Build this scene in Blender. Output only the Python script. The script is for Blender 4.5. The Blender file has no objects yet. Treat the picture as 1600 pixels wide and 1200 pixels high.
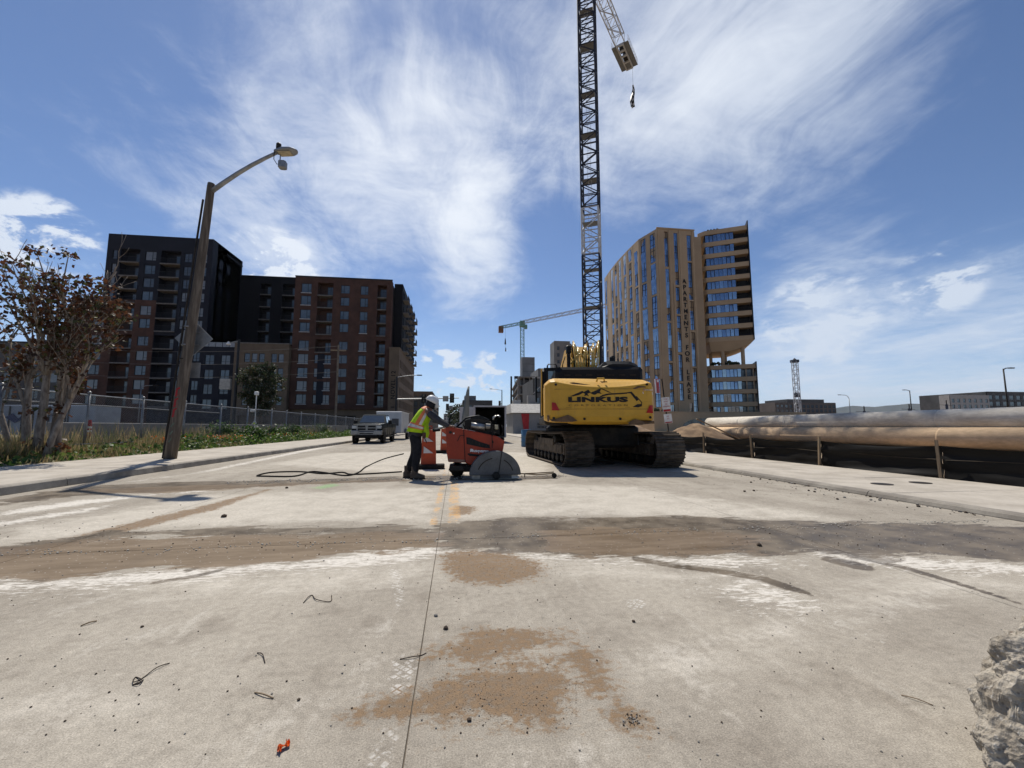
import bpy, math, random
import numpy as np
from mathutils import Vector, Matrix, noise as mnoise

random.seed(7); RNG = np.random.default_rng(7)
SC = bpy.context.scene
COL = SC.collection
PI = math.pi
R = math.radians

# ------------------------------------------------------------------ camera
F_PX, H_CAM = 650.0, 1.1
PITCH = math.atan(67/650); YAW = math.atan(88/math.hypot(650, 67))
cam = bpy.data.cameras.new('camera'); cam_o = bpy.data.objects.new('camera', cam); COL.objects.link(cam_o)
cam.sensor_width = 36; cam.lens = 36*F_PX/1600; cam.clip_start = 0.05; cam.clip_end = 40000
cam_o.location = (0, 0, H_CAM); cam_o.rotation_euler = (PI/2+PITCH, 0, -YAW)
SC.camera = cam_o

# ------------------------------------------------------------------ light
SUN_EL, SUN_AZ = R(57.0), R(-13.0)          # azimuth measured clockwise from +Y
SUN_DIR = Vector((math.sin(SUN_AZ)*math.cos(SUN_EL), math.cos(SUN_AZ)*math.cos(SUN_EL), math.sin(SUN_EL)))
sl = bpy.data.lights.new('sun', 'SUN'); so = bpy.data.objects.new('sun', sl); COL.objects.link(so)
sl.energy = 3.6; sl.angle = R(0.53); sl.color = (1.0, 0.94, 0.84)
so.rotation_euler = SUN_DIR.to_track_quat('Z', 'Y').to_euler(); so.location = (0, 0, 80)
SC.view_settings.view_transform = 'Standard'; SC.view_settings.look = 'None'
SC.view_settings.exposure = 0.46; SC.view_settings.gamma = 1.0; SC.view_settings.use_curve_mapping = False

_f = Vector((math.sin(YAW)*math.cos(PITCH), math.cos(YAW)*math.cos(PITCH), math.sin(PITCH)))
_r = Vector((math.cos(YAW), -math.sin(YAW), 0)); _u = _r.cross(_f)
def ray(px, py): return F_PX*_f+(px-800)*_r+(600-py)*_u
def gz(px, py, z=0.0):                       # where a line of sight meets the level z
    d = ray(px, py); return Vector((0, 0, H_CAM))+d*((z-H_CAM)/d.z)
def gY(px, py, Y):                           # ... and the upright plane at distance Y
    d = ray(px, py); return Vector((0, 0, H_CAM))+d*(Y/d.y)

# ------------------------------------------------------------------ world: sky with thin cloud
W = bpy.data.worlds.new('World'); SC.world = W; W.use_nodes = True
nt = W.node_tree; nt.nodes.clear()
class NB:                                     # small node-building helper
    def __init__(s, nt): s.nt = nt
    def n(s, t, **k):
        o = s.nt.nodes.new(t)
        for a, b in k.items():
            if a == 'inp':
                for i, v in b.items():
                    if isinstance(v, bpy.types.NodeSocket): s.nt.links.new(v, o.inputs[i])
                    else: o.inputs[i].default_value = v
            else: setattr(o, a, b)
        return o
    def m(s, op, a, b=0.0, c=0.0, clamp=False):
        o = s.n('ShaderNodeMath', operation=op, use_clamp=clamp, inp={0: a, 1: b, 2: c}); return o.outputs[0]
    def v(s, op, a, b=(0, 0, 0), scale=None):
        d = {0: a, 1: b}
        o = s.n('ShaderNodeVectorMath', operation=op, inp=d)
        if scale is not None:
            if isinstance(scale, bpy.types.NodeSocket): s.nt.links.new(scale, o.inputs['Scale'])
            else: o.inputs['Scale'].default_value = scale
        return o.outputs['Value'] if op in ('DOT_PRODUCT', 'LENGTH') else o.outputs[0]
    def noise(s, vec, scale, detail=6, rough=.55, dist=0.0):
        o = s.n('ShaderNodeTexNoise', inp={'Vector': vec, 'Scale': scale, 'Detail': detail, 'Roughness': rough, 'Distortion': dist}); return o.outputs[0]
    def ss(s, x, a, b):                       # smoothstep a..b
        o = s.n('ShaderNodeMapRange', interpolation_type='SMOOTHSTEP', inp={0: x, 1: a, 2: b, 3: 0.0, 4: 1.0}); return o.outputs[0]
    def mix(s, fac, a, b, blend='MIX'):
        o = s.n('ShaderNodeMix', data_type='RGBA', blend_type=blend, inp={0: fac, 6: a, 7: b}); return o.outputs[2]
    def map(s, vec, loc=(0, 0, 0), rot=(0, 0, 0), sc=(1, 1, 1)):
        return s.n('ShaderNodeMapping', inp={0: vec, 1: loc, 2: rot, 3: sc}).outputs[0]
b = NB(nt)
sky = b.n('ShaderNodeTexSky', sky_type='NISHITA', sun_disc=False)
sky.sun_elevation = SUN_EL; sky.sun_rotation = SUN_AZ; sky.altitude = 1600; sky.air_density = 1.0; sky.dust_density = 0.6; sky.ozone_density = 3.2
tc = b.n('ShaderNodeTexCoord').outputs['Generated']
dirn = b.v('NORMALIZE', tc)
sep = b.n('ShaderNodeSeparateXYZ', inp={0: dirn})
zz = b.m('ADD', b.m('MAXIMUM', sep.outputs[2], 0.0), 0.10)
pc = b.n('ShaderNodeCombineXYZ', inp={0: b.m('DIVIDE', sep.outputs[0], zz), 1: b.m('DIVIDE', sep.outputs[1], zz), 2: 0.3}).outputs[0]
warp = b.n('ShaderNodeTexNoise', inp={'Vector': pc, 'Scale': 0.9, 'Detail': 3})
pw = b.v('ADD', pc, b.v('SCALE', b.v('SUBTRACT', warp.outputs[1], (.5, .5, .5)), scale=0.7))
n_big = b.noise(b.map(pw, loc=(3.1, 1.7, 0), rot=(0, 0, R(28)), sc=(1.0, .75, 1)), 0.85, 8, .6)
n_fib = b.noise(b.map(pw, loc=(0.4, 5.2, 0), rot=(0, 0, R(38)), sc=(2.2, .9, 1)), 1.5, 10, .68, .5)
n_puf = b.noise(b.map(pw, loc=(8.2, 0.6, 0)), 2.1, 9, .6)
def lobe(px, py, wid):                        # soft patch of sky round one direction
    d = ray(px, py).normalized()
    return b.ss(b.v('DOT_PRODUCT', dirn, tuple(d)), math.cos(R(wid)), 1.0)
cov = 0.0
for px, py, wid, amt in ((700, 100, 34, .23), (680, 220, 12, .16), (740, 330, 9, .10), (1080, 60, 26, .22), (560, 120, 14, .06), (1330, 60, 22, .13), (1250, 190, 18, .05),
                        (480, 340, 15, .17), (300, 250, 10, .06), (120, 290, 14, .11), (740, 420, 9, .10), (1420, 560, 20, .20), (1560, 600, 16, .16), (1200, 600, 12, .16), (1290, 500, 5, .10), (1150, 420, 12, .05), (1300, 425, 7, .08), (720, 420, 12, .05), (440, 420, 8, .12), (350, 350, 6, .06)):
    cov = b.m('ADD', cov, b.m('MULTIPLY', lobe(px, py, wid), amt))
n_p2 = b.noise(b.map(dirn, loc=(.3, 2.2, 0), sc=(1, 1, 1.9)), 13.0, 8, .62, .3)
for px, py, wid, amt in ((66, 370, 4.6, 1.0), (1462, 437, 4.0, .75), (425, 424, 5.5, 1.0), (785, 590, 5.5, 1.05), (690, 580, 5, .9), (1275, 500, 6, .75), (740, 625, 4, .9)):
    cov = b.m('ADD', cov, b.m('MULTIPLY', b.m('MULTIPLY', lobe(px, py, wid), b.ss(n_p2, .46, .70)), amt))
dens = b.m('ADD', b.m('ADD', b.m('MULTIPLY', n_big, .62), b.m('MULTIPLY', n_fib, .46)), b.m('MULTIPLY', n_puf, .12))
n_mac = b.noise(b.map(pw, loc=(1.2, 7.7, 0), rot=(0, 0, R(-30)), sc=(1.0, 1.6, 1)), 6.5, 6, .62)
dens = b.m('ADD', b.m('ADD', b.m('SUBTRACT', dens, .835), b.m('MULTIPLY', n_mac, .20)), cov)
cm = b.m('MULTIPLY', b.ss(dens, -0.03, .42), .90)
cm = b.m('MULTIPLY', cm, b.ss(sep.outputs[2], -0.02, 0.05))
horiz = b.ss(sep.outputs[2], 0.34, 0.0)
skyt = b.mix(1.0, sky.outputs[0], (.66, .735, .83, 1), 'MULTIPLY')
skyc = b.mix(b.m('MULTIPLY', horiz, .30), skyt, (5.4, 6.8, 8.3, 1))
sunw = b.ss(b.v('DOT_PRODUCT', dirn, tuple(SUN_DIR)), .55, 1.0)
cloudc = b.mix(sunw, (5.4, 6.0, 6.9, 1), (7.6, 7.9, 8.3, 1))
outc = b.mix(cm, skyc, cloudc)
bg = b.n('ShaderNodeBackground', inp={0: outc, 1: 0.094})
b.n('ShaderNodeOutputWorld', inp={0: bg.outputs[0]})

# ------------------------------------------------------------------ mesh helpers
class MB:
    def __init__(s): s.v = []; s.f = []; s.mi = []; s.cur = 0; s.sm = []; s.smooth = False
    def face(s, idx): s.f.append(tuple(idx)); s.mi.append(s.cur); s.sm.append(s.smooth)
    def add(s, pts, faces):
        o = len(s.v); s.v.extend([tuple(p) for p in pts])
        for f in faces: s.face([o+i for i in f])
    def quad(s, a, b_, c, d): s.add([a, b_, c, d], [(0, 1, 2, 3)])
    def box(s, x0, x1, y0, y1, z0, z1, M=None):
        p = [(x, y, z) for z in (z0, z1) for y in (y0, y1) for x in (x0, x1)]
        if M is not None: p = [M @ Vector(q) for q in p]
        s.add(p, [(0, 2, 3, 1), (4, 5, 7, 6), (0, 1, 5, 4), (2, 6, 7, 3), (0, 4, 6, 2), (1, 3, 7, 5)]); return s
    def cbox(s, x0, x1, y0, y1, z0, z1, c):     # box with chamfered upright and horizontal edges
        rings = []
        for z, k in ((z0, c), (z0+c, 0), (z1-c, 0), (z1, c)):
            e = c
            rings.append([(x0+k+e, y0+k, z), (x1-k-e, y0+k, z), (x1-k, y0+k+e, z), (x1-k, y1-k-e, z), (x1-k-e, y1-k, z), (x0+k+e, y1-k, z), (x0+k, y1-k-e, z), (x0+k, y0+k+e, z)])
        return s.loft(rings)
    def loft(s, rings, cap=True, closed=True):
        o = len(s.v); n = len(rings[0])
        for r_ in rings: s.v.extend([tuple(p) for p in r_])
        m = n if closed else n-1
        for i in range(len(rings)-1):
            for j in range(m):
                a = o+i*n+j; b_ = o+i*n+(j+1) % n
                s.face((a, b_, b_+n, a+n))
        if cap:
            sm = s.smooth; s.smooth = False
            s.face([o+j for j in range(n)][::-1]); s.face([o+(len(rings)-1)*n+j for j in range(n)])
            s.smooth = sm
        return s
    def bar(s, a, b_, w, n=4, w2=None, cap=True):  # straight rod between two points
        a = Vector(a); b_ = Vector(b_); d = b_-a
        if d.length < 1e-6: return s
        q = d.to_track_quat('Z', 'Y'); w2 = w if w2 is None else w2
        ph = PI/4 if n == 4 else 0
        rs = []
        for p, r_ in ((a, w), (b_, w2)):
            rs.append([p+q @ Vector((r_*math.cos(ph+2*PI*k/n), r_*math.sin(ph+2*PI*k/n), 0)) for k in range(n)])
        return s.loft(rs, cap)
    def tube(s, pts, r_, n=8, cap=True):
        pts = [Vector(p) for p in pts]; rs = []
        rad = r_ if isinstance(r_, (list, tuple)) else [r_]*len(pts)
        for i, p in enumerate(pts):
            t = (pts[min(i+1, len(pts)-1)]-pts[max(i-1, 0)]).normalized()
            if i == 0: ref = Vector((0, 0, 1)) if abs(t.z) < .9 else Vector((1, 0, 0))
            x = t.cross(ref)
            if x.length < 1e-4: x = t.orthogonal()
            x.normalize(); y = t.cross(x); ref = -y if False else ref
            rs.append([p+x*rad[i]*math.cos(2*PI*k/n)+y*rad[i]*math.sin(2*PI*k/n) for k in range(n)])
        return s.loft(rs, cap)
    def prism(s, poly, a0, a1, axes='xz'):      # outline extruded along the third axis
        def P(u, v, w): return {'xz': (u, w, v), 'yz': (w, u, v), 'xy': (u, v, w)}[axes]
        return s.loft([[P(u, v, a0) for u, v in poly], [P(u, v, a1) for u, v in poly]])
    def disc(s, c, axis, r_, t, n=20, r_in=0):
        c = Vector(c); ax = Vector(axis).normalized(); return s.bar(c-ax*t/2, c+ax*t/2, r_, n)
    def lathe(s, prof, n=20, c=(0, 0, 0), axis='z'):
        rs = []
        for r_, h in prof:
            ring = []
            for k in range(n):
                a = 2*PI*k/n; u, v = r_*math.cos(a), r_*math.sin(a)
                ring.append((c[0]+u, c[1]+v, c[2]+h) if axis == 'z' else (c[0]+h, c[1]+u, c[2]+v) if axis == 'x' else (c[0]+v, c[1]+h, c[2]+u))
            rs.append(ring)
        return s.loft(rs)
    def mesh(s, name, mats):
        me = bpy.data.meshes.new(name); me.from_pydata(s.v, [], s.f); me.validate(verbose=False)
        for m_ in (mats if isinstance(mats, (list, tuple)) else [mats]): me.materials.append(m_)
        if len(me.polygons) == len(s.mi):
            me.polygons.foreach_set('material_index', s.mi); me.polygons.foreach_set('use_smooth', s.sm)
        me.update(); return me
    def build(s, name, mats, parent=None, off=None, loc=None):
        if off is not None: s.v = [(x-off[0], y-off[1], z-off[2]) for x, y, z in s.v]
        return link(name, s.mesh(name, mats), parent, loc)
def link(name, me, parent=None, loc=None, rot=None):
    o = bpy.data.objects.new(name, me); COL.objects.link(o)
    if parent is not None: o.parent = parent
    if loc is not None: o.location = loc
    if rot is not None: o.rotation_euler = rot
    return o
def tag(o, label=None, cat=None, group=None, kind=None):
    if label: o['label'] = label
    if cat: o['category'] = cat
    if group: o['group'] = group
    if kind: o['kind'] = kind
    return o
def thing(name, label, cat, loc=(0, 0, 0), rz=0.0, group=None):
    o = bpy.data.objects.new(name, None); COL.objects.link(o); o.location = loc; o.rotation_euler = (0, 0, rz); o.empty_display_size = .2
    return tag(o, label, cat, group)
def copy_tree(o, parent=None):
    c = o.copy(); COL.objects.link(c)
    if parent is not None: c.parent = parent
    for ch in list(o.children): copy_tree(ch, c)
    return c
def text_mesh(body, size, mat, extrude=.004, align='CENTER', spacing=1.0, sx=1.0, bold=0.0):
    cu = bpy.data.curves.new('lettering', 'FONT'); cu.body = body; cu.size = size; cu.extrude = extrude; cu.align_x = align; cu.align_y = 'CENTER'
    cu.space_character = spacing; cu.offset = bold; cu.resolution_u = 3
    o = bpy.data.objects.new('lettering', cu); COL.objects.link(o)
    dg = bpy.context.evaluated_depsgraph_get(); dg.update()
    me = bpy.data.meshes.new_from_object(o.evaluated_get(dg)); bpy.data.objects.remove(o); bpy.data.curves.remove(cu)
    me.materials.clear(); me.materials.append(mat)
    if sx != 1.0: me.transform(Matrix.Diagonal((sx, 1, 1, 1)))
    return me

# ------------------------------------------------------------------ materials
def pmat(name, col, rough=.6, metal=0.0, col2=None, scale=3.0, detail=6, lo=.35, hi=.65, bump=0.0, bscale=60.0, spec=.3, stretch=(1, 1, 1), fine=.10, coat=0.0, alpha=1.0, rvar=.0):
    m = bpy.data.materials.new(name); m.use_nodes = True; t = m.node_tree; t.nodes.clear(); q = NB(t)
    co = q.n('ShaderNodeTexCoord').outputs['Object']; co = q.map(co, sc=stretch)
    c2 = col2 or tuple(c*.72 for c in col)
    n1 = q.noise(co, scale, detail, .6); f = q.ss(n1, lo, hi)
    c = q.mix(f, (*col, 1), (*c2, 1))
    n2 = q.noise(co, scale*11, 4, .65)
    c = q.mix(1.0, c, q.n('ShaderNodeMapRange', inp={0: n2, 1: .25, 2: .75, 3: 1-fine, 4: 1+fine}).outputs[0], 'MULTIPLY')
    bs = q.n('ShaderNodeBsdfPrincipled', inp={'Base Color': c, 'Metallic': metal, 'Specular IOR Level': spec, 'Coat Weight': coat, 'Coat Roughness': .08})
    if rvar: t.links.new(q.n('ShaderNodeMapRange', inp={0: n1, 1: .3, 2: .7, 3: rough-rvar, 4: rough+rvar}).outputs[0], bs.inputs['Roughness'])
    else: bs.inputs['Roughness'].default_value = rough
    if bump:
        bn = q.n('ShaderNodeBump', inp={'Strength': bump, 'Distance': .01, 'Height': q.noise(co, bscale, 5, .6)}); t.links.new(bn.outputs[0], bs.inputs['Normal'])
    q.n('ShaderNodeOutputMaterial', inp={0: bs.outputs[0]}); return m
M = {}
M['concrete_kerb'] = pmat('concrete_kerb', (.31, .28, .235), .85, col2=(.20, .178, .15), scale=2.2, bump=.5, bscale=90)
M['walk'] = pmat('sidewalk_concrete', (.46, .415, .35), .9, col2=(.36, .32, .265), scale=1.4, bump=.4, bscale=120)
M['dirt'] = pmat('bare_dirt', (.24, .17, .105), .95, col2=(.33, .25, .17), scale=.6, bump=.8, bscale=20)
M['sand'] = pmat('sandy_soil', (.36, .25, .15), .95, col2=(.22, .15, .09), scale=2.0, bump=1, bscale=14)
M['yellow'] = pmat('excavator_yellow_paint', (.62, .34, .03), .42, col2=(.52, .275, .02), scale=1.6, bump=.06, bscale=30, fine=.08)
def weathered(name, col, dirt, rough=.45):
    m = bpy.data.materials.new(name); m.use_nodes = True; t = m.node_tree; t.nodes.clear(); q = NB(t); co = q.n('ShaderNodeTexCoord').outputs['Object']
    n1 = q.noise(co, 1.3, 7, .65); n2 = q.noise(q.map(co, sc=(1, 1, 7)), 2.2, 7, .7); n3 = q.noise(q.map(co, sc=(7, 7, .6)), 2.0, 6, .7); n4 = q.noise(co, 45, 4, .7)
    c = q.mix(q.ss(n1, .35, .7), (*col, 1), (*[k*.82 for k in col], 1))
    c = q.mix(q.m('MULTIPLY', q.ss(n2, .60, .70), .55), c, (*[k*.55 for k in col], 1))
    c = q.mix(q.m('MULTIPLY', q.ss(n3, .56, .70), .35), c, (*dirt, 1))
    c = q.mix(q.m('MULTIPLY', q.ss(n4, .60, .70), .30), c, (*dirt, 1))
    bs = q.n('ShaderNodeBsdfPrincipled', inp={'Base Color': c, 'Roughness': q.m('ADD', rough-.1, q.m('MULTIPLY', n1, .3)), 'Specular IOR Level': .4}); q.n('ShaderNodeOutputMaterial', inp={0: bs.outputs[0]}); return m
M['yellow'] = weathered('excavator_yellow_paint', (.64, .345, .03), (.24, .15, .06))
M['yellow2'] = pmat('pipe_yellow_paint', (.72, .52, .18), .28, col2=(.55, .36, .07), scale=4, spec=.6)
M['black'] = pmat('black_plastic', (.007, .007, .008), .5, col2=(.012, .012, .012), scale=3, spec=.2)
M['blackgloss'] = pmat('black_gloss', (.006, .006, .007), .5, col2=(.010, .010, .011), scale=2, spec=.18)
M['rubber'] = pmat('black_rubber', (.012, .011, .0105), .85, col2=(.028, .025, .021), scale=6, spec=.1)
M['steel_mud'] = pmat('muddy_track_steel', (.060, .046, .036), .7, .15, col2=(.125, .098, .072), scale=5, bump=.4, bscale=30, fine=.25, spec=.15)
M['steel_dark'] = pmat('dark_steel', (.022, .020, .018), .6, .2, col2=(.045, .037, .030), scale=4, fine=.2, spec=.15)
M['steel'] = pmat('bare_steel', (.36, .35, .33), .38, .85, col2=(.22, .21, .2), scale=6)
M['galv'] = pmat('galvanised_steel', (.30, .305, .31), .5, .7, col2=(.21, .215, .22), scale=7)
M['red'] = pmat('red_reflector', (.42, .012, .014), .3)
M['white'] = pmat('white_paint', (.75, .74, .71), .5, col2=(.62, .60, .57), scale=3)
M['glass'] = pmat('window_glass', (.055, .075, .095), .06, .0, col2=(.09, .115, .14), scale=.35, spec=.6, fine=.02, coat=.3)
M['glass_blind'] = pmat('window_glass_with_blind', (.075, .085, .10), .12, col2=(.045, .055, .068), scale=.5, spec=.6, fine=.03, coat=.25)
M['glass_tower'] = pmat('blue_window_glass', (.27, .335, .43), .05, .9, col2=(.10, .145, .215), scale=.18, spec=.8, fine=.02, detail=2)
M['glass_pale'] = pmat('window_with_pale_blind', (.17, .18, .19), .15, .0, col2=(.13, .14, .15), scale=.5, spec=.5, fine=.03, coat=.2)
M['car_glass'] = pmat('car_glass', (.02, .028, .03), .04, spec=1.0, coat=1.0)
# ------------------------------------------------------------------ ground, road slabs with slurry and dust
def sdf(P, poly):
    P = P.astype(np.float64); V = np.array([(p[0], p[1]) for p in poly]); n = len(V)
    d = np.full(len(P), 1e9); ins = np.zeros(len(P), bool)
    for i in range(n):
        a = V[i]; e = V[(i+1) % n]-a; w = P-a
        t = np.clip((w@e)/max(e@e, 1e-12), 0, 1); q = w-t[:, None]*e
        d = np.minimum(d, (q*q).sum(1))
        c = V[(i+1) % n]
        cond = (a[1] > P[:, 1]) != (c[1] > P[:, 1])
        xi = (c[0]-a[0])*(P[:, 1]-a[1])/((c[1]-a[1]) if abs(c[1]-a[1]) > 1e-12 else 1e-12)+a[0]
        ins ^= cond & (P[:, 0] < xi)
    d = np.sqrt(d); return np.where(ins, d, -d)
def GP(pts): return [gz(x, y) for x, y in pts]
STAIN_GLARE = {
 'mud': [GP([(-300, 850), (0, 853), (60, 850), (130, 842), (240, 840), (350, 838), (480, 836), (600, 828), (690, 833), (705, 850), (640, 857), (600, 863), (540, 868), (475, 875), (360, 884), (225, 891), (130, 904), (50, 906), (0, 900), (-300, 905)]),
         GP([(845, 828), (1000, 824), (1120, 829), (1180, 838), (1195, 862), (1100, 866), (1075, 871), (1020, 866), (975, 872), (915, 870), (870, 864), (848, 850)]),
         GP([(120, 766), (300, 758), (470, 755), (620, 748), (640, 751), (470, 758), (340, 766), (210, 772)])],
 'wet': [GP([(-300, 870), (0, 852), (90, 842), (170, 829), (240, 832), (350, 824), (450, 822), (525, 825), (600, 820), (690, 829), (700, 838), (560, 838), (350, 836), (190, 838), (80, 856), (0, 870)]),
         GP([(685, 818), (800, 808), (925, 808), (1000, 809), (1045, 805), (1200, 813), (1300, 816), (1440, 817), (1600, 822), (1900, 830), (1900, 905), (1600, 880), (1450, 868), (1365, 865), (1400, 880), (1335, 874), (1275, 861), (1200, 868), (1100, 867), (1080, 873), (1020, 867), (975, 873), (915, 871), (875, 868), (800, 863), (700, 860), (672, 846)]),
         GP([(0, 782), (60, 770), (160, 758), (280, 753), (410, 751), (625, 744), (640, 752), (475, 757), (340, 765), (200, 770), (110, 776), (0, 790)]),
         GP([(640, 743), (810, 744), (880, 742), (870, 747), (800, 751), (640, 751)])],
 'white': [GP([(-200, 915), (0, 905), (60, 908), (140, 904), (230, 893), (300, 890), (360, 885), (475, 877), (560, 865), (600, 858), (690, 857), (690, 864), (600, 880), (560, 884), (430, 892), (330, 903), (240, 910), (100, 918), (0, 922), (-200, 935)]),
           GP([(690, 858), (800, 864), (930, 872), (1000, 876), (990, 880), (860, 872), (690, 864)]),
           GP([(980, 866), (1060, 874), (1170, 872), (1240, 876), (1130, 884), (1060, 882), (1000, 874)]), GP([(1100, 862), (1150, 859), (1168, 866), (1120, 868)]),
           GP([(1270, 862), (1330, 866), (1600, 884), (1900, 895), (1900, 915), (1600, 896), (1500, 892), (1400, 886), (1320, 878)]),
           GP([(1130, 917), (1160, 914), (1166, 926), (1140, 928)]), GP([(1165, 933), (1190, 931), (1203, 944), (1175, 946)]), GP([(1180, 921), (1212, 920), (1220, 931), (1195, 932)]), GP([(1145, 905), (1180, 903), (1186, 911), (1150, 913)]), GP([(1222, 940), (1245, 938), (1262, 952), (1240, 954)]),
           GP([(200, 848), (330, 843), (310, 848), (205, 853)]), GP([(90, 850), (180, 842), (150, 850), (80, 857)]), GP([(860, 811), (905, 809), (900, 813), (862, 814)]), GP([(640, 835), (690, 832), (690, 834), (645, 839)]),
           GP([(-50, 826), (0, 816), (120, 797), (168, 790), (150, 797), (0, 822)]),
           GP([(210, 752), (300, 740), (480, 702), (545, 693), (480, 705), (330, 736)]),
           GP([(300, 766), (370, 762), (330, 767), (280, 771)]), GP([(0, 800), (120, 782), (250, 772), (120, 790), (0, 806)])],
 'scuff': [GP([(400, 1140), (440, 1120), (460, 1126), (390, 1150), (330, 1190), (320, 1185)]), GP([(20, 1140), (60, 1112), (40, 1150), (0, 1175), (0, 1165)]),
           GP([(960, 1152), (1040, 1139), (1040, 1143), (985, 1156)]), GP([(1060, 1030), (1150, 1020), (1120, 1030), (1050, 1040)]), GP([(870, 1190), (960, 1170), (950, 1176), (880, 1196)]),
           GP([(0, 975), (45, 966), (0, 982)]), GP([(540, 1050), (600, 1030), (640, 1022), (600, 1036), (545, 1056)]), GP([(557, 1033), (566, 1028), (562, 1040), (555, 1041)]), GP([(100, 1090), (120, 1065), (104, 1110)]), GP([(1060, 1048), (1075, 1046), (1115, 1110), (1150, 1130), (1135, 1128), (1095, 1098)]), GP([(800, 1182), (860, 1178), (960, 1170), (960, 1176), (850, 1190)]), GP([(60, 960), (120, 940), (180, 930), (100, 955)]), GP([(150, 1010), (230, 985), (330, 960), (240, 995)]), GP([(1300, 980), (1420, 930), (1520, 900), (1430, 945)]),
            GP([(1120, 1000), (1200, 975), (1260, 965), (1180, 1000)]), GP([(960, 1030), (1050, 1010), (1130, 1000), (1040, 1030)]), GP([(290, 1000), (300, 980), (305, 1000), (296, 1020)]), GP([(560, 985), (600, 975), (600, 982), (565, 992)]), GP([(455, 1100), (560, 1075), (600, 1070), (520, 1095)])],
 'run': [GP([(985, 868), (1060, 881), (1130, 890), (1200, 902), (1240, 916), (1275, 930), (1268, 931), (1225, 921), (1190, 908), (1120, 896), (1050, 887), (990, 876)]),
         GP([(1290, 868), (1340, 878), (1370, 888), (1362, 893), (1330, 888), (1280, 874)]), GP([(1330, 866), (1420, 886), (1500, 910), (1590, 940), (1600, 946), (1490, 912), (1400, 886), (1320, 870)]),
         GP([(235, 910), (262, 905), (300, 899), (345, 889), (360, 884), (352, 891), (300, 904), (262, 909), (233, 914)]), GP([(48, 910), (60, 902), (80, 900), (76, 909), (60, 912)]), GP([(285, 892), (310, 884), (318, 886), (290, 895)])],
 'pale': [GP([(700, 752), (1000, 760), (1100, 778), (1250, 800), (1330, 812), (1200, 812), (1000, 806), (850, 806), (700, 812)]), GP([(300, 775), (690, 760), (690, 815), (450, 818), (250, 826), (0, 850), (0, 830), (200, 795)]),  # dry pale concrete, with mid-distance sun glare painted into the tone
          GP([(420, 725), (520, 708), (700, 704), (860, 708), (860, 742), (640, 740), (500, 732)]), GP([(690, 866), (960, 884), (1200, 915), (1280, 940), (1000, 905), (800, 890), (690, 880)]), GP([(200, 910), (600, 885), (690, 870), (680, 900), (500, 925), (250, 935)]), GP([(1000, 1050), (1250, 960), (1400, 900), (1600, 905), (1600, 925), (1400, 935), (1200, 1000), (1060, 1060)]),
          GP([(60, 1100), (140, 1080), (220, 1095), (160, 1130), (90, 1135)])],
 'sand': [GP([(565, 1108), (600, 1092), (650, 1082), (700, 1066), (760, 1045), (820, 1035), (860, 1030), (885, 1050), (892, 1066), (880, 1105), (865, 1130), (800, 1120), (760, 1118), (735, 1128), (690, 1136), (650, 1122), (600, 1120)]),
          GP([(690, 868), (740, 858), (800, 866), (850, 888), (835, 905), (780, 912), (720, 905), (700, 890)]),
          GP([(690, 1015), (760, 985), (890, 985), (880, 1000), (780, 1020), (720, 1030)]),
          GP([(895, 1010), (925, 1020), (955, 1080), (965, 1100), (930, 1080), (900, 1045)]),
          GP([(965, 1113), (990, 1118), (1003, 1130), (985, 1140), (970, 1132)]),
          GP([(712, 790), (740, 792), (736, 802), (706, 804)]),
          GP([(0, 862), (60, 852), (300, 795), (420, 765), (330, 797), (120, 850), (0, 880)])],
 'paint': [[(-.075, 5.0), (.06, 5.0), (.06, 9.0), (-.075, 9.0)], [(-.265, 4.9), (-.20, 4.9), (-.20, 12), (-.265, 12)], [(-.05, 9.3), (.06, 9.3), (.06, 40), (-.05, 40)]],
 'tyre': [GP([(608, 890), (625, 888), (632, 940), (622, 960)]), GP([(618, 1028), (650, 1028), (634, 1085), (605, 1085)]), GP([(600, 1140), (622, 1138), (605, 1200), (575, 1200)]), GP([(975, 935), (1000, 932), (1012, 948), (985, 952)])],
 'green': [GP([(482, 762), (520, 755), (535, 758), (500, 765)])],
}
rm = bpy.data.materials.new('road_concrete'); rm.use_nodes = True; rm.node_tree.nodes.clear(); q = NB(rm.node_tree)
co = q.n('ShaderNodeNewGeometry').outputs['Position']
att = {k: q.n('ShaderNodeAttribute', attribute_name=k).outputs['Fac'] for k in STAIN_GLARE}
n_l = q.noise(q.map(co, sc=(1, .35, 1)), .8, 6, .6); n_m = q.noise(co, 3.2, 8, .62); n_f = q.noise(co, 24, 6, .68); n_g = q.noise(co, 170, 3, .7)
n_str = q.noise(q.map(co, rot=(0, 0, R(12)), sc=(3.2, .55, 1)), 3.0, 8, .68)
n_x = q.noise(q.map(co, rot=(0, 0, R(-20)), sc=(.5, 2.4, 1)), 3.0, 8, .7)
base = q.mix(q.ss(n_l, .33, .68), (.285, .253, .208, 1), (.385, .347, .288, 1))
base = q.mix(q.m('MULTIPLY', q.ss(n_m, .48, .70), .55), base, (.20, .172, .138, 1))
base = q.mix(q.m('MULTIPLY', q.ss(n_str, .56, .74), .45), base, (.46, .425, .365, 1))
base = q.mix(q.m('MULTIPLY', q.ss(n_x, .58, .74), .50), base, (.17, .145, .115, 1))
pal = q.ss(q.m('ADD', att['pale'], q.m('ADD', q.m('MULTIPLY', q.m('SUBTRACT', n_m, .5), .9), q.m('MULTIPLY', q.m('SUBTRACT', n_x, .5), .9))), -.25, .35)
base = q.mix(q.m('MULTIPLY', pal, q.m('ADD', .40, q.m('MULTIPLY', q.ss(n_m, .35, .65), .40))), base, (.55, .505, .43, 1))  # lightens the base colour for dry concrete and painted glare
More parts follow.
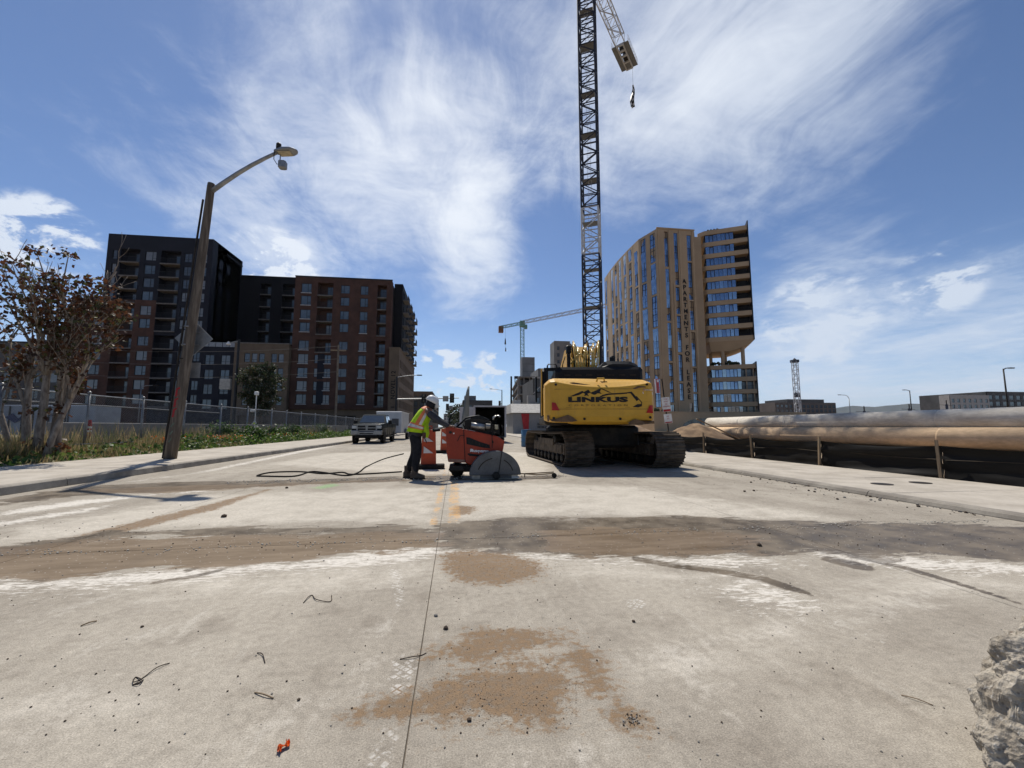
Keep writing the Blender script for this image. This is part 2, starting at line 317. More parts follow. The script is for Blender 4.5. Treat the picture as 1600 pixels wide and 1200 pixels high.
for rr_, sx_, sy_, amt_ in ((58, 9.0, .5, .30), (-66, 8.0, .45, .28), (20, 7.0, .5, .22), (80, 12.0, .6, .24)):
    sc_ = q.noise(q.map(co, rot=(0, 0, R(rr_)), sc=(sx_, sy_, 1)), 3.2, 5, .7)
    base = q.mix(q.m('MULTIPLY', q.m('MULTIPLY', q.ss(sc_, .64, .72), q.ss(n_m, .45, .6)), amt_), base, (.55, .51, .44, 1))
n_sp = q.noise(co, 75, 4, .75); base = q.mix(q.m('MULTIPLY', q.ss(n_sp, .62, .70), .45), base, (.10, .083, .062, 1)); base = q.mix(q.m('MULTIPLY', q.ss(n_sp, .36, .28), .40), base, (.58, .54, .47, 1))
vor = q.n('ShaderNodeTexVoronoi', inp={'Vector': co, 'Scale': 130.0})
base = q.mix(q.m('MULTIPLY', q.ss(vor.outputs['Distance'], .30, .08), q.m('MULTIPLY', q.ss(n_f, .45, .65), .40)), base, (.13, .115, .10, 1))
base = q.mix(1.0, base, q.n('ShaderNodeMapRange', inp={0: n_g, 1: .25, 2: .75, 3: .52, 4: 1.48}).outputs[0], 'MULTIPLY')
base = q.mix(1.0, base, q.n('ShaderNodeMapRange', inp={0: n_f, 1: .25, 2: .75, 3: .78, 4: 1.22}).outputs[0], 'MULTIPLY')
# fine cracks and scratches
cv = q.n('ShaderNodeTexVoronoi', feature='DISTANCE_TO_EDGE', inp={'Vector': q.v('ADD', co, q.v('SCALE', q.n('ShaderNodeTexNoise', inp={'Vector': co, 'Scale': 2.0, 'Detail': 6}).outputs[1], scale=.9)), 'Scale': .32})
base = q.mix(q.m('MULTIPLY', q.ss(cv.outputs['Distance'], .006, .0), .0), base, (.08, .07, .06, 1))
def edge(name, amp_m, amp_f, lo, hi, str_amp=0.0):
    x = q.m('ADD', att[name], q.m('MULTIPLY', q.m('SUBTRACT', n_m, .5), amp_m))
    x = q.m('ADD', x, q.m('MULTIPLY', q.m('SUBTRACT', n_f, .5), amp_f))
    if str_amp: x = q.m('ADD', x, q.m('MULTIPLY', q.m('SUBTRACT', n_x, .5), str_amp))
    return q.ss(x, lo, hi)
n_w = q.noise(q.map(co, rot=(0, 0, R(14)), sc=(.55, 2.2, 1)), 15, 6, .7)
w_ = q.m('ADD', att['white'], q.m('ADD', q.m('MULTIPLY', q.m('SUBTRACT', n_w, .52), 1.05), q.m('MULTIPLY', q.m('SUBTRACT', n_x, .5), .55)))
f_wh = q.m('MULTIPLY', q.ss(w_, -.05, .04), q.m('ADD', .55, q.m('MULTIPLY', q.ss(n_f, .35, .6), .45)))
col = q.mix(f_wh, base, (.64, .60, .535, 1))
w2_ = q.m('ADD', att['scuff'], q.m('ADD', q.m('MULTIPLY', q.m('SUBTRACT', n_f, .5), .30), q.m('MULTIPLY', q.m('SUBTRACT', n_str, .5), .45)))
f_sc = q.m('MULTIPLY', q.ss(w2_, -.05, .09), q.m('ADD', .12, q.m('MULTIPLY', q.ss(n_g, .35, .65), .45)))
col = q.mix(f_sc, col, (.56, .52, .455, 1))
# flecks of dried splash thrown around the cut
fl = q.n('ShaderNodeTexVoronoi', inp={'Vector': q.map(q.v('ADD', co, q.v('SCALE', q.n('ShaderNodeTexNoise', inp={'Vector': co, 'Scale': 14.0, 'Detail': 3}).outputs[1], scale=.09)), rot=(0, 0, .25), sc=(.7, 2.4, 1)), 'Scale': 15.0, 'Randomness': 1.0})
flm = q.m('MULTIPLY', q.ss(q.m('ADD', fl.outputs['Distance'], q.m('MULTIPLY', n_f, .3)), .36, .26), q.ss(q.m('ADD', q.m('MULTIPLY', att['white'], .8), q.m('MULTIPLY', n_m, .9)), .0, .45))
col = q.mix(q.m('MULTIPLY', flm, .6), col, (.62, .585, .52, 1))
f_sa = q.m('MULTIPLY', edge('sand', .30, .45, -.075, .04, .30), q.m('ADD', .55, q.m('MULTIPLY', q.ss(n_f, .30, .62), .42)))
sandc = q.mix(q.ss(n_f, .35, .7), (.165, .105, .058, 1), (.26, .178, .108, 1))
sandc = q.mix(1.0, sandc, q.n('ShaderNodeMapRange', inp={0: n_g, 1: .25, 2: .75, 3: .7, 4: 1.3}).outputs[0], 'MULTIPLY')
col = q.mix(f_sa, col, sandc)
f_ty = q.m('MULTIPLY', edge('tyre', .05, .10, -.015, .025), q.m('MULTIPLY', q.ss(n_f, .42, .60), .75))
chk = q.n('ShaderNodeTexVoronoi', feature='DISTANCE_TO_EDGE', inp={'Vector': q.map(co, rot=(0, 0, .75), sc=(1, 1, 1)), 'Scale': 30.0, 'Randomness': .15})
col = q.mix(q.m('MULTIPLY', f_ty, q.ss(chk.outputs['Distance'], .10, .18)), col, (.60, .575, .53, 1))
f_pa = q.m('MULTIPLY', edge('paint', .10, .10, -.02, .02), q.m('MULTIPLY', q.ss(q.m('ADD', q.m('MULTIPLY', n_m, .5), q.m('MULTIPLY', n_f, .5)), .42, .60), .85))
col = q.mix(f_pa, col, (.58, .35, .15, 1))
f_gr = q.m('MULTIPLY', edge('green', .25, .5, -.05, .15), .32); col = q.mix(f_gr, col, (.22, .55, .18, 1))
f_run = q.ss(q.m('ADD', att['run'], q.m('MULTIPLY', q.m('SUBTRACT', n_w, .5), .10)), -.012, .010)
f_we = edge('wet', .35, .22, -.02, .03, .95); f_mu = edge('mud', .35, .18, -.03, .06, .95)
wetc = q.mix(q.ss(n_m, .35, .65), (.085, .066, .045, 1), (.175, .142, .103, 1))
f_we = q.m('MAXIMUM', f_we, f_run)
col = q.mix(q.m('MULTIPLY', f_we, q.m('SUBTRACT', 1.0, q.m('MULTIPLY', f_wh, .35))), col, wetc)
mudc = q.mix(q.ss(n_x, .32, .68), (.135, .097, .062, 1), (.215, .162, .110, 1))
mudc = q.mix(q.m('MULTIPLY', q.ss(n_l, .5, .7), .5), mudc, (.10, .078, .06, 1))
col = q.mix(q.m('MULTIPLY', f_mu, .95), col, mudc)
# pale grit lying in the mud
gv = q.n('ShaderNodeTexVoronoi', inp={'Vector': q.map(co, sc=(1, 1.4, 1)), 'Scale': 30.0})
grit = q.m('MULTIPLY', q.m('MULTIPLY', q.ss(gv.outputs['Distance'], .22, .12), q.ss(q.n('ShaderNodeSeparateColor', inp={0: gv.outputs['Color']}).outputs[0], .74, .80)), q.m('MAXIMUM', f_mu, f_we))
col = q.mix(q.m('MULTIPLY', grit, .8), col, (.55, .52, .47, 1))
rough = q.m('SUBTRACT', .9, q.m('MULTIPLY', f_we, .42))
rough = q.m('SUBTRACT', rough, q.m('MULTIPLY', f_mu, .12))
rough = q.m('ADD', rough, q.m('MULTIPLY', q.m('SUBTRACT', n_m, .5), q.m('MULTIPLY', f_we, .5)), clamp=True)
dry = q.m('SUBTRACT', 1.0, q.m('MULTIPLY', q.m('MAXIMUM', f_we, f_mu), .8))
hgt = q.m('ADD', q.m('ADD', q.m('MULTIPLY', n_f, .55), q.m('MULTIPLY', n_g, .5)), q.m('ADD', q.m('MULTIPLY', grit, .6), q.m('MULTIPLY', q.m('MULTIPLY', f_sa, n_g), 1.2)))
bump = q.n('ShaderNodeBump', inp={'Strength': q.m('MULTIPLY', dry, .55), 'Distance': .006, 'Height': hgt})
bs = q.n('ShaderNodeBsdfPrincipled', inp={'Base Color': col, 'Roughness': rough, 'Normal': bump.outputs[0], 'Specular IOR Level': q.m('ADD', .10, q.m('MULTIPLY', q.m('MULTIPLY', f_we, q.ss(q.n('ShaderNodeSeparateXYZ', inp={0: co}).outputs[0], 1.6, 3.4)), .06))})
q.n('ShaderNodeOutputMaterial', inp={0: bs.outputs[0]})
M['road'] = rm

g = MB(); g.quad((-12000, -3000, -.14), (22000, -3000, -.14), (22000, 24000, -.14), (-12000, 24000, -.14))
tag(g.build('ground', M['dirt']), kind='structure')
road = bpy.data.objects.new('road', None); COL.objects.link(road); tag(road, kind='structure')
bed = MB(); bed.box(-7.2, 6.55, -6, 420, -.13, -.007); bed.build('road_bed', pmat('joint_filler', (.15, .125, .098), .95), road)
lanes = [-7.2, -3.65, -.155, 3.42, 6.55]
rows = [-6.0, -1.2, 4.27, 9.23, 14.0, 19.0, 24, 29, 34, 39, 44, 50, 56, 63, 71, 80, 92, 110, 140, 190, 260, 420]
for i in range(4):
    for j in range(len(rows)-1):
        x0, x1, y0, y1 = lanes[i]+.003, lanes[i+1]-.003, rows[j]+.004, rows[j+1]-.004
        st = .045 if 0 < j < 3 else .11 if 3 <= j < 5 else .3 if j < 10 and j else 2.0
        nx = max(2, int((x1-x0)/st)+1); ny = max(2, int((y1-y0)/st)+1)
        xs = np.linspace(x0, x1, nx); ys = np.linspace(y0, y1, ny)
        X, Y = np.meshgrid(xs, ys); P2 = np.stack([X.ravel(), Y.ravel()], 1)
        N = len(P2); co3 = np.concatenate([P2, np.zeros((N, 1))], 1)
        k = np.arange(nx*ny).reshape(ny, nx)
        quads = np.stack([k[:-1, :-1].ravel(), k[:-1, 1:].ravel(), k[1:, 1:].ravel(), k[1:, :-1].ravel()], 1).tolist()
        loop_e = list(k[0, :])+list(k[1:, -1])+list(k[-1, -2::-1])+list(k[-2:0:-1, 0])
        skirt = co3[loop_e].copy(); skirt[:, 2] = -.06; m_ = len(loop_e)
        for a in range(m_): quads.append([int(loop_e[(a+1) % m_]), int(loop_e[a]), N+a, N+(a+1) % m_])
        allv = np.concatenate([co3, skirt])
        me = bpy.data.meshes.new('concrete_slab'); me.from_pydata(allv.tolist(), [], quads)
        for kname, polys in STAIN_GLARE.items():
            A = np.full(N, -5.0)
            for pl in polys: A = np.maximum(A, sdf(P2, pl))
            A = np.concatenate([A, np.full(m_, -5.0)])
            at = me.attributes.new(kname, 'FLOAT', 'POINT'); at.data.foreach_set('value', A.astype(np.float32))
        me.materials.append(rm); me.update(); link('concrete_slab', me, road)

# kerbs and pavements, slab by slab
def pavement(name, xa, xb, side, hk=.15):            # kerb edge at xa, back edge at xb
    pv = bpy.data.objects.new(name, None); COL.objects.link(pv); tag(pv, kind='structure')
    s = 1 if xb > xa else -1
    y = -3.0
    kl = 3.0
    prof = [(0, -.1), (0, .012), (.02, hk-.025), (.05, hk-.003), (.16, hk+.001), (.16, -.1)]
    me = None
    while y < 150:
        L = kl if y < 60 else 15
        m_ = MB()
        pts = [(xa+s*u, v) for u, v in prof]
        if s < 0: pts = pts[::-1]
        m_.loft([[(u, y+.006, v) for u, v in pts], [(u, y+L-.006, v) for u, v in pts]])
        m_.build('kerb_stone', M['concrete_kerb'], pv); y += L
    y = -3.0; c = .012
    while y < 150:
        L = 1.75 if y < 45 else 15
        lo, hi = sorted((xa+s*.166, xb)); nseg = 2
        for k in range(nseg):
            a = lo+(hi-lo)*k/nseg; e = lo+(hi-lo)*(k+1)/nseg
            dz = random.uniform(-.002, .003)
            MB().cbox(a+.004, e-.004, y+.004, y+L-.004, -.1, hk+dz, .008).build('pavement_slab', M['walk'], pv)
        y += L
pavement('left_pavement', -7.2, -10.7, -1); pavement('right_pavement', 6.55, 9.62, 1, .08)
gut = MB()
verge = MB()                                  # planted strip beside the left pavement, rising gently
ny = 60
for i in range(ny):
    ya, yb = -4+i*2.5, -4+(i+1)*2.5
    for j, (xa, xb) in enumerate(((-10.7, -11.6), (-11.6, -13.2), (-13.2, -17), (-17, -40))):
        def zz_(x, y): return .13+.03*mnoise.noise((x, y*.7, 0))+min(6.0, max(0, -10.9-x))*.07
        verge.quad((xb, ya, zz_(xb, ya)), (xa, ya, zz_(xa, ya)), (xa, yb, zz_(xa, yb)), (xb, yb, zz_(xb, yb)))
tag(verge.build('verge', pmat('dry_verge_soil', (.23, .18, .115), .95, col2=(.13, .12, .06), scale=1.2, bump=.8, bscale=25)), kind='structure')
site = MB(); site.box(9.63, 70, -6, 110, -.13, .05)
tag(site.build('site_ground', M['dirt']), kind='structure')
# ------------------------------------------------------------------ buildings
M['brick'] = pmat('red_brown_brick', (.085, .042, .030), .85, col2=(.058, .030, .022), scale=.5, fine=.12)
M['navy'] = pmat('navy_cladding', (.010, .011, .019), .7, col2=(.007, .008, .014), scale=.4)
M['char'] = pmat('black_cladding', (.006, .006, .008), .8, col2=(.004, .004, .006), scale=.4)
M['tan'] = pmat('tan_brick', (.155, .112, .075), .85, col2=(.12, .087, .06), scale=.4)
M['slab'] = pmat('balcony_slab', (.17, .155, .14), .8)
M['frame'] = pmat('dark_window_frame', (.018, .018, .02), .5)
M['sill'] = pmat('pale_sill', (.40, .39, .38), .7)
M['stone'] = pmat('beige_panel', (.40, .29, .18), .7, col2=(.345, .25, .155), scale=.15, fine=.05)
M['stone2'] = pmat('beige_band', (.43, .315, .195), .7, col2=(.37, .265, .165), scale=.15, fine=.05)
M['grey'] = pmat('grey_concrete', (.25, .24, .225), .85, col2=(.19, .18, .17), scale=.25)
M['greyd'] = pmat('dark_grey_wall', (.07, .068, .066), .8, col2=(.10, .098, .095), scale=.2)
M['cream'] = pmat('cream_panel', (.42, .40, .37), .7)
M['planting'] = pmat('dark_planting', (.025, .035, .014), .9, col2=(.05, .06, .025), scale=5)
M['letter'] = pmat('black_lettering', (.012, .010, .009), .6)

class Face:                                   # an upright wall plane with openings cut through it
    def __init__(s, O, ang): s.O = Vector(O); s.a = ang; s.U = Vector((math.cos(ang), math.sin(ang), 0)); s.I = Vector((-math.sin(ang), math.cos(ang), 0))
    def P(s, u, z, d=0.0): return s.O+s.U*u+Vector((0, 0, z))+s.I*d
    def wall(s, mb, u0, u1, z0, z1, holes, depth=.22):
        us = sorted({u0, u1, *[h[0] for h in holes], *[h[1] for h in holes]}); zs = sorted({z0, z1, *[h[2] for h in holes], *[h[3] for h in holes]})
        us = [u for u in us if u0-1e-6 <= u <= u1+1e-6]; zs = [z for z in zs if z0-1e-6 <= z <= z1+1e-6]
        for j in range(len(zs)-1):
            run = None
            for i in range(len(us)-1):
                cu, cz = (us[i]+us[i+1])/2, (zs[j]+zs[j+1])/2
                hole = any(h[0] < cu < h[1] and h[2] < cz < h[3] for h in holes)
                if not hole:
                    run = us[i] if run is None else run
                if (hole or i == len(us)-2) and run is not None:
                    e = us[i] if hole else us[i+1]
                    mb.quad(s.P(run, zs[j]), s.P(e, zs[j]), s.P(e, zs[j+1]), s.P(run, zs[j+1])); run = None
        for h in holes:
            d = h[4] if len(h) > 4 else depth
            a, e, lo, hi = h[:4]
            mb.quad(s.P(a, lo), s.P(a, lo, d), s.P(a, hi, d), s.P(a, hi)); mb.quad(s.P(e, lo, d), s.P(e, lo), s.P(e, hi), s.P(e, hi, d))
            mb.quad(s.P(a, hi), s.P(a, hi, d), s.P(e, hi, d), s.P(e, hi)); mb.quad(s.P(a, lo, d), s.P(a, lo), s.P(e, lo), s.P(e, lo, d))
            if len(h) > 4: mb.quad(s.P(a, lo, d), s.P(e, lo, d), s.P(e, hi, d), s.P(a, hi, d))
_WC = {}
def win_meshes(w, h, kind, pm):
    key = (round(w, 2), round(h, 2), kind, pm)
    if key in _WC: return _WC[key]
    f = MB(); t = .07
    f.box(-w/2, w/2, 0, .08, 0, t); f.box(-w/2, w/2, 0, .08, h-t, h); f.box(-w/2, -w/2+t, .002, .078, t, h-t); f.box(w/2-t, w/2, .002, .078, t, h-t)
    if kind == 'casement':                     # wide pane, narrow pane with a low transom
        x = w/2-w*.36; f.box(x-t/2, x+t/2, .002, .078, t, h-t); f.box(x+t/2, w/2-t, .004, .076, h*.26, h*.26+t)
    elif kind == 'casement_l':
        x = -w/2+w*.36; f.box(x-t/2, x+t/2, .002, .078, t, h-t); f.box(-w/2+t, x-t/2, .004, .076, h*.26, h*.26+t)
    elif kind == 'pair':
        f.box(-t/2, t/2, .002, .078, t, h-t); f.box(-w/2+t, -t/2, .004, .076, h*.3, h*.3+t); f.box(t/2, w/2-t, .004, .076, h*.3, h*.3+t)
    elif kind == 'single': f.box(-w/2+t, w/2-t, .004, .076, h*.26, h*.26+t)
    elif kind == 'door': f.box(-t/2, t/2, .002, .078, t, h-t)
    p = MB(); p.quad((-w/2+.02, .05, .02), (w/2-.02, .05, .02), (w/2-.02, .05, h-.02), (-w/2+.02, .05, h-.02))
    _WC[key] = (f.mesh('window', M['frame']), p.mesh('pane', M[pm])); return _WC[key]
def put_window(F, u, z, w, h, kind, root, pm='glass_blind', depth=.10, sill=False):
    if pm == 'glass_blind': pm = random.choices(('glass_blind', 'glass', 'glass_pale'), (.5, .25, .25))[0]
    fm, pn = win_meshes(w, h, kind, pm)
    o = link('window', fm, root, F.P(u, z, depth)-root.location, (0, 0, F.a))
    p = link('pane', pn, o, (0, 0, 0), (random.uniform(-.006, .006), 0, random.uniform(-.008, .008)))
    if sill:
        k = ('sill', round(w, 2))
        if k not in _WC: _WC[k] = MB().box(-w/2-.05, w/2+.05, -.16, .0, -.16, -.003).mesh('sill', M['sill'])
        link('sill', _WC[k], o)
def rail_mesh(w, hgt=1.05):
    k = ('rail', round(w, 2))
    if k not in _WC:
        m_ = MB(); m_.box(-w/2, w/2, 0, .05, hgt-.05, hgt); m_.box(-w/2, w/2, .005, .045, .08, .12)
        n = int(w/.16)
        for i in range(n+1):
            x = -w/2+w*i/n; m_.box(x-.012, x+.012, .012, .036, .12, hgt-.05)
        _WC[k] = m_.mesh('railing', M['frame'])
    return _WC[k]
def balcony(F, root, u0, u1, z, out=.25, door=True, door_w=1.5, pm='glass_blind', dep=1.5):
    m_ = MB(); a, e = u0+.01, u1-.01
    p = [F.P(a, z-.22, -out), F.P(e, z-.22, -out), F.P(e, z-.22, dep-.02), F.P(a, z-.22, dep-.02)]
    m_.loft([p, [q_+Vector((0, 0, .2)) for q_ in p]])
    o = m_.build('balcony', M['slab'], root, off=root.location)
    link('railing', rail_mesh(u1-u0-.06), o, F.P((u0+u1)/2, z-.02, -out+.04)-root.location, (0, 0, F.a))
    if door: put_window(F, u1-door_w/2-.15, z+.02, door_w, 2.1, 'door', root, pm, dep-.12)

# --- the dark and brick apartment complex on the left
TY = 86.0
tw = thing('apartment_tower', 'tall navy apartment tower with brick lower corner behind the leaning lamp post', 'tower', (-57, TY, 0))
zc = [33.9, 31.2, 28.6, 26.0, 23.1, 20.6, 17.2, 14.4, 11.6, 8.9, 6.2]
F = Face((0, TY, 0), 0.0)
X0, X1, XE = -66.4, -47.9, -47.9
holes_hi, holes_lo, win, bal = [], [], [], []
cols_w = [(-65.0, .75, 'single'), (-58.8, 1.9, 'casement'), (-52.2, 1.35, 'pair'), (-49.4, 1.2, 'pair')]
cols_b = [(-64.0, -60.7), (-57.0, -53.5)]
for i, z in enumerate(zc):
    hh = holes_hi if z > 25.2 else holes_lo
    for x, w, k in cols_w:
        if x < -63 and z < 25.2: x, w, k = -66.6, 1.9, 'casement'
        hh.append((x-w/2, x+w/2, z-.85, z+.95)); win.append((x, z-.85, w, 1.8, k))
    for a, e in cols_b: hh.append((a, e, z-1.3, z+1.25, 1.6)); bal.append((a, e, z-1.3))
m_ = MB(); F.wall(m_, X0, X1, 24.7, 38.0, holes_hi)
F.wall(m_, -57.1, X1, 0, 24.7, [h for h in holes_lo if h[0] > -57.1])
m_.build('wall', M['navy'], tw, off=tw.location)
m_ = MB(); F2 = Face((0, TY-.12, 0), 0.0); F2.wall(m_, -71.5, -57.1, 0, 24.9, [h for h in holes_lo if h[0] < -57.1])
m_.box(-71.5, -57.1, TY-.12, TY+.3, 24.9, 25.15); m_.box(-57.1, -57.05, TY-.119, TY+.2, 0, 24.9)
m_.build('brick_wall', M['brick'], tw, off=tw.location)
m_ = MB(); m_.box(X0, X1, TY+1.7, TY+10.8, .0, 37.7); m_.box(-71.5, X0, TY+1.75, TY+20, .0, 24.8)
m_.box(X0, X0+.25, TY+.003, TY+1.7, 24.7, 38.0); m_.box(X0, X1, TY+.25, TY+10.8, 37.72, 37.95); m_.box(-71.5, -71.3, TY, TY+1.74, 0, 24.8)
m_.box(-50.5, -47.86, TY+5.2, TY+11.5, 36.8, 37.1)
m_.build('core', M['navy'], tw, off=tw.location)
FE = Face((X1, TY, 0), PI/2)                   # street side of the tower
m_ = MB(); he = [(2.6, 3.9, 33.0, 34.9), (5.4, 6.6, 33.0, 34.9), (2.6, 3.9, 30.4, 32.2)]
he += [(3.0+3*k, 4.2+3*k, z, z+1.8) for z in (27.8, 25.0, 22.2, 19.4) for k in (0, 1)]
FE.wall(m_, 0, 11.4, 0, 38.0, he); m_.build('side_wall', M['navy'], tw, off=tw.location)
for h in he[:3]: put_window(FE, (h[0]+h[1])/2, h[2], h[1]-h[0], h[3]-h[2], 'pair', tw, 'glass')
for h in he[3:]: put_window(FE, (h[0]+h[1])/2, h[2], h[1]-h[0], h[3]-h[2], 'pair', tw, 'glass')
for x, z, w, h, k in win: put_window(F if (x > -57.1 or z > 24) else F2, x, z, w, h, k, tw)
for a, e, z in bal: balcony(F, tw, a, e, z)
# far-left lower wing behind the tree
lw = thing('apartment_wing', 'low brown apartment wing behind the tree at the far left', 'building', (-85, TY+1, 0))
F3 = Face((0, TY+1, 0), 0); hs = [(x, x+1.9, z, z+1.8) for x in (-98, -94, -90, -86, -82, -78, -74.5) for z in (3.2, 6.2, 9.2, 12.2)]
m_ = MB(); F3.wall(m_, -100, -71.55, 0, 16.5, hs); m_.box(-100, -71.55, TY+1.3, TY+16, 0, 16.4); m_.build('wall', M['greyd'], lw, off=lw.location)
for h in hs: put_window(F3, h[0]+.95, h[2], 1.9, 1.8, 'casement', lw)
m_ = MB(); m_.box(-100, -71.6, TY+.9, TY+1.5, 16.5, 16.8); m_.build('coping', M['frame'], lw, off=lw.location)
# recessed black middle block
mb_ = thing('apartment_block', 'black recessed apartment block between the navy tower and the brick block', 'building', (-40, 97, 0))
F4 = Face((0, 97, 0), 0); hs = []; bl = []
zr = [31.9, 29.1, 26.2, 23.5, 20.8, 18.0]
for z in zr:
    hs.append((-34.6, -33.2, z-.85, z+.85)); hs.append((-39.0, -35.8, z-1.3, z+1.2, 1.5)); hs.append((-43.6, -41.4, z-1.3, z+1.2, 1.5))
m_ = MB(); F4.wall(m_, -48.2, -31.9, 0, 34.8, hs); m_.box(-47.9, -31.95, 98.6, 112, 0, 34.6); m_.box(-47.9, -31.95, 97.2, 98.6, 34.5, 34.75)
m_.build('wall', M['char'], mb_, off=mb_.location)
for z in zr:
    put_window(F4, -33.9, z-.85, 1.4, 1.7, 'pair', mb_)
    balcony(F4, mb_, -39.0, -35.8, z-1.3, pm='glass'); balcony(F4, mb_, -43.6, -41.4, z-1.3, door_w=1.2, pm='glass')
put_window(F4, -40.2, zr[0]-.85, 1.4, 1.7, 'pair', mb_)
# five storey navy block with roof terrace
nb = thing('apartment_block', 'low navy apartment block with glass roof railing beside the tan building', 'building', (-45, 84.5, 0))
F5 = Face((0, 84.5, 0), 0); hs = []
for z in (13.7, 10.9, 8.1, 5.3):
    for x in (-43.4, -46.2): hs.append((x-.8, x+.8, z-.9, z+.95))
m_ = MB(); F5.wall(m_, -47.85, -41.75, 0, 16.2, hs); m_.box(-47.85, -41.75, 84.8, 96.9, 0, 16.15); m_.build('wall', M['navy'], nb, off=nb.location)
for h in hs: put_window(F5, (h[0]+h[1])/2, h[2], 1.6, 1.85, 'pair', nb)
m_ = MB()
for k in range(5): m_.box(-47.7+k*1.19, -46.6+k*1.19, 84.6, 84.64, 16.25, 17.1)
m_.build('railing_panel', M['galv'], nb, off=nb.location)
# tan five storey block
tb = thing('apartment_block', 'tan brick five storey block behind the round evergreen tree', 'building', (-36.8, 84, 0))
F6 = Face((0, 84, 0), 0); hs = []; grp = [(-39.9, -38.9), (-38.6, -37.6), (-37.3, -36.3), (-35.1, -34.1), (-33.85, -32.85)]
for z in (14.2, 11.4, 8.7, 6.0):
    for a, e in grp: hs.append((a, e, z-.85, z+.85))
hs += [(-40.5, -37.5, 0, 3.2, .8), (-36, -33, 0, 3.2, .8)]
m_ = MB(); F6.wall(m_, -41.7, -31.95, 0, 16.9, hs); m_.box(-41.7, -31.95, 84.85, 96.9, 0, 16.8); m_.box(-41.7, -31.95, 84.1, 84.8, 16.6, 16.85)
m_.build('wall', M['tan'], tb, off=tb.location)
m_ = MB(); m_.box(-41.75, -31.96, 83.93, 84.25, 16.902, 17.1); m_.build('coping', M['slab'], tb, off=tb.location)
m_ = MB()
for z in (4.2, 12.7, 15.6): m_.box(-41.7, -31.96, 83.94, 83.998, z, z+.18)
m_.build('string_course', M['tan'], tb, off=tb.location)
for h in hs[:-2]: put_window(F6, (h[0]+h[1])/2, h[2], 1.0, 1.7, 'single', tb)
# ten storey brick block at the corner
bb = thing('apartment_block', 'ten storey red brown brick block with tan lettered corner tower behind the pickup', 'building', (-22.5, 85, 0))
F7 = Face((0, 85, 0), 0); hs = []; wn = []; bal = []
zrow = [28.5, 26.0, 23.2, 20.6, 17.0, 14.3, 11.6, 9.0, 6.4]
for i, z in enumerate(zrow):
    hs.append((-30.7, -28.8, z-.85, z+1.0)); wn.append((-29.75, z-.85, 1.9, 1.85, 'casement', True))
    hs.append((-23.2, -21.5, z-.75, z+.95)); wn.append((-22.35, z-.75, 1.7, 1.7, 'casement_l', False))
    hs.append((-19.4, -17.9, z-.85, z+.95)); wn.append((-18.65, z-.85, 1.5, 1.8, 'casement', i > 2))
    if i < 4 or i == 4: hs.append((-27.6, -24.7, z-1.25, z+1.3, 1.6)); bal.append((-27.6, -24.7, z-1.25))
    else:
        hs.append((-27.65, -26.9, z-.8, z+.9)); wn.append((-27.27, z-.8, .75, 1.7, 'single', False))
        hs.append((-25.9, -24.55, z-.8, z+.9)); wn.append((-25.22, z-.8, 1.35, 1.7, 'pair', True))
    hs.append((-16.1, -14.3, z-1.25, z+1.3, 1.6)); bal.append((-16.1, -14.3, z-1.25))
m_ = MB(); F7.wall(m_, -31.9, -13.25, 4.7, 30.8, hs); m_.box(-31.9, -31.7, 85.003, 86.6, 4.7, 30.8); m_.box(-31.9, -13.25, 85.0, 86.6, 4.55, 4.7)
m_.box(-13.45, -13.25, 85.003, 86.6, 4.71, 30.8); m_.build('brick_wall', M['brick'], bb, off=bb.location)
m_ = MB(); m_.box(-31.9, -13.3, 86.65, 114, 4.7, 30.5); m_.box(-13.28, -11.55, 88.5, 114, 16.3, 31.4); m_.box(-31.9, -13.3, 85.2, 86.64, 30.3, 30.6)
m_.build('core', M['char'], bb, off=bb.location)
m_ = MB(); m_.box(-31.95, -13.2, 84.93, 85.3, 30.802, 31.05); m_.build('coping', M['frame'], bb, off=bb.location)
for z in (18.9, 5.0): MB().box(-31.88, -13.27, 84.95, 84.998, z-.1, z+.06).build('brick_course', M['brick'], bb, off=bb.location)
m_ = MB(); m_.box(-27.0, -25.75, 84.97, 84.999, 5.4, 9.95); m_.box(-27.0, -25.75, 84.97, 84.999, 10.4, 15.4); m_.build('infill_panel', M['navy'], bb, off=bb.location)
for x, z, w, h, k, s_ in wn: put_window(F7, x, z, w, h, k, bb, 'glass_blind' if z < 18.5 else 'glass', sill=s_)
for a, e, z in bal: balcony(F7, bb, a, e, z, door_w=1.3)
m_ = MB(); F7b = Face((0, 85.8, 0), 0); F7b.wall(m_, -31.9, -13.3, 0, 4.54, [(-30.4, -26.4, 0, 3.3, 1.0), (-25.2, -19.6, 0, 3.3, 1.0), (-18.2, -15.2, 0, 3.3, 1.0)])
m_.box(-13.5, -13.3, 85.81, 114, 0, 4.5); m_.build('ground_floor_wall', M['tan'], bb, off=bb.location)
m_ = MB()
for a, e in ((-30.4, -26.4), (-25.2, -19.6), (-18.2, -15.2)): m_.box(a+.02, e-.02, 86.3, 86.4, .02, 3.28)
m_.build('garage_door', M['frame'], bb, off=bb.location)
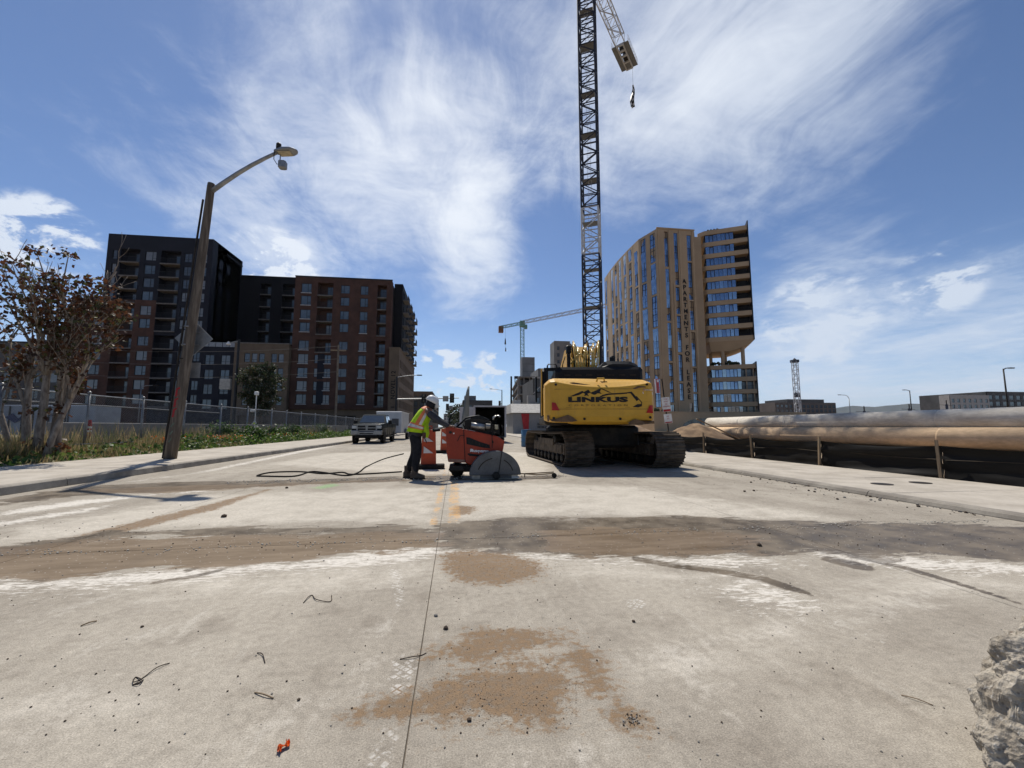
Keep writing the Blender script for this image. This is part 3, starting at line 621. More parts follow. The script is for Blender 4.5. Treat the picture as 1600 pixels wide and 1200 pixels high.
# tan corner tower with the vertical name, and its street side
F8 = Face((0, 83.9, 0), 0); m_ = MB(); F8.wall(m_, -13.24, -11.3, 0, 16.6, [(-12.85, -11.75, 4.6, 13.2, .05)])
F9 = Face((-11.3, 83.9, 0), PI/2); hs = [(1.6+2.1*k, 2.7+2.1*k, z, z+1.7) for k in range(13) for z in (13.0, 10.2, 7.4, 4.9)]
F9.wall(m_, 0, 30, 0, 16.6, hs); m_.box(-13.23, -11.55, 84.2, 113.8, 0, 16.3); m_.build('tan_wall', M['tan'], bb, off=bb.location)
m_ = MB(); m_.box(-13.3, -11.2, 83.8, 114, 16.602, 16.85); m_.build('cornice', M['tan'], bb, off=bb.location)
for h in hs: put_window(F9, (h[0]+h[1])/2, h[2], 1.1, 1.7, 'single', bb, 'glass')
tm = text_mesh('NOVEL 12', 1.15, M['letter'], .03, spacing=1.12, bold=.02)
o = link('sign_lettering', tm, bb, Vector((-12.3, 83.9, 9.3))-bb.location); o.rotation_euler = Matrix(((0, -1, 0), (0, 0, -1), (1, 0, 0))).to_euler()
m_ = MB(); m_.box(-12.65, -11.95, 83.88, 83.94, 4.85, 5.05); m_.build('sign_bar', M['letter'], bb, off=bb.location)
F10 = Face((-11.55, 88.5, 0), PI/2)            # balconies stepping along the street side
for k in range(4):
    for i, z in enumerate((29.4, 26.6, 23.8, 21.0, 18.2)):
        m_ = MB(); u0 = 1+k*6.2; p = [F10.P(u0, z-1.3, 0), F10.P(u0+3.4, z-1.3, 0), F10.P(u0+3.4, z-1.3, -1.1), F10.P(u0, z-1.3, -1.1)]
        m_.loft([p, [q_+Vector((0, 0, .2)) for q_ in p]]); o = m_.build('balcony', M['slab'], bb, off=bb.location)
        link('railing', rail_mesh(3.4), o, F10.P(u0+1.7, z-1.1, -1.05)-bb.location, (0, 0, PI/2))
        put_window(F10, u0+1.2, z-1.05, 1.6, 2.0, 'door', bb, 'glass', -.09)
m_ = MB(); m_.box(-26.3, -25.3, 90, 91, 30.9, 32.3); m_.box(-17.5, -16.8, 88, 88.6, 31, 31.5); m_.box(-16.2, -15.6, 88, 88.6, 31, 31.5); m_.build('roof_unit', M['cream'], bb, off=bb.location)

# --- beige tower with slit windows on the right
ap = thing('apartment_tower', 'beige slit windowed tower with vertical black lettering behind the yellow excavator', 'tower', (60, 103, 0))
ZT = 55.3
def strip_window(F, u, z0, z1, w, root, d=.28):
    n = max(1, round((z1-z0)/1.75)); ph = (z1-z0)/n; t = .10
    f = MB(); f.box(-w/2, -w/2+t, 0, .1, 0, z1-z0); f.box(w/2-t, w/2, 0, .1, 0, z1-z0); f.box(-t/2+w*.12, t/2+w*.12, -.01, .096, t, z1-z0-t)
    for k in range(n+1):
        zz = min(max(k*ph-t/2, 0), z1-z0-t); f.box(-w/2+t, w/2-t, .002, .098, zz, zz+t)
    o = link('window', f.mesh('window', M['frame']), root, F.P(u, z0, d)-root.location, (0, 0, F.a))
    k2 = max(1, n//2)
    for k in range(k2):
        key = ('sp', round(w, 2), round((z1-z0)/k2, 2))
        if key not in _WC: _WC[key] = MB().box(-w/2+.02, w/2-.02, .05, .07, .015, (z1-z0)/k2-.015).mesh('pane', M['glass_tower'])
        link('pane', _WC[key], o, (0, 0, k*(z1-z0)/k2), (random.uniform(-.05, .06), 0, random.uniform(-.05, .05)))
FA = Face((54, 103, 0), 0.0)
strips = [(2.6, 1.15, [(44.6, 54.6), (29.5, 44.0), (18.6, 29.0), (7.5, 18.0), (4.7, 6.9)]), (5.4, 1.15, [(39.6, 54.4), (31.5, 39.0), (21.0, 31.0), (13.2, 20.4), (8.0, 12.6)]), (7.9, 1.0, [(4.7, 7.4)]),
          (9.3, 1.3, [(46.6, 54.0), (35.6, 46.2), (27.2, 35.2), (17.2, 26.6), (10.3, 16.8), (4.7, 9.9)])]
xo = lambda u, z: u+.0
hs = []
for u, w, segs in strips:
    for a, e in segs: hs.append((u-w/2, u+w/2, a, e, .40))
m_ = MB(); FA.wall(m_, 0, 10.9, 4.6, ZT, hs); m_.build('front_wall', M['stone'], ap, off=ap.location)
for u, w, segs in strips:
    for a, e in segs: strip_window(FA, u, a, e, w, ap)
m_ = MB()                                      # shallow piers and panel joints standing proud of the front
for u, a, e in ((.35, 4.7, 55.2), (3.6, 18, 55.2), (4.4, 4.7, 40), (6.6, 30, 55.2), (10.4, 4.7, 55.2), (8.4, 10, 36)): m_.box(54+u-.22, 54+u+.22, 102.84, 102.999, a, e)
m_.build('pier', M['stone2'], ap, off=ap.location)
m_ = MB(); m_.box(53.9, 65.0, 102.8, 103.3, ZT+.003, ZT+.35); m_.build('coping', M['stone2'], ap, off=ap.location)
poly = [(54.0, 103.0), (51.9, 110.0), (51.75, 118.0), (51.9, 126.0), (52.5, 134), (53.4, 142)]
cseg = 0
for i in range(len(poly)-1):
    (xa, ya), (xb, yb) = poly[i+1], poly[i]; L = math.hypot(xb-xa, yb-ya); FS = Face((xa, ya, 0), math.atan2(yb-ya, xb-xa))
    n = max(2, round(L/3.5)); hs = []; st = []
    for k in range(n):
        u = (k+.5)*L/n; z = 4.7+random.uniform(0, 5); w = 1.95
        if random.random() < .08: continue
        while z < ZT-3:
            ln = random.choice((7.0, 8.6, 10.4, 13.8)); e = min(z+ln, ZT-.8)
            if e-z > 2.5: hs.append((u-w/2, u+w/2, z, e, .12)); st.append((u, z, e, w))
            z = e+.5
    m_ = MB(); FS.wall(m_, 0, L, 4.6, ZT, hs); m_.build('side_wall', M['stone'], ap, off=ap.location)
    m_ = MB()
    for k in range(n+1):
        u = min(max(k*L/n, .14), L-.14); p = [FS.P(u-.10, 4.7, -.05), FS.P(u+.10, 4.7, -.05), FS.P(u+.13, 4.7, -.002), FS.P(u-.13, 4.7, -.002)]
        m_.loft([p, [q_+Vector((0, 0, ZT-4.8)) for q_ in p]])
    m_.build('pier', M['stone2'], ap, off=ap.location)
    for u, a, e, w in st: strip_window(FS, u, a, e, w, ap, .01)
m_ = MB(); m_.loft([[(x+1.0, y+(.6 if i == 0 else 0), 0) for i, (x, y) in enumerate(poly)]+[(64.5, 142, 0), (64.5, 103.6, 0)], [(x+1.0, y+(.6 if i == 0 else 0), ZT-.1) for i, (x, y) in enumerate(poly)]+[(64.5, 142, ZT-.1), (64.5, 103.6, ZT-.1)]])
m_.box(64.5, 68.5, 105.5, 130, 0, ZT-.4); m_.box(64.52, 65.2, 103.3, 105.4, 4.6, ZT-.2)
m_.build('core', M['stone'], ap, off=ap.location)
m_ = MB()
for _ in range(6):
    x, y = random.uniform(55, 63), random.uniform(104, 112); m_.box(x, x+1.4, y, y+1, ZT-.1, ZT+.7)
m_.build('roof_planter', M['planting'], ap, off=ap.location)
for i, ch in enumerate('APARTMENTS FOR LEASE'):
    if ch == ' ': continue
    o = link('sign_letter', text_mesh(ch, 1.75, M['letter'], .05, bold=.035), ap, Vector((54+7.35, 102.92, 40.6-i*1.665))-ap.location, (PI/2, 0, 0))
# --- cantilevered block with ribbon windows
P0 = Vector((69.94, 106.0, 0)); A28 = R(-28)
rb = thing('apartment_block', 'beige block with ribbon windows raised on columns over a four storey base', 'building', P0)
FB = Face(P0, A28); LB = 10.85; WU = 7.45
def ribbon(z0, z1, u0, u1, nm=8, pm='glass_tower'):
    f = MB(); w = (u1-u0); t = .08; h = z1-z0
    f.box(0, w, 0, .1, 0, t); f.box(0, w, 0, .1, h-t, h)
    for k in range(nm+1): x = min(max(w*k/nm-t/2, 0), w-t); f.box(x, x+t, .002, .098, t, h-t)
    for k in (1, nm-2): f.box(w*k/nm+t/2, w*(k+1)/nm-t/2, -.02, .05, h*.86, h*.86+t); f.box(w*k/nm-.02, w*k/nm+.12, -.03, .05, .05, h*.9); f.box(w*(k+1)/nm-.12, w*(k+1)/nm+.02, -.03, .05, .05, h*.9)
    o = link('window', f.mesh('window', M['frame']), rb, FB.P(u0, z0, .25)-rb.location, (0, 0, A28))
    for k in range(nm):
        key = ('rp', nm, round(w, 2), round(h, 2), pm)
        if key not in _WC: _WC[key] = MB().box(.02, w/nm-.02, .05, .07, .02, h-.02).mesh('pane', M[pm])
        link('pane', _WC[key], o, (w*k/nm, 0, 0), (random.uniform(-.03, .04), 0, random.uniform(-.04, .04)))
def slab_ring(z0, z1, mat, name, u0=-.05, u1=None, dep=14, out=0.0, u_notch=None):
    m_ = MB(); u1 = LB if u1 is None else u1
    p = [FB.P(u0, z0, -out), FB.P(u1, z0, -out), FB.P(u1, z0, dep), FB.P(u0, z0, dep), FB.P(u0-1.6, z0, 3.0), FB.P(u0-1.6, z0, 1.2)] if name != 'fin' else [FB.P(u0, z0, -out), FB.P(u1, z0, -out), FB.P(u1, z0, dep), FB.P(u0, z0, dep)]
    m_.loft([p, [q_+Vector((0, 0, z1-z0)) for q_ in p]]); return m_.build(name, mat, rb, off=rb.location)
zb = [56.9, 53.0, 48.6, 44.25, 39.9, 35.5, 31.2, 26.85]
zb = [57.0-3.46*k for k in range(10)]          # spandrel tops of the raised block
for k, z in enumerate(zb):
    last = k == 9
    slab_ring(z-1.25, z, M['stone2'], 'spandrel', dep=14)
    if not last:
        ribbon(z-3.44, z-1.27, .15, WU, 7)
        m_ = MB(); m_.box(0, WU, .4, 13.5, 0, 2.2)
        me = m_.mesh('inner_wall', M['char']); link('inner_wall', me, rb, FB.P(0, z-3.45, 0)-rb.location, (0, 0, A28))
        link('railing', rail_mesh(LB-WU-.5), rb, FB.P((WU+LB)/2, z-3.45, .15)-rb.location, (0, 0, A28))
        m_ = MB(); m_.box(WU+.02, LB-.25, 2.3, 2.4, 0, 2.2); link('balcony_wall', m_.mesh('balcony_wall', M['char']), rb, FB.P(0, z-3.45, 0)-rb.location, (0, 0, A28))
m_ = MB(); p = [FB.P(LB, 24.6, -.25), FB.P(LB+.25, 24.6, -.25), FB.P(LB+.25, 24.6, 10), FB.P(LB, 24.6, 10)]; m_.loft([p, [q_+Vector((0, 0, 33.6)) for q_ in p]]); m_.build('end_fin', M['frame'], rb, off=rb.location)
zu = zb[-1]-1.25                               # curved underside
m_ = MB(); rr = []
for k in range(7):
    t = k/6; s_ = math.sin(t*PI/2)
    dz = 2.6*(1-math.cos(t*PI/2)); e = 3.6*s_ if False else 3.4*t*t
    rr.append([FB.P(0+.4*t, zu-2.6*t, .1+1.0*t), FB.P(LB-4.8*t*t-.6*t, zu-2.6*t, .1+1.0*t), FB.P(LB-4.8*t*t-.6*t, zu-2.6*t, 13), FB.P(-1.5, zu-2.6*t, 13)])
m_.loft(rr[::-1]); m_.build('curved_underside', M['stone'], rb, off=rb.location)
zl = 18.0
for k in range(4):
    z = zl-3.4*k; slab_ring(z-1.15, z, M['stone'], 'spandrel', dep=12, u1=LB+.1)
    ribbon(z-3.38, z-1.17, .15, WU, 8)
    m_ = MB(); m_.box(0, WU, .4, 11.5, 0, 2.2); link('inner_wall', m_.mesh('inner_wall', M['char']), rb, FB.P(0, z-3.4, 0)-rb.location, (0, 0, A28))
    m_ = MB(); m_.box(WU+.02, LB-.25, 1.6, 1.7, 0, 2.2); link('balcony_wall', m_.mesh('balcony_wall', M['glass_blind']), rb, FB.P(0, z-3.4, 0)-rb.location, (0, 0, A28))
    link('railing', rail_mesh(LB-WU-.5), rb, FB.P((WU+LB)/2, z-3.4, .15)-rb.location, (0, 0, A28))
    for u in (WU+1.2, LB-.5):
        m_ = MB(); m_.box(-.12, .12, .3, .54, 0, 2.24); link('post', m_.mesh('post', M['stone']), rb, FB.P(u, z-3.4, 0)-rb.location, (0, 0, A28))
m_ = MB(); p = [FB.P(LB+.1, 4, -.2), FB.P(LB+.35, 4, -.2), FB.P(LB+.35, 4, 9), FB.P(LB+.1, 4, 9)]; m_.loft([p, [q_+Vector((0, 0, 14.6)) for q_ in p]]); m_.build('end_fin', M['frame'], rb, off=rb.location)
for u, d, r_ in ((3.3, 1.6, .5), (8.3, 1.6, .5), (.6, 5, .45), (4.6, 7, .45)):
    MB().bar(FB.P(u, zl+.02, d), FB.P(u, 22.9, d), r_, 14).build('column', M['stone'], rb, off=rb.location)
m_ = MB()
for k in range(24):
    u = random.uniform(.3, 7.5); d = random.uniform(.8, 5); s_ = random.uniform(.3, .7); c = FB.P(u, zl+.3, d)
    m_.lathe([(.02, 0), (s_, s_*.6), (s_*.8, s_*1.3), (.05, s_*1.8)], 7, c)
m_.build('terrace_planting', M['planting'], rb, off=rb.location)
m_ = MB()
for k in range(8): u = 7.6+k*.4; m_.lathe([(.02, 0), (.3, .25), (.25, .6), (.03, .8)], 6, FB.P(u-6.5, 57.0, 1+.5*(k % 2)))
m_.build('roof_planting', M['planting'], rb, off=rb.location)
# podium with a big arch
pd = thing('podium', 'beige single storey podium wall with a wide dark glazed arch below the lettered tower', 'building', (62, 97, 0))
m_ = MB(); xs = np.linspace(55.3, 74.0, 25); cx, hw = 64.6, 9.35
def arch(x): t = abs(x-cx)/hw; return .3+3.0*max(0, 1-t**3.2)**(1/2.2)
FP = Face((0, 97, 0), 0)
m_.quad((48.3, 97, -.1), (55.3, 97, -.1), (55.3, 97, 4.6), (48.3, 97, 4.6)); m_.quad((74, 97, -.1), (90, 97, -.1), (90, 97, 4.6), (74, 97, 4.6))
for a, e in zip(xs[:-1], xs[1:]):
    m_.quad((a, 97, arch(a)), (e, 97, arch(e)), (e, 97, 4.6), (a, 97, 4.6)); m_.quad((a, 97, arch(a)), (a, 97.9, arch(a)), (e, 97.9, arch(e)), (e, 97, arch(e)))
m_.quad((48.3, 97, 4.6), (90, 97, 4.6), (90, 103, 4.6), (48.3, 103, 4.6)); m_.quad((48.3, 97, -.1), (48.3, 97, 4.6), (48.3, 140, 4.6), (48.3, 140, -.1)); m_.quad((90, 97, -.1), (90, 140, -.1), (90, 140, 4.6), (90, 97, 4.6))
m_.quad((48.3, 103, 4.6), (90, 103, 4.6), (90, 140, 4.6), (48.3, 140, 4.6)); m_.build('wall', M['stone2'], pd, off=pd.location)
for a in range(16):
    x0 = 55.4+a*1.16; MB().box(x0, x0+1.1, 97.7, 97.75, 0, 3.4).build('pane', M['glass'], pd, off=pd.location)
m_ = MB(); m_.box(48.25, 90, 96.95, 97.3, 4.602, 4.9); m_.build('coping', M['stone'], pd, off=pd.location)
m_ = MB()
for k in range(16):
    c = (random.uniform(48.5, 53), 98+random.random(), 4.6); m_.lathe([(.02, 0), (.5, .4), (.4, .9), (.03, 1.3)], 6, c)
m_.build('planting', M['planting'], pd, off=pd.location)
# ------------------------------------------------------------------ tower cranes
M['crane_navy'] = pmat('dark_blue_crane_steel', (.016, .020, .034), .55, .0, col2=(.03, .032, .045), scale=1.5)
M['crane_white'] = pmat('pale_crane_steel', (.50, .51, .52), .5, col2=(.40, .41, .42), scale=2)
M['crane_green'] = pmat('green_crane_steel', (.10, .22, .17), .5, col2=(.16, .30, .24), scale=2)
M['mesh_deck'] = pmat('grating_deck', (.20, .21, .215), .7, col2=(.13, .135, .14), scale=6)
def lattice(m_, c0, ax, u, v, L, s, bay, chord=.09, brace=.05, start=0.0, zig=True):
    """square lattice along ax from c0; u, v the side directions, s the side"""
    c0 = Vector(c0); ax = Vector(ax).normalized(); u = Vector(u); v = Vector(v)
    cs = [c0+u*s/2*a+v*s/2*b_ for a, b_ in ((-1, -1), (1, -1), (1, 1), (-1, 1))]
    for c in cs: m_.bar(c, c+ax*L, chord)
    n = max(1, round(L/bay))
    for i in range(n+1):
        for k in range(4):
            a = cs[k]+ax*(L*i/n); e = cs[(k+1) % 4]+ax*(L*i/n); m_.bar(a, e, brace, cap=False)
            if i < n:
                mid = (cs[k]+cs[(k+1) % 4])/2+ax*(L*(i+.5)/n)
                if zig: m_.bar(a, cs[(k+1) % 4]+ax*(L*(i+1)/n) if (i+k) % 2 == 0 else (cs[k]+ax*(L*(i+1)/n)), brace, cap=False) if (i+k) % 2 == 0 else m_.bar(e, cs[k]+ax*(L*(i+1)/n), brace, cap=False)
cr = thing('tower_crane', 'tall dark blue lattice tower crane rising behind the yellow excavator', 'crane', (17.3, 50.5, -.1))
rot = R(-26); cu, cv = Vector((math.cos(rot), math.sin(rot), 0)), Vector((-math.sin(rot), math.cos(rot), 0)); S = 2.15
def mast(z0, z1, mat, name):
    m_ = MB(); lattice(m_, (0, 0, z0), (0, 0, 1), cu, cv, z1-z0, S, 1.45, .125, .07); m_.build(name, mat, cr)
mast(.1, 23.2, M['crane_navy'], 'mast_section'); mast(23.35, 29.6, M['crane_white'], 'mast_section'); mast(29.75, 66, M['crane_navy'], 'mast_section')
for k, z in enumerate((16.4, 21.6, 27.6, 34, 40, 46.5, 53, 59)):
    a = 1 if k % 2 == 0 else -1
    m_ = MB(); Mx = Matrix.Translation((0, 0, z)) @ Matrix.Rotation(rot, 4, 'Z')
    m_.box(-S/2+.1, S/2-.1, -S/2+.1 if a > 0 else -.2, .35 if a > 0 else S/2-.1, 0, .06, Mx); m_.build('rest_platform', M['mesh_deck'], cr)
m_ = MB()
for k in range(16):
    z = 2+k*4; x0 = -.35+.1*(k % 2); p = cu*x0+cv*.2; p2 = cu*(x0+.42)+cv*.2
    m_.bar(p+Vector((0, 0, z)), p+Vector((0, 0, z+4)), .022); m_.bar(p2+Vector((0, 0, z)), p2+Vector((0, 0, z+4)), .022)
    for j in range(13): m_.bar(p+Vector((0, 0, z+j*.3)), p2+Vector((0, 0, z+j*.3)), .014, cap=False)
m_.build('ladder', M['crane_white'], cr)
ZJ = 66.0                                      # counter jib seen from underneath
MBs = MB(); MBs.lathe([(1.6, 0), (1.7, .5), (1.4, 1.4)], 12, (0, 0, 66.0)); MBs.build('slewing_ring', M['crane_white'], cr)
e0, e1, e2 = gz(917, -95, ZJ), gz(951, 22, ZJ), gz(983, 103, ZJ)
mo = Vector(cr.location); mtop = Vector((mo.x, mo.y, ZJ)); dj = (e2-mtop); dj.z = 0; LJ = dj.length; dj.normalize(); pj = Vector((dj.y, -dj.x, 0))
L1 = (e1-mtop).length
m_ = MB(); lattice(m_, (0, 0, ZJ+.9), dj, pj, (0, 0, 1), LJ*.74, 1.6, 1.9, .09, .05); m_.build('counter_jib', M['crane_white'], cr)
m_ = MB(); B = lambda a, l, z: dj*a+pj*l+Vector((0, 0, z))
def flat(m_, a0, a1, l0, l1, z0, z1): m_.loft([[B(a0, l0, z0), B(a1, l0, z0), B(a1, l1, z0), B(a0, l1, z0)], [B(a0, l0, z1), B(a1, l0, z1), B(a1, l1, z1), B(a0, l1, z1)]])
ja, jb = LJ*.735, LJ+.4
flat(m_, ja, jb, -.62, -.45, ZJ-.35, ZJ); flat(m_, ja, jb, .45, .62, ZJ-.35, ZJ)
for t in (0, .22, .42, .68, .97): a = ja+(jb-ja)*t; flat(m_, a, a+.22, -.445, .445, ZJ-.3, ZJ-.02)
m_.build('jib_beam', M['crane_white'], cr)
m_ = MB(); flat(m_, ja, jb, -1.45, -.64, ZJ-.1, ZJ-.04); flat(m_, ja, jb, .64, 1.45, ZJ-.1, ZJ-.04); flat(m_, ja+(jb-ja)*.68, jb-.25, -.44, .44, ZJ-.2, ZJ-.1); m_.build('walkway', M['mesh_deck'], cr)
m_ = MB()
for l in (-1.42, 1.42):
    for h in (.5, 1.05): m_.bar(B(ja, l, ZJ+h), B(jb, l, ZJ+h), .025)
    for k in range(9): a = ja+(jb-ja)*k/8; m_.bar(B(a, l, ZJ-.1), B(a, l, ZJ+1.05), .025)
m_.build('railing', M['crane_white'], cr)
for k in range(2):
    m_ = MB(); flat(m_, ja+1.0+k*2.0, ja+2.0+k*2.0, -.40, .40, ZJ-.02, ZJ+1.1); m_.build('winch', M['steel_dark'], cr)
m_ = MB(); flat(m_, jb-2.6, jb-.3, -.42, .42, ZJ, ZJ+2.2); m_.build('counterweight', M['grey'], cr)
fl = thing('flag', 'limp black and white flag hanging on a line below the crane counter jib', 'flag', mo+B(jb-.1, .5, ZJ-8.0))
m_ = MB(); m_.bar((0, 0, 4.4), (0, 0, 8.0), .02); m_.build('line', M['steel_dark'], fl)
m_ = MB(); cols = 10; rws = 26
for i in range(rws+1):
    for j in range(cols+1):
        t = i/rws; w = .28+.62*t; a = j/cols; x = (a-.5)*w+.12*math.sin(t*7); y = .22*math.sin(a*9+t*4)*(.4+t); m_.v.append((x-.25*t, y, 4.4-4.4*t-(.25*abs(a-.5))*2*t))
for i in range(rws):
    for j in range(cols):
        m_.cur = (i//3+j//3) % 2; k = i*(cols+1)+j; m_.face((k, k+1, k+cols+2, k+cols+1))
m_.build('cloth', [M['black'], M['white']], fl)

c2 = thing('tower_crane', 'distant green and white flat top tower crane with jib over the concrete core', 'crane', (34.6, 216, -.1))
m_ = MB(); lattice(m_, (0, 0, 0), (0, 0, 1), (1, 0, 0), (0, 1, 0), 54.5, 1.9, 1.9, .13, .09); m_.build('mast', M['crane_green'], c2)
m_ = MB(); m_.box(-1.3, 1.3, -1.3, 1.3, 54.5, 57.6); m_.box(1.32, 2.6, -1.2, .4, 53.4, 55.6); m_.build('slewing_unit', M['crane_green'], c2)
jd = Vector((.93, -.36, 0)).normalized(); jd = (gz(905, 488, 57.0)-gz(778, 513, 57.0)); jd.z = 0; jd.normalize(); pdv = Vector((jd.y, -jd.x, 0))
m_ = MB(); lattice(m_, jd*1.2+Vector((0, 0, 57)), jd, pdv, (0, 0, 1), 50, 1.5, 2.2, .11, .08); m_.build('jib', M['crane_white'], c2)
m_ = MB(); lattice(m_, -jd*1.2+Vector((0, 0, 56.6)), -jd, pdv, (0, 0, 1), 14.5, 1.3, 2.2, .11, .08); m_.build('counter_jib', M['crane_green'], c2)
m_ = MB(); p = -jd*15; m_.box(p.x-1.3, p.x+1.3, p.y-1.2, p.y+1.2, 53.6, 57); m_.build('counterweight', pmat('rust_block', (.22, .11, .06), .8), c2)
h2 = MB(); p = -jd*11.8; h2.bar(p+Vector((0, 0, 46.5)), p+Vector((0, 0, 49.8)), .5, 6, .2); h2.bar(p+Vector((.2, 0, 42.6)), p+Vector((.3, 0, 44.6)), .4, 6, .2); h2.bar(p+Vector((0, 0, 44)), p+Vector((0, 0, 56)), .05); h2.build('hanging_line', M['steel_dark'], c2)
c3 = thing('tower_crane', 'white lattice crane mast without a jib standing beyond the pipes', 'crane', (181, 200, -.1))
m_ = MB(); lattice(m_, (0, 0, 0), (0, 0, 1), (.9, .43, 0), (-.43, .9, 0), 36.5, 2.3, 2.5, .17, .11); m_.build('mast', M['crane_white'], c3)
m_ = MB(); m_.box(-1.5, 1.5, -1.5, 1.5, 35.8, 37.2); m_.lathe([(1, 0), (.2, 1.0)], 6, (0, 0, 37.2)); m_.box(-.9, .9, -.9, .9, 17, 19.2); m_.build('climbing_cage', M['crane_navy'], c3)
c4 = thing('tower_crane', 'thin pale green crane mast behind the black street pole', 'crane', (27.6, 190, -.1))
m_ = MB(); lattice(m_, (0, 0, 0), (0, 0, 1), (1, 0, 0), (0, 1, 0), 23.5, 1.3, 1.6, .12, .09); m_.build('mast', M['crane_green'], c4)
m_ = MB(); m_.box(-.9, .9, -.9, .9, 23.5, 24.6); m_.build('mast_head', M['crane_navy'], c4)

# ------------------------------------------------------------------ buildings down the street
def far_block(name, label, cat, x0, x1, y0, y1, z1, mat, nx, nz, ww, wh, z_first=3.0, pm='glass', side=0, kind='single'):
    t = thing(name, label, cat, ((x0+x1)/2, y0, 0)); F = Face((x0, y0, 0), 0); W_ = x1-x0; hs = []
    for i in range(nx):
        for k in range(nz):
            u = (i+.5)*W_/nx; z = z_first+k*(z1-z_first-1)/nz; hs.append((u-ww/2, u+ww/2, z, z+wh))
    m_ = MB(); F.wall(m_, 0, W_, -.1, z1, hs, .3); m_.box(x0, x1, y0+.4, y1, -.1, z1-.05)
    m_.build('wall', mat, t, off=t.location)
    for h in hs: put_window(F, (h[0]+h[1])/2, h[2], ww, wh, kind, t, pm, .15)
    if side:
        FS = Face((x0, y1, 0), -PI/2) if side < 0 else Face((x1, y0, 0), PI/2); n = int((y1-y0)/4.5)
        xx = x0 if side < 0 else x1
        for i in range(n):
            for k in range(nz): put_window(FS, (i+.5)*(y1-y0)/n, z_first+k*(z1-z_first-1)/nz, 2.2, wh, kind, t, pm, -.09)
    return t
t = far_block('stair_core', 'bare grey concrete core below the distant green crane', 'building', 33.1, 39.2, 205, 214, 36.2, M['grey'], 1, 1, .8, 1.0, 3)
m_ = MB()
for k in range(9): m_.box(33.05, 39.25, 204.93, 204.995, 3.7*k+3, 3.7*k+3.15)
m_.build('pour_joint', M['greyd'], t, off=t.location); MB().box(32.3, 33.0, 204.6, 206, 0, 36).build('hoist_rail', M['cream'], t, off=t.location)
t = far_block('stair_core', 'second grey concrete core with small openings seen above the excavator cab', 'building', 41, 47.9, 170, 178, 37.5, M['grey'], 2, 5, 1.1, 1.5, 22)
# floors of the building under construction
fb = thing('unfinished_building', 'dark concrete frame building under construction beside the grey core', 'building', (30, 150, 0))
m_ = MB()
for k in range(7):
    z = 3.2*k; m_.loft([[(22.0+.12*k, 150, z), (36, 150, z), (43, 206, z), (27.5, 206, z)], [(22.0+.12*k, 150, z+.45), (36, 150, z+.45), (43, 206, z+.45), (27.5, 206, z+.45)]])
m_.build('floor_slab', M['grey'], fb, off=fb.location)
for k in range(6):
    for i in range(7):
        for (x, y) in ((22.4+i*2.15, 150.6), (23+i*.8, 152+i*8.5)):
            MB().box(x, x+.45, y, y+.45, 3.2*k+.452, 3.2*k+3.198).build('column', M['grey'], fb, off=fb.location)
m_ = MB(); m_.loft([[(23.6, 151.5, 0), (35.4, 151.5, 0), (42, 205, 0), (28.6, 205, 0)], [(23.6, 151.5, 18.5), (35.4, 151.5, 18.5), (42, 205, 18.5), (28.6, 205, 18.5)]]); m_.build('inner_wall', M['greyd'], fb, off=fb.location)
fb2 = far_block('unfinished_building', 'dark half clad frame building with white tarpaulin behind the red striped wall', 'building', 18.0, 30, 96, 112, 12.5, M['greyd'], 6, 4, 1.1, 1.5, 1.5)
m_ = MB()
for i in range(9):
    for j in range(9): m_.v.append((20.3+i*.2+.08*math.sin(j), 95.6+.12*math.sin(i*1.3+j), 9.4+j*.32-.3*abs(i-4)/4*(j < 4)))
for i in range(8):
    for j in range(8): k = i*9+j; m_.face((k, k+9, k+10, k+1))
tag(m_.build('tarpaulin', M['white']), 'white tarpaulin draped on the corner of the unfinished building', 'tarpaulin')
m_ = MB(); m_.box(17.8, 30.2, 95.9, 96.2, 12.51, 12.8); m_.bar((18, 96, 8.9), (20.3, 96, 11.2), .12); m_.build('edge_beam', M['cream'], fb2, off=fb2.location)
tall = far_block('office_block', 'grey block with gridded windows behind the concrete core', 'building', 36, 47, 180, 200, 27, M['grey'], 4, 6, 1.6, 2.0, 3, 'glass')
sw = thing('site_building', 'low grey building with a red stripe and pale roof beside the excavator', 'building', (11.6, 62, 0))
m_ = MB(); m_.box(8.5, 17, 62, 70, -.1, 3.15); m_.build('wall', pmat('mid_grey_cladding', (.23, .225, .22), .7, col2=(.19, .187, .183), scale=.6), sw, off=sw.location)
m_ = MB(); m_.loft([[(8.2, 61.6, 3.2), (17.3, 61.6, 3.2), (17.3, 70, 3.2), (8.2, 70, 3.2)], [(8.5, 64.5, 4.7), (17.1, 64.5, 4.7), (17.1, 70, 4.7), (8.5, 70, 4.7)]]); m_.build('roof', M['cream'], sw, off=sw.location)
m_ = MB(); m_.prism([(9.75, 3.1), (10.95, 3.1), (10.85, .6), (10.1, .6)], 61.90, 61.995); m_.build('red_stripe', pmat('red_panel', (.40, .02, .025), .5), sw, off=sw.location)
for k in range(6): MB().box(12.2+(k % 3)*.6, 12.7+(k % 3)*.6, 61.93, 61.995, .9+(k//3)*.45, 1.25+(k//3)*.45).build('wall_vent', M['greyd'], sw, off=sw.location)
MB().box(9.1, 10.3, 66, 67.2, 4.702, 5.4).build('roof_unit', M['cream'], sw, off=sw.location); MB().box(11.5, 12.9, 66, 67.2, 4.702, 6.2).build('roof_unit', M['grey'], sw, off=sw.location)
far_block('office_block', 'flat roofed grey office block far along the street beyond the cut panel', 'building', 3.0, 16.5, 190, 215, 13.2, M['greyd'], 6, 3, 1.5, 1.8)
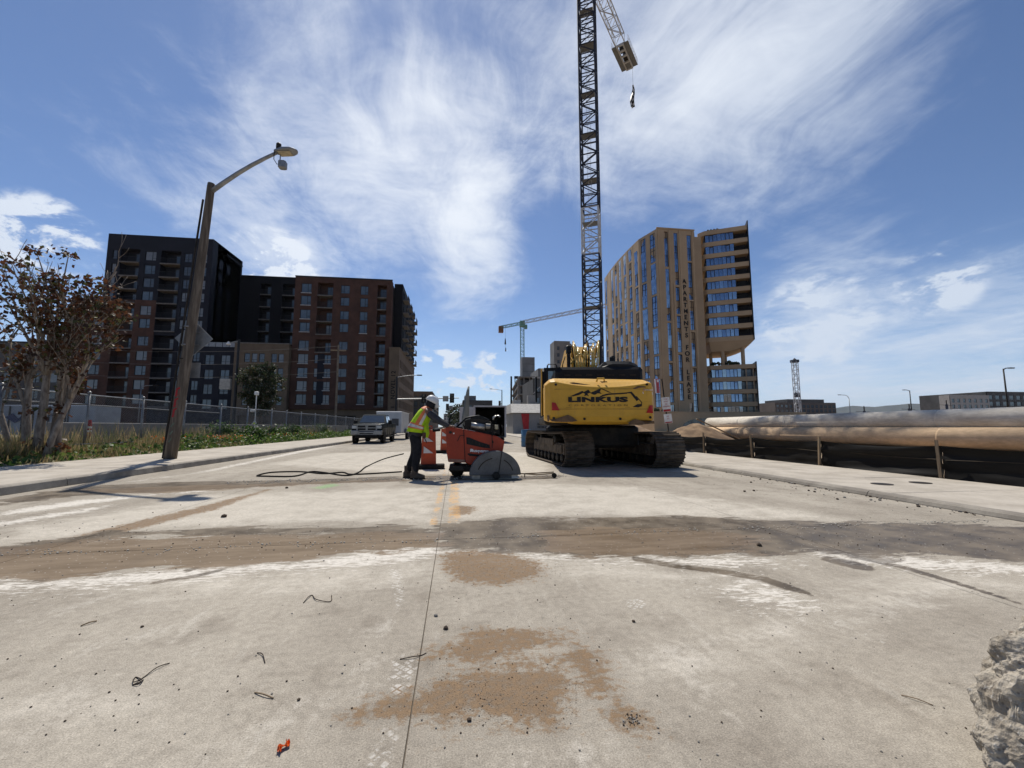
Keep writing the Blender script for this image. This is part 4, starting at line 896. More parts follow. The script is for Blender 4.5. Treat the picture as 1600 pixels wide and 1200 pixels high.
far_block('office_block', 'small grey rooftop storey block behind the flat roofed offices', 'building', 4.0, 9.5, 200.5, 212, 16.0, M['grey'], 2, 1, 1.2, 1.4, 13.3)
far_block('office_block', 'dark green glazed office block on the left past the traffic light', 'building', -14.5, -9.5, 128, 175, 10.2, M['greyd'], 3, 3, 1.0, 1.6, side=1)
far_block('apartment_block', 'brown balconied block further down the left side of the street', 'building', -19, -10.5, 190, 260, 17, M['tan'], 4, 5, 1.2, 1.6, side=1)
far_block('office_block', 'pale distant block closing the end of the street', 'building', -12, 6, 420, 440, 14, M['cream'], 6, 4, 1.6, 1.8)
far_block('office_block', 'distant brown office block behind the white crane mast', 'building', 252, 306, 300, 330, 20.6, pmat('brown_office_wall', (.13, .11, .095), .8, col2=(.10, .085, .075), scale=.1), 14, 5, 2.4, 2.4, 2.5, 'glass')
t = thing('office_block', 'stepped dark upper floors of the brown office block', 'building', (280, 301, 20)); m_ = MB(); m_.box(263, 296, 300.5, 325, 20.61, 23.2); m_.build('wall', M['greyd'], t, off=t.location)
far_block('office_block', 'white office block with square dark windows at the far right', 'building', 305, 334, 220, 226, 21, M['cream'], 7, 4, 2.0, 2.4, 5, 'glass')
far_block('office_block', 'dark glazed office block beside the white block at the far right', 'building', 334.1, 420, 221, 260, 23.5, M['greyd'], 16, 5, 3.4, 2.6, 2.5, 'glass')
far_block('office_block', 'low dark building just right of the beige tower', 'building', 133, 146, 170, 185, 7.6, M['greyd'], 3, 1, 1.6, 1.4)

# ------------------------------------------------------------------ hills
m_ = MB(); n = 140; base = 8200
for i in range(n+1):
    a = R(8+62*i/n); x, y = base*math.sin(a)*1.25, base*math.cos(a)*1.25
    h = 400+140*(mnoise.noise((i*.06, 1.3, 0)))+60*mnoise.noise((i*.21, 4, 0))+18*mnoise.noise((i*.7, 2, 0)); h = max(40, h+40)
    m_.v += [(x*.93, y*.93, -20), (x*.98, y*.98, h*.55), (x, y, h), (x*1.08, y*1.08, -20)]
for i in range(n):
    for j in range(3): k = i*4+j; m_.face((k, k+4, k+5, k+1))
tag(m_.build('hills', pmat('forested_hills', (.05, .062, .05), .95, col2=(.085, .09, .07), scale=.002, fine=.05)), kind='structure')

# ------------------------------------------------------------------ street furniture
M['wood_pole'] = pmat('weathered_pole_wood', (.175, .145, .115), .9, col2=(.085, .068, .053), scale=3.0, stretch=(5, 5, .35), bump=.7, bscale=18, lo=.3, hi=.6)
M['wood'] = pmat('stake_wood', (.30, .22, .14), .9, col2=(.20, .145, .09), scale=5, stretch=(4, 4, .5))
lp = thing('lamp_post', 'leaning wooden lamp post with long arm and red graffiti on the left pavement', 'lamp post', (-8.43, 13.82, .15))
top = gY(330, 287, 13.82)-lp.location; m_ = MB(); m_.smooth = True
m_.tube([top*t+Vector((.05*math.sin(t*3), 0, 0)) for t in (-.01, .1, .25, .45, .7, .93, .985, 1.0)], [.165, .155, .148, .137, .122, .110, .108, .10], 18); m_.build('pole', M['wood_pole'], lp)
la = top*.965; le = gY(436, 237, 13.4)-lp.location; m_ = MB(); m_.smooth = True
m_.tube([la+(le-la)*t+Vector((0, 0, .10*math.sin(t*PI))) for t in (0, .2, .4, .6, .8, 1)], [.075, .07, .065, .06, .055, .05], 10); m_.build('arm', M['galv'], lp)
ld = (le-la).normalized(); hd = Vector((1, -.12, .05)).normalized()
m_ = MB()
for t, w, h in ((0,0,0),): pass
rs = []
side = Vector((.12, 1, 0)).normalized(); upv = Vector((0, 0, 1))
for t, w, h in ((-.12, .10, .05), (0, .14, .09), (.15, .19, .11), (.38, .20, .09), (.52, .14, .05), (.58, .06, .03)):
    c = le+hd*t; rs.append([c+side*w*a+upv*h*b_ for a, b_ in ((-1, -.35), (-.8, -.6), (.8, -.6), (1, -.35), (.8, .55), (.3, 1), (-.3, 1), (-.8, .55))])
m_.smooth = True; m_.loft(rs); m_.build('lamp_head', M['galv'], lp)
m_ = MB(); c = le+hd*.2-upv*.072; m_.loft([[c+hd*a*.2+side*b_*.13 for a, b_ in ((-1, -1), (1, -1), (1, 1), (-1, 1))], [c+hd*a*.17+side*b_*.11-upv*.03 for a, b_ in ((-1, -1), (1, -1), (1, 1), (-1, 1))]]); m_.build('lens', pmat('amber_lens', (.45, .38, .25), .25), lp)
m_ = MB(); c = le-hd*.02+upv*.08; m_.lathe([(.07, 0), (.08, .05), (.075, .18), (.04, .22)], 12, c); m_.build('photo_cell', M['steel_dark'], lp)
m_ = MB(); c = le+hd*.05-upv*.12; m_.bar(c, c-upv*.22, .018, 8); m_.cbox(c.x-.03, c.x+.2, c.y-.1, c.y+.1, c.z-.46, c.z-.2, .03); m_.build('camera_box', M['galv'], lp)
m_ = MB(); m_.tube([le+Vector((-.12, -.05, -.02)), le+Vector((-.12, -.05, -.3)), le+Vector((-.02, -.05, -.46)), le+Vector((.1, -.05, -.45))], .012, 6); m_.build('cable', M['black'], lp)
m_ = MB(); m_.tube([Vector((-.155+.035*t, -.07, .02))+top*t for t in (.0, .3, .6, .93)], .03, 8); m_.build('conduit', M['steel_dark'], lp)
for t in (.395, .46, .345): m_ = MB(); c = top*t; m_.lathe([(.143, -.02), (.149, 0), (.143, .02)], 18, c); m_.build('steel_band', M['galv'] if t != .345 else M['steel_dark'], lp)
# red and green graffiti as thin painted strokes wrapped on the wood
red = pmat('red_graffiti_paint', (.34, .015, .02), .6, col2=(.24, .03, .03), scale=20); grn = pmat('green_grey_graffiti_paint', (.07, .11, .075), .7, col2=(.13, .15, .12), scale=14)
def stroke(m_, pts, w):
    for (a0, z0), (a1, z1) in zip(pts[:-1], pts[1:]):
        q4 = []
        for a, z, s_ in ((a0, z0, -1), (a1, z1, -1), (a1, z1, 1), (a0, z0, 1)):
            da, dz = a1-a0, (z1-z0); L = math.hypot(da*.16, dz) or 1; aa = a+s_*w*(-dz/L)/.16; z_ = z+s_*w*(da*.16/L)
            c = top*(z_/top.z); q4.append((c.x+.160*math.cos(aa), c.y+.160*math.sin(aa), z_))
        m_.quad(*q4)
m_ = MB()
for zc_ in (1.98, 1.66, 1.36):
    f_ = R(-60)
    stroke(m_, [(f_-.5, zc_+.1), (f_-.1, zc_+.14), (f_+.4, zc_+.08), (f_+.5, zc_-.06), (f_+.1, zc_-.12), (f_-.5, zc_-.06)], .028); stroke(m_, [(f_-.55, zc_-.12), (f_-.5, zc_+.12)], .028); stroke(m_, [(f_+.1, zc_+.1), (f_, zc_-.12)], .022)
m_.build('graffiti', red, lp)
m_ = MB()
for zc_ in (.95, .72, .5):
    stroke(m_, [(f_-.6, zc_), (f_-.2, zc_+.12), (f_+.2, zc_-.1), (f_+.7, zc_+.08)], .02); stroke(m_, [(f_+.3, zc_+.15), (f_+.55, zc_-.12)], .018)
m_.build('graffiti', grn, lp)
sb = pmat('aluminium_sign_back', (.23, .235, .24), .5, .5, col2=(.17, .175, .18), scale=2)
sg = thing('road_sign', 'diamond road sign seen from behind on the leaning lamp post', 'sign', lp.location+top*.425+Vector((0, .24, 0)))
MB().prism([(.02, .55), (.57, 0), (.02, -.55), (-.53, 0)], 0, .012).build('plate', sb, sg)
m_ = MB()
for z in (-.2, .2): m_.box(-.2, .2, -.03, -.001, z-.02, z+.02)
m_.build('bracket', M['galv'], sg)
sg = thing('road_sign', 'small rectangular sign plate seen from behind below the diamond sign', 'sign', lp.location+top*.31+Vector((.12, .24, 0)))
MB().prism([(-.2, .24), (.21, .24), (.21, -.24), (-.2, -.24)], 0, .012).build('plate', sb, sg)

def street_light(label, x, y, h, arm, mat, r_=.10, droop=0.0, z0=.1, name='street_lamp', cobra=False):
    t = thing(name, label, 'street lamp', (x, y, z0)); m_ = MB(); m_.smooth = True; m_.tube([(0, 0, 0), (0, 0, h)], [r_, r_*.6], 10); m_.build('pole', mat, t)
    m_ = MB(); m_.tube([(0, 0, h-.15), (arm*.4, 0, h+.05), (arm, 0, h+.12)] if not cobra else [(0, 0, h-.1), (arm*.15, 0, h+.5), (arm*.5, 0, h+.75), (arm, 0, h+.8)], r_*.5, 8); m_.build('arm', mat, t)
    s_ = 1 if arm > 0 else -1; z = h+.1 if not cobra else h+.8; m_ = MB(); a, e = sorted((arm, arm+s_*.75)); m_.cbox(a, e, -.16, .16, z-.06, z+.07, .03); m_.build('lamp_head', M['steel_dark'], t)
    m_ = MB(); m_.lathe([(r_*2.2, 0), (r_*2.2, .12), (r_*1.2, .2)], 10); m_.build('base', mat, t); return t
def signal_head(m_, mats, n=3): pass
def traffic_pole(label, x, y, h, arm_z, arm_l, heads, sign_at=None, lum=None):
    t = thing('traffic_signal', label, 'traffic light', (x, y, .1)); s_ = 1 if arm_l > 0 else -1
    MB().tube([(0, 0, 0), (0, 0, h)], [.17, .11], 12).build('pole', M['frame'], t)
    MB().tube([(0, 0, arm_z), (arm_l, 0, arm_z+.25)], [.11, .06], 10).build('mast_arm', M['galv'] if lum else M['frame'], t)
    if lum:
        MB().tube([(0, 0, h-.1), (lum*.5, 0, h+.15), (lum, 0, h+.25)], .05, 8).build('lamp_arm', M['galv'], t)
        MB().cbox(lum, lum+.7, -.15, .15, h+.18, h+.32, .04).build('lamp_head', M['steel_dark'], t)
    for u in heads:
        z = arm_z+.25*abs(u/arm_l) if arm_l else arm_z
        b_ = MB(); b_.cbox(u-.19, u+.19, -.32, -.13, z-.52, z+.52, .03); b_.box(u-.3, u+.3, -.13, -.11, z-.64, z+.64); hd_ = b_.build('signal_head', M['black'], t)
        for k, zz_ in enumerate((.33, 0, -.33)):
            m_ = MB(); m_.lathe([(.12, -.36), (.13, -.33)], 12, (u, 0, z+zz_), 'y'); m_.build('lens', pmat('dark_signal_lens', (.06, .05, .03), .3), hd_)
    if sign_at: b_ = MB(); b_.box(sign_at-.38, sign_at+.38, -.16, -.13, arm_z-.25, arm_z+.5); b_.build('sign_plate', M['grey'], t)
    return t
traffic_pole('traffic light pole with long arm and lamp on the left corner', -7.9, 57, 7.7, 4.66, 8.3, (3.6, 7.35), 6.5, lum=2.6)
traffic_pole('further traffic light on a short arm above the dark trees', 5.6, 85, 5.6, 4.75, -7.4, (-7.3,), -6.6)
traffic_pole('tall black street pole with a cross arm lamp and side signal beyond the box trailer', 12.1, 110, 10.8, 7.0, -.6, (-.6,), None, lum=-3.3)
MB_ = thing('utility_pole', 'black utility pole beside the unfinished building', 'pole', (9.3, 70, .1)); MB().tube([(0, 0, -.2), (0, 0, 9.6)], [.20, .15], 10).build('shaft', M['frame'], MB_)
for z in (3.9, 3.3, 2.7, 2.1): MB().box(-.22, .22, -.3, -.1, z-.2, z+.2).build('meter_box', M['black'], MB_)
t = thing('antenna_mast', 'thin grey mast standing beyond the box trailer', 'mast', gz(768, 664)); MB().tube([(0, 0, 0), (0, 0, 15.5)], .35, 8).build('shaft', M['greyd'], t); MB().box(-.7, .7, -.3, .3, 11, 12.5).build('antenna', M['greyd'], t); MB().bar((0, 0, 15.5), (0, 0, 19.5), .12).build('tip', M['greyd'], t)
street_light('curved arm street lamp nearest the white crane mast', 95.6, 90, 8.0, -2.2, M['galv'], .12, cobra=True)
street_light('slim street lamp above the middle of the pipes', 100.5, 80, 9.1, -1.0, M['steel_dark'], .13)
street_light('tallest street lamp at the far right above the pipes', 71.1, 45, 8.6, .9, M['steel_dark'], .12)
for i, (px, h, lab) in enumerate(((1352, 4.6, 'short blue grey rail post left of the slim street lamp'), (1423, 5.2, 'blue grey rail post at the foot of the slim street lamp'), (1482, 6.2, 'blue grey rail post beside the white far right block'), (1323, 3.6, 'short grey rail post under the curved street lamp'))):
    p = gY(px, 660, 62+i*3); t = thing('rail_post', lab, 'post', (p.x, p.y, 0), group=None); MB().tube([(0, 0, 0), (0, 0, h-.8)], .2, 8).build('shaft', pmat('blue_grey_paint', (.05, .06, .09), .5), t); MB().bar((0, 0, h-.8), (0, 0, h), .08).build('insulator', M['steel_dark'], t); MB().bar((-1.6, 0, h-.9), (1.2, 0, h-1.0), .04).build('bracket', M['steel_dark'], t)
# left background poles, camera tripod
t = thing('utility_pole', 'slim dark pole with a junction box in front of the tan brick block', 'pole', (-29.3, 60, .5)); MB().tube([(0, 0, 0), (0, 0, 12.4)], [.22, .15], 8).build('shaft', M['frame'], t)
MB().box(-1.9, -.6, -.3, .1, 5.6, 7.0).build('junction_box', M['cream'], t); MB().tube([(0, 0, 12.2), (-1.2, 0, 11.9)], .06).build('bracket', M['galv'], t); MB().lathe([(.05, 0), (.3, .1), (.05, .5)], 10, (-1.3, 0, 11.6)).build('lamp_globe', M['white'], t)
t = thing('camera_tripod', 'white camera mast on a tripod behind the low wall', 'camera mast', (-13.5, 30.4, .55)); MB().tube([(0, 0, .2), (0, 0, 2.7)], .035, 8).build('mast', M['white'], t)
for a in (90, 210, 330): MB().bar((.62*math.cos(R(a)), .62*math.sin(R(a)), .0), (0, 0, 1.0), .025, 6).build('leg', M['white'], t)
MB().cbox(-.1, .1, -.15, .15, 2.7, 2.95, .03).build('camera_head', M['white'], t); MB().cbox(-.32, -.04, -.1, .1, 1.55, 1.72, .03).build('speaker', M['white'], t)
t = thing('utility_pole', 'pale utility pole in front of the brick block behind the pickup', 'pole', (-19.1, 70, .2)); MB().tube([(0, 0, 0), (0, 0, 14.2)], [.2, .14], 8).build('shaft', pmat('pale_pole', (.20, .16, .12), .9), t)
MB().box(-1.2, 1.2, -.08, .08, 13.2, 13.4).build('crossarm', M['wood'], t)
for z in (14.0, 11.9, 9.8):
    pts = [Vector((-19.1-50*k/14, 70+6*k/14, .2+z-1.0*4*(k/14)*(1-k/14))) for k in range(15)]; tag(MB().tube(pts, .022, 4).build('power_line', M['slab']), 'thin power line crossing the brick block, %s of three' % {14.0: 'topmost', 11.9: 'middle', 9.8: 'lowest'}[z], 'wire')
t = street_light('small grey street lamp in front of the brick tower corner', -47.5, 70, 7.2, 1.6, M['galv'], .09)
# no-parking signs on a leaning post
npost = thing('sign_post', 'leaning thin steel sign post behind the right excavator track', 'post', (9.75, 18.0, .05)); tp = gY(1034, 592, 18)-npost.location
MB().bar((0, 0, -.2), tp, .03, 4).build('shaft', M['steel_dark'], npost)
def sheet(o, w, h, rows_, red_top=False):
    MB().cbox(-w/2, w/2, 0, .012, -h/2, h/2, .003).build('plate', M['white'], o)
ax = (tp.normalized()); lean = math.atan2(ax.x, ax.z)
def psign(label, px, py, w, h, lines, bands=()):
    p = gY(px, py, 17.93); o = thing('parking_sign', label, 'sign', p); o.rotation_euler = (0, lean, 0)
    MB().cbox(-w/2, w/2, 0, .012, -h/2, h/2, .003).build('plate', M['white'], o)
    for z, hh in bands: MB().box(-w/2+.02, w/2-.02, -.004, -.001, z-hh/2, z+hh/2).build('red_band', M['red'], o)
    for z, s_, tx in lines: k = link('sign_lettering', text_mesh(tx, s_, M['red'], .001, sx=.85), o, (0, -.004, z), (PI/2, 0, 0))
psign('white no parking sign with red lettering, upper of two on the leaning post', 1041, 632, .40, .66, ((.24, .09, 'TOW'), (.13, .09, 'AWAY'), (.02, .10, 'NO'), (-.09, .09, 'PARKING')), ((-.27, .10),))
psign('white sign with red band, lower of two on the leaning post', 1044, 654, .38, .42, ((.10, .07, 'ANY'), (0, .07, 'TIME')), ((-.17, .05),))
p = gY(1026.5, 603, 17.9); o = thing('parking_sign', 'dark red and white sign plate at the top of the leaning post', 'sign', p, R(38)); o.rotation_euler = (0, lean, R(38))
MB().cbox(-.25, .25, 0, .012, -.33, .33, .003).build('plate', M['red'], o); MB().box(-.24, -.09, -.004, -.001, -.32, .32).build('white_strip', M['white'], o); MB().box(.02, .2, -.004, -.001, .17, .29).build('white_strip', M['white'], o)
bp = gY(728, 640, 20); bd = MB().prism([(-.45, -1.5), (.35, -1.5), (.35, 1.57), (.2, 1.4), (-.05, .98), (-.28, .4), (-.45, .0)], -.04, .04).build('board', pmat('grey_green_board', (.17, .18, .165), .6), loc=(bp.x, bp.y, 1.5))
bd.rotation_euler = (0, 0, R(68)); tag(bd, 'narrow grey board with slanted top standing upright beyond the saw', 'board')
# ------------------------------------------------------------------ fences, wall and planting on the left
def verge_z(x): return .13+min(6.0, max(0, -10.9-x))*.07
XF = -13.0
cf = thing('chain_link_fence', 'long chain link fence with steel rails along the left verge', 'fence', (XF, 25, verge_z(XF)))
zf = verge_z(XF); ys = [7.8, 10.8, 13.8, 16.7, 19.4, 22.1, 25.2, 28.2, 31.7, 34.4, 37.5, 41, 44.5, 48, 52, 56, 60]
pm_ = MB(); pm_.smooth = True; pm_.tube([(0, 0, -.1), (0, 0, 2.02)], .042, 8); pm_.lathe([(.055, 2.02), (.055, 2.06), (.01, 2.1)], 8); pme = pm_.mesh('post', M['galv'])
for y in ys: link('post', pme, cf, (random.uniform(-.03, .03), y-25, 0), (random.uniform(-.02, .02), random.uniform(-.02, .02), 0))
for z, r_ in ((1.96, .026), (1.60, .026)):
    for a, e in zip(ys[:-1], ys[1:]):
        if z < 1.7 and a > 24: continue
        MB().tube([(0, a-25+.02, z), (0, e-25-.02, z+random.uniform(-.02, .02))], r_, 6).build('rail', M['galv'], cf)
for a, e in zip(ys[:5], ys[1:6]): MB().tube([(.08, a-25, .22), (.08, e-25, .22)], .024, 6).build('rail', M['galv'], cf)
m_ = MB(); y0, y1 = ys[0]-25, ys[-1]-25; hh = 1.9; p = .085; k = 0
y = y0-hh
while y < y1:
    a = max(y, y0); e = min(y+hh, y1)
    for s_ in (1, -1):
        za, ze = ((a-y), (e-y)) if s_ > 0 else (hh-(a-y), hh-(e-y))
        m_.bar((.05, a, za+.05), (.05, e, ze+.05), .0028, 3, cap=False)
    y += p
tag(m_.build('wire_mesh', pmat('fence_wire', (.22, .22, .22), .5, .6), cf), kind='stuff')
wl = thing('low_wall', 'low grey concrete wall behind the chain link fence', 'wall', (-15.6, 40, .4))
y = 18.5
while y < 62: MB().cbox(-15.75, -15.5, y+.01, y+2.99, 0, 1.28, .02).build('wall_panel', M['greyd'] if False else M['grey'], wl, off=wl.location); y += 3
ct = thing('site_container', 'pale blue grey site container with scrawled markings behind the fence', 'container', (-31, 36, .4)); m_ = MB()
m_.cbox(-44, -27.5, 36, 38.6, .4, 2.75, .05); m_.build('body', pmat('pale_blue_grey_panel', (.27, .30, .34), .6, col2=(.20, .22, .26), scale=.7), ct, off=ct.location)
for k in range(13): MB().box(-43.6+k*1.3, -43.5+k*1.3, 35.96, 35.998, .5, 2.65).build('panel_rib', M['greyd'], ct, off=ct.location)
m_ = MB(); m_.prism([(-33.4, 1.8), (-32.9, 2.1), (-32.5, 1.7), (-32.2, 2.05), (-32.3, 1.6), (-32.7, 1.4), (-33.1, 1.65)], 35.93, 35.955); m_.build('graffiti', pmat('dark_blue_paint', (.05, .06, .12), .6), ct, off=ct.location)
# fire-hydrant like red posts and orange cones behind the fence
for px, h, lab, mt in ((188-50+2, .95, 'red post marker behind the fence, nearer the lamp post', M['red']), (117, .8, 'orange and white post marker behind the fence near the tree', pmat('orange_marker', (.55, .13, .05), .6))):
    p = gY(px, 660, 20); z = verge_z(p.x); t = thing('marker_post', lab, 'post', (p.x, 20, z)); MB().lathe([(.13, 0), (.13, .05), (.08, .1), (.085, h*.7), (.06, h)], 10).build('body', mt, t)
    for zz_ in (.45, .62): MB().lathe([(.09, h*zz_), (.092, h*zz_+.01), (.09, h*zz_+.09)], 10).build('band', M['white'], t)
t = thing('gate_frame', 'black upright bar frame behind the fence near the tree', 'frame', (-20.2, 22.5, .5)); m_ = MB()
for k in range(5): m_.bar((k*.45, 0, 0), (k*.45, 0, 1.5), .03)
m_.bar((0, 0, 1.5), (1.8, 0, 1.5), .03); m_.bar((0, 0, .2), (1.8, 0, .2), .03); m_.build('bar', M['frame'], t)

# leaves as many small bent blades
def leaf_cloud(m_, pts, size, flat=.5, n_mat=3, wts=(.5, .3, .2), aspect=.45):
    for p in pts:
        s_ = size*random.uniform(.6, 1.35); d = Vector((random.gauss(0, 1), random.gauss(0, 1), random.gauss(0, flat))).normalized()
        u = d.orthogonal(); u.rotate(Matrix.Rotation(random.uniform(0, 6.28), 3, d)); w = u*s_*aspect; p = Vector(p); tip = p+d*s_; mid = p+d*s_*.5+Vector((0, 0, s_*.1))
        m_.cur = random.choices(range(n_mat), wts)[0]
        m_.add([p, mid+w, tip, mid-w], [(0, 1, 2), (0, 2, 3)])
def leafm(name, col): 
    m = bpy.data.materials.new(name); m.use_nodes = True; t = m.node_tree; t.nodes.clear(); q = NB(t)
    d = q.n('ShaderNodeBsdfPrincipled', inp={'Base Color': (*col, 1), 'Roughness': .55, 'Specular IOR Level': .35}); tr = q.n('ShaderNodeBsdfTranslucent', inp={0: tuple(min(1, c*1.3) for c in col)+(1,)})
    mx = q.n('ShaderNodeMixShader', inp={0: .35, 1: d.outputs[0], 2: tr.outputs[0]}); q.n('ShaderNodeOutputMaterial', inp={0: mx.outputs[0]}); return m
L_red = [leafm('rust_leaf', (.085, .034, .016)), leafm('brown_leaf', (.055, .03, .016)), leafm('olive_leaf', (.06, .062, .02))]
L_grn = [leafm('weed_leaf', (.065, .12, .022)), leafm('weed_leaf_pale', (.12, .16, .04)), leafm('weed_leaf_dark', (.03, .06, .014))]
L_dry = [leafm('dry_grass', (.28, .205, .10)), leafm('dry_grass_pale', (.36, .285, .15)), leafm('dry_grass_green', (.10, .125, .04))]
L_pine = [leafm('pine_needle', (.022, .034, .016)), leafm('pine_needle_brown', (.05, .04, .02)), leafm('pine_needle_pale', (.035, .052, .022))]
bark = pmat('pale_bark', (.30, .255, .21), .9, col2=(.16, .125, .10), scale=5, stretch=(3, 3, .8), bump=.6, bscale=25)
barkd = pmat('dark_bark', (.07, .05, .038), .95, scale=4, bump=.5)
# multi-stemmed tree at the far left
tr = thing('tree', 'multi stemmed tree with rusty brown leaves on the left verge', 'tree', (-12.1, 14.0, verge_z(-12.1)))
random.seed(21); tips = []
def grow(parent_pts, p, d, L, r_, lvl, out):
    n = 5; pts = [p]; rad = [r_]
    for i in range(n):
        d = (d+Vector((random.gauss(0, .10 if lvl else .04), random.gauss(0, .10 if lvl else .04), .05 if lvl else .02))).normalized(); p = p+d*L/n; pts.append(p); rad.append(r_*(1-.6*(i+1)/n))
    out.append((pts, rad))
    if lvl >= 3: tips.append((pts, d)); return
    k = (4, 4, 3)[lvl]
    for j in range(k):
        t = random.uniform(.38, 1.0) if lvl else random.uniform(.32, 1.0)
        b_ = pts[min(n, max(1, round(t*n)))]; a = random.uniform(0, 6.28); sp = (.42, .58, .7)[lvl]
        dd = (d+Vector((math.cos(a), math.sin(a), .25))*sp*random.uniform(.6, 1.3)).normalized(); grow(pts, b_, dd, L*random.uniform(.42, .62), r_*.45, lvl+1, out)
    if lvl: tips.append((pts, d))
for i, (bx, by, dx, dy, L, r_) in enumerate(((-.45, .2, -.12, 0, 3.7, .12), (.0, 0, .04, .03, 4.1, .125), (.12, .25, .12, -.02, 4.1, .09), (.45, -.25, .10, .05, 3.0, .095), (-.85, .3, -.38, .1, 3.4, .085), (.40, .2, .10, -.1, 3.2, .075))):
    out = []; grow(None, Vector((bx, by, -.1)), Vector((dx, dy, 1)).normalized(), L, r_, 0, out)
    m_ = MB(); m_.smooth = True; m_.tube(out[0][0], out[0][1], 10); tk = m_.build('trunk', bark, tr)
    m_ = MB(); m_.smooth = True
    for pts, rad in out[1:]: m_.tube(pts, [max(.006, r) for r in rad], 5)
    m_.build('branch', bark, tk)
lf = []
top_b = MB(); top_b.smooth = True                # bare leaders with a tuft of leaves at each tip
for px, py in ((56, 382), (108, 386), (134, 428), (156, 436), (18, 400), (168, 478), (190, 470)):
    e = gY(px, py+8, 14.0)-tr.location; s0 = Vector((.05+.18*e.x, .05, 3.4 if py < 440 else 2.9)); mid = s0.lerp(e, .5)+Vector((-.12*(1 if e.x > 0 else -1), .05, .08))
    top_b.tube([s0, s0.lerp(mid, .5)+Vector((0, 0, -.03)), mid, mid.lerp(e, .5)+Vector((.02, 0, .02)), e], [.035, .03, .024, .018, .009], 6)
    for _ in range(42): lf.append(e+Vector((random.gauss(0, .16), random.gauss(0, .16), random.gauss(-.05, .10))))
    for _ in range(16): k = random.uniform(.35, .9); lf.append(s0.lerp(e, k)+Vector((random.gauss(0, .12), random.gauss(0, .12), random.gauss(0, .1))))
top_b.build('branch', bark, tr)
for pts, d in tips:
    if pts[-1].z > 5.4: continue
    for _ in range(10):
        k = random.uniform(.3, 1); c = pts[0].lerp(pts[-1], k); lf.append(c+Vector((random.gauss(0, .12), random.gauss(0, .12), random.gauss(0, .09))))
for k in range(120):                           # a few suckers low on the stems
    lf.append(Vector((random.choice((-.2, .55, .3))+random.gauss(0, .12), random.gauss(0, .15), random.choice((.25, 1.3))+random.gauss(0, .16))))
m_ = MB(); leaf_cloud(m_, [p for p in lf if p.z < 6.9], .125, .6, 3, (.5, .28, .22), .36); tag(m_.build('crown', L_red, tr), kind='stuff')
print('tree leaves', len(lf))
random.seed(5)
# round evergreen
pt = thing('evergreen_tree', 'round dark evergreen tree in front of the tan block', 'tree', (-26.1, 60, .6))
m_ = MB(); m_.smooth = True; m_.tube([(0, 0, -.3), (.1, 0, 2), (0, 0, 5)], [.22, .18, .08], 8); m_.build('trunk', barkd, pt)
lf = []
for k in range(150):
    a = random.uniform(0, 6.28); t = random.random(); z = 2.2+6.6*t; rr = 2.75*math.sin(min(1, max(.12, (z-1.4)/4.4))*PI/2)*(1 if z < 6 else math.sqrt(max(.02, 1-((z-6)/3.0)**2))); rr *= math.sqrt(random.random())*random.uniform(.85, 1.12)
    c = Vector((rr*math.cos(a), rr*math.sin(a), z)); s_ = random.uniform(.28, .6)
    for _ in range(55): lf.append(c+Vector((random.gauss(0, s_*.6), random.gauss(0, s_*.6), random.gauss(0, s_*.42))))
m_ = MB(); leaf_cloud(m_, lf, .26, .7, 3, (.5, .25, .25), .3); tag(m_.build('crown', L_pine, pt), kind='stuff')
# street trees further off
for i, (px, Y, h, w, lab) in enumerate(((716, 120, 7.4, 2.6, 'leafy street tree beyond the upright grey board, nearer one'), (708, 150, 8.2, 2.6, 'leafy street tree left of the upright grey board, further one'), (783, 130, 7.0, 3.4, 'dark street tree behind the black street pole'))):
    c = gY(px, 667, Y); t = thing('street_tree', lab, 'tree', (c.x, Y, 0)); MB().tube([(0, 0, 0), (0, 0, h*.6)], [.18, .08], 6).build('trunk', barkd, t)
    lf = []
    for k in range(40):
        a = random.uniform(0, 6.28); z = h*random.uniform(.3, .97); rr = w*math.sin(PI*(z/h-.2)/.85)*math.sqrt(random.random()); cc = Vector((rr*math.cos(a), rr*math.sin(a), z))
        for _ in range(22): lf.append(cc+Vector((random.gauss(0, .4), random.gauss(0, .4), random.gauss(0, .3))))
    m_ = MB(); leaf_cloud(m_, lf, .42, .7, 3, (.4, .2, .4), .4); tag(m_.build('crown', L_pine, t), kind='stuff')
# weeds and dry grass
def blades(m_, n, fx, hgt, wid):
    for _ in range(n):
        x, y, dens = fx()
        z = verge_z(x)-.02; h = hgt*random.uniform(.35, 1.25)*dens; a = random.uniform(0, 6.28); b_ = Vector((x, y, z)); t = Vector((random.gauss(0, .25), random.gauss(0, .25), 1))*h; w = Vector((math.cos(a), math.sin(a), 0))*wid
        m_.cur = random.choices((0, 1, 2), (.45, .25, .3))[0]
        m_.add([b_-w, b_+w, b_+t*.6+w*.7, b_+t], [(0, 1, 2), (0, 2, 3)])
def dry_xy():
    while True:
        y = random.uniform(11, 24.5); x = random.uniform(-13.4, -10.85); n_ = mnoise.noise((x*1.1, y*.8, 2))
        if random.random() < .45+n_ and (x < -11.3 or random.random() < .4): return x, y, (.35+.9*max(0, n_+.45))*(1.0 if x < -11.8 else .55)
m_ = MB(); blades(m_, 16000, dry_xy, .44, .012); tag(m_.build('dry_grass', L_dry), kind='stuff')
def far_dry():
    y = random.uniform(14, 50); return random.uniform(-15.4, -13.0), y, random.uniform(.5, 1.2)
m_ = MB(); blades(m_, 5000, far_dry, .8, .016); tag(m_.build('dry_grass', L_dry), kind='stuff')
lf = []
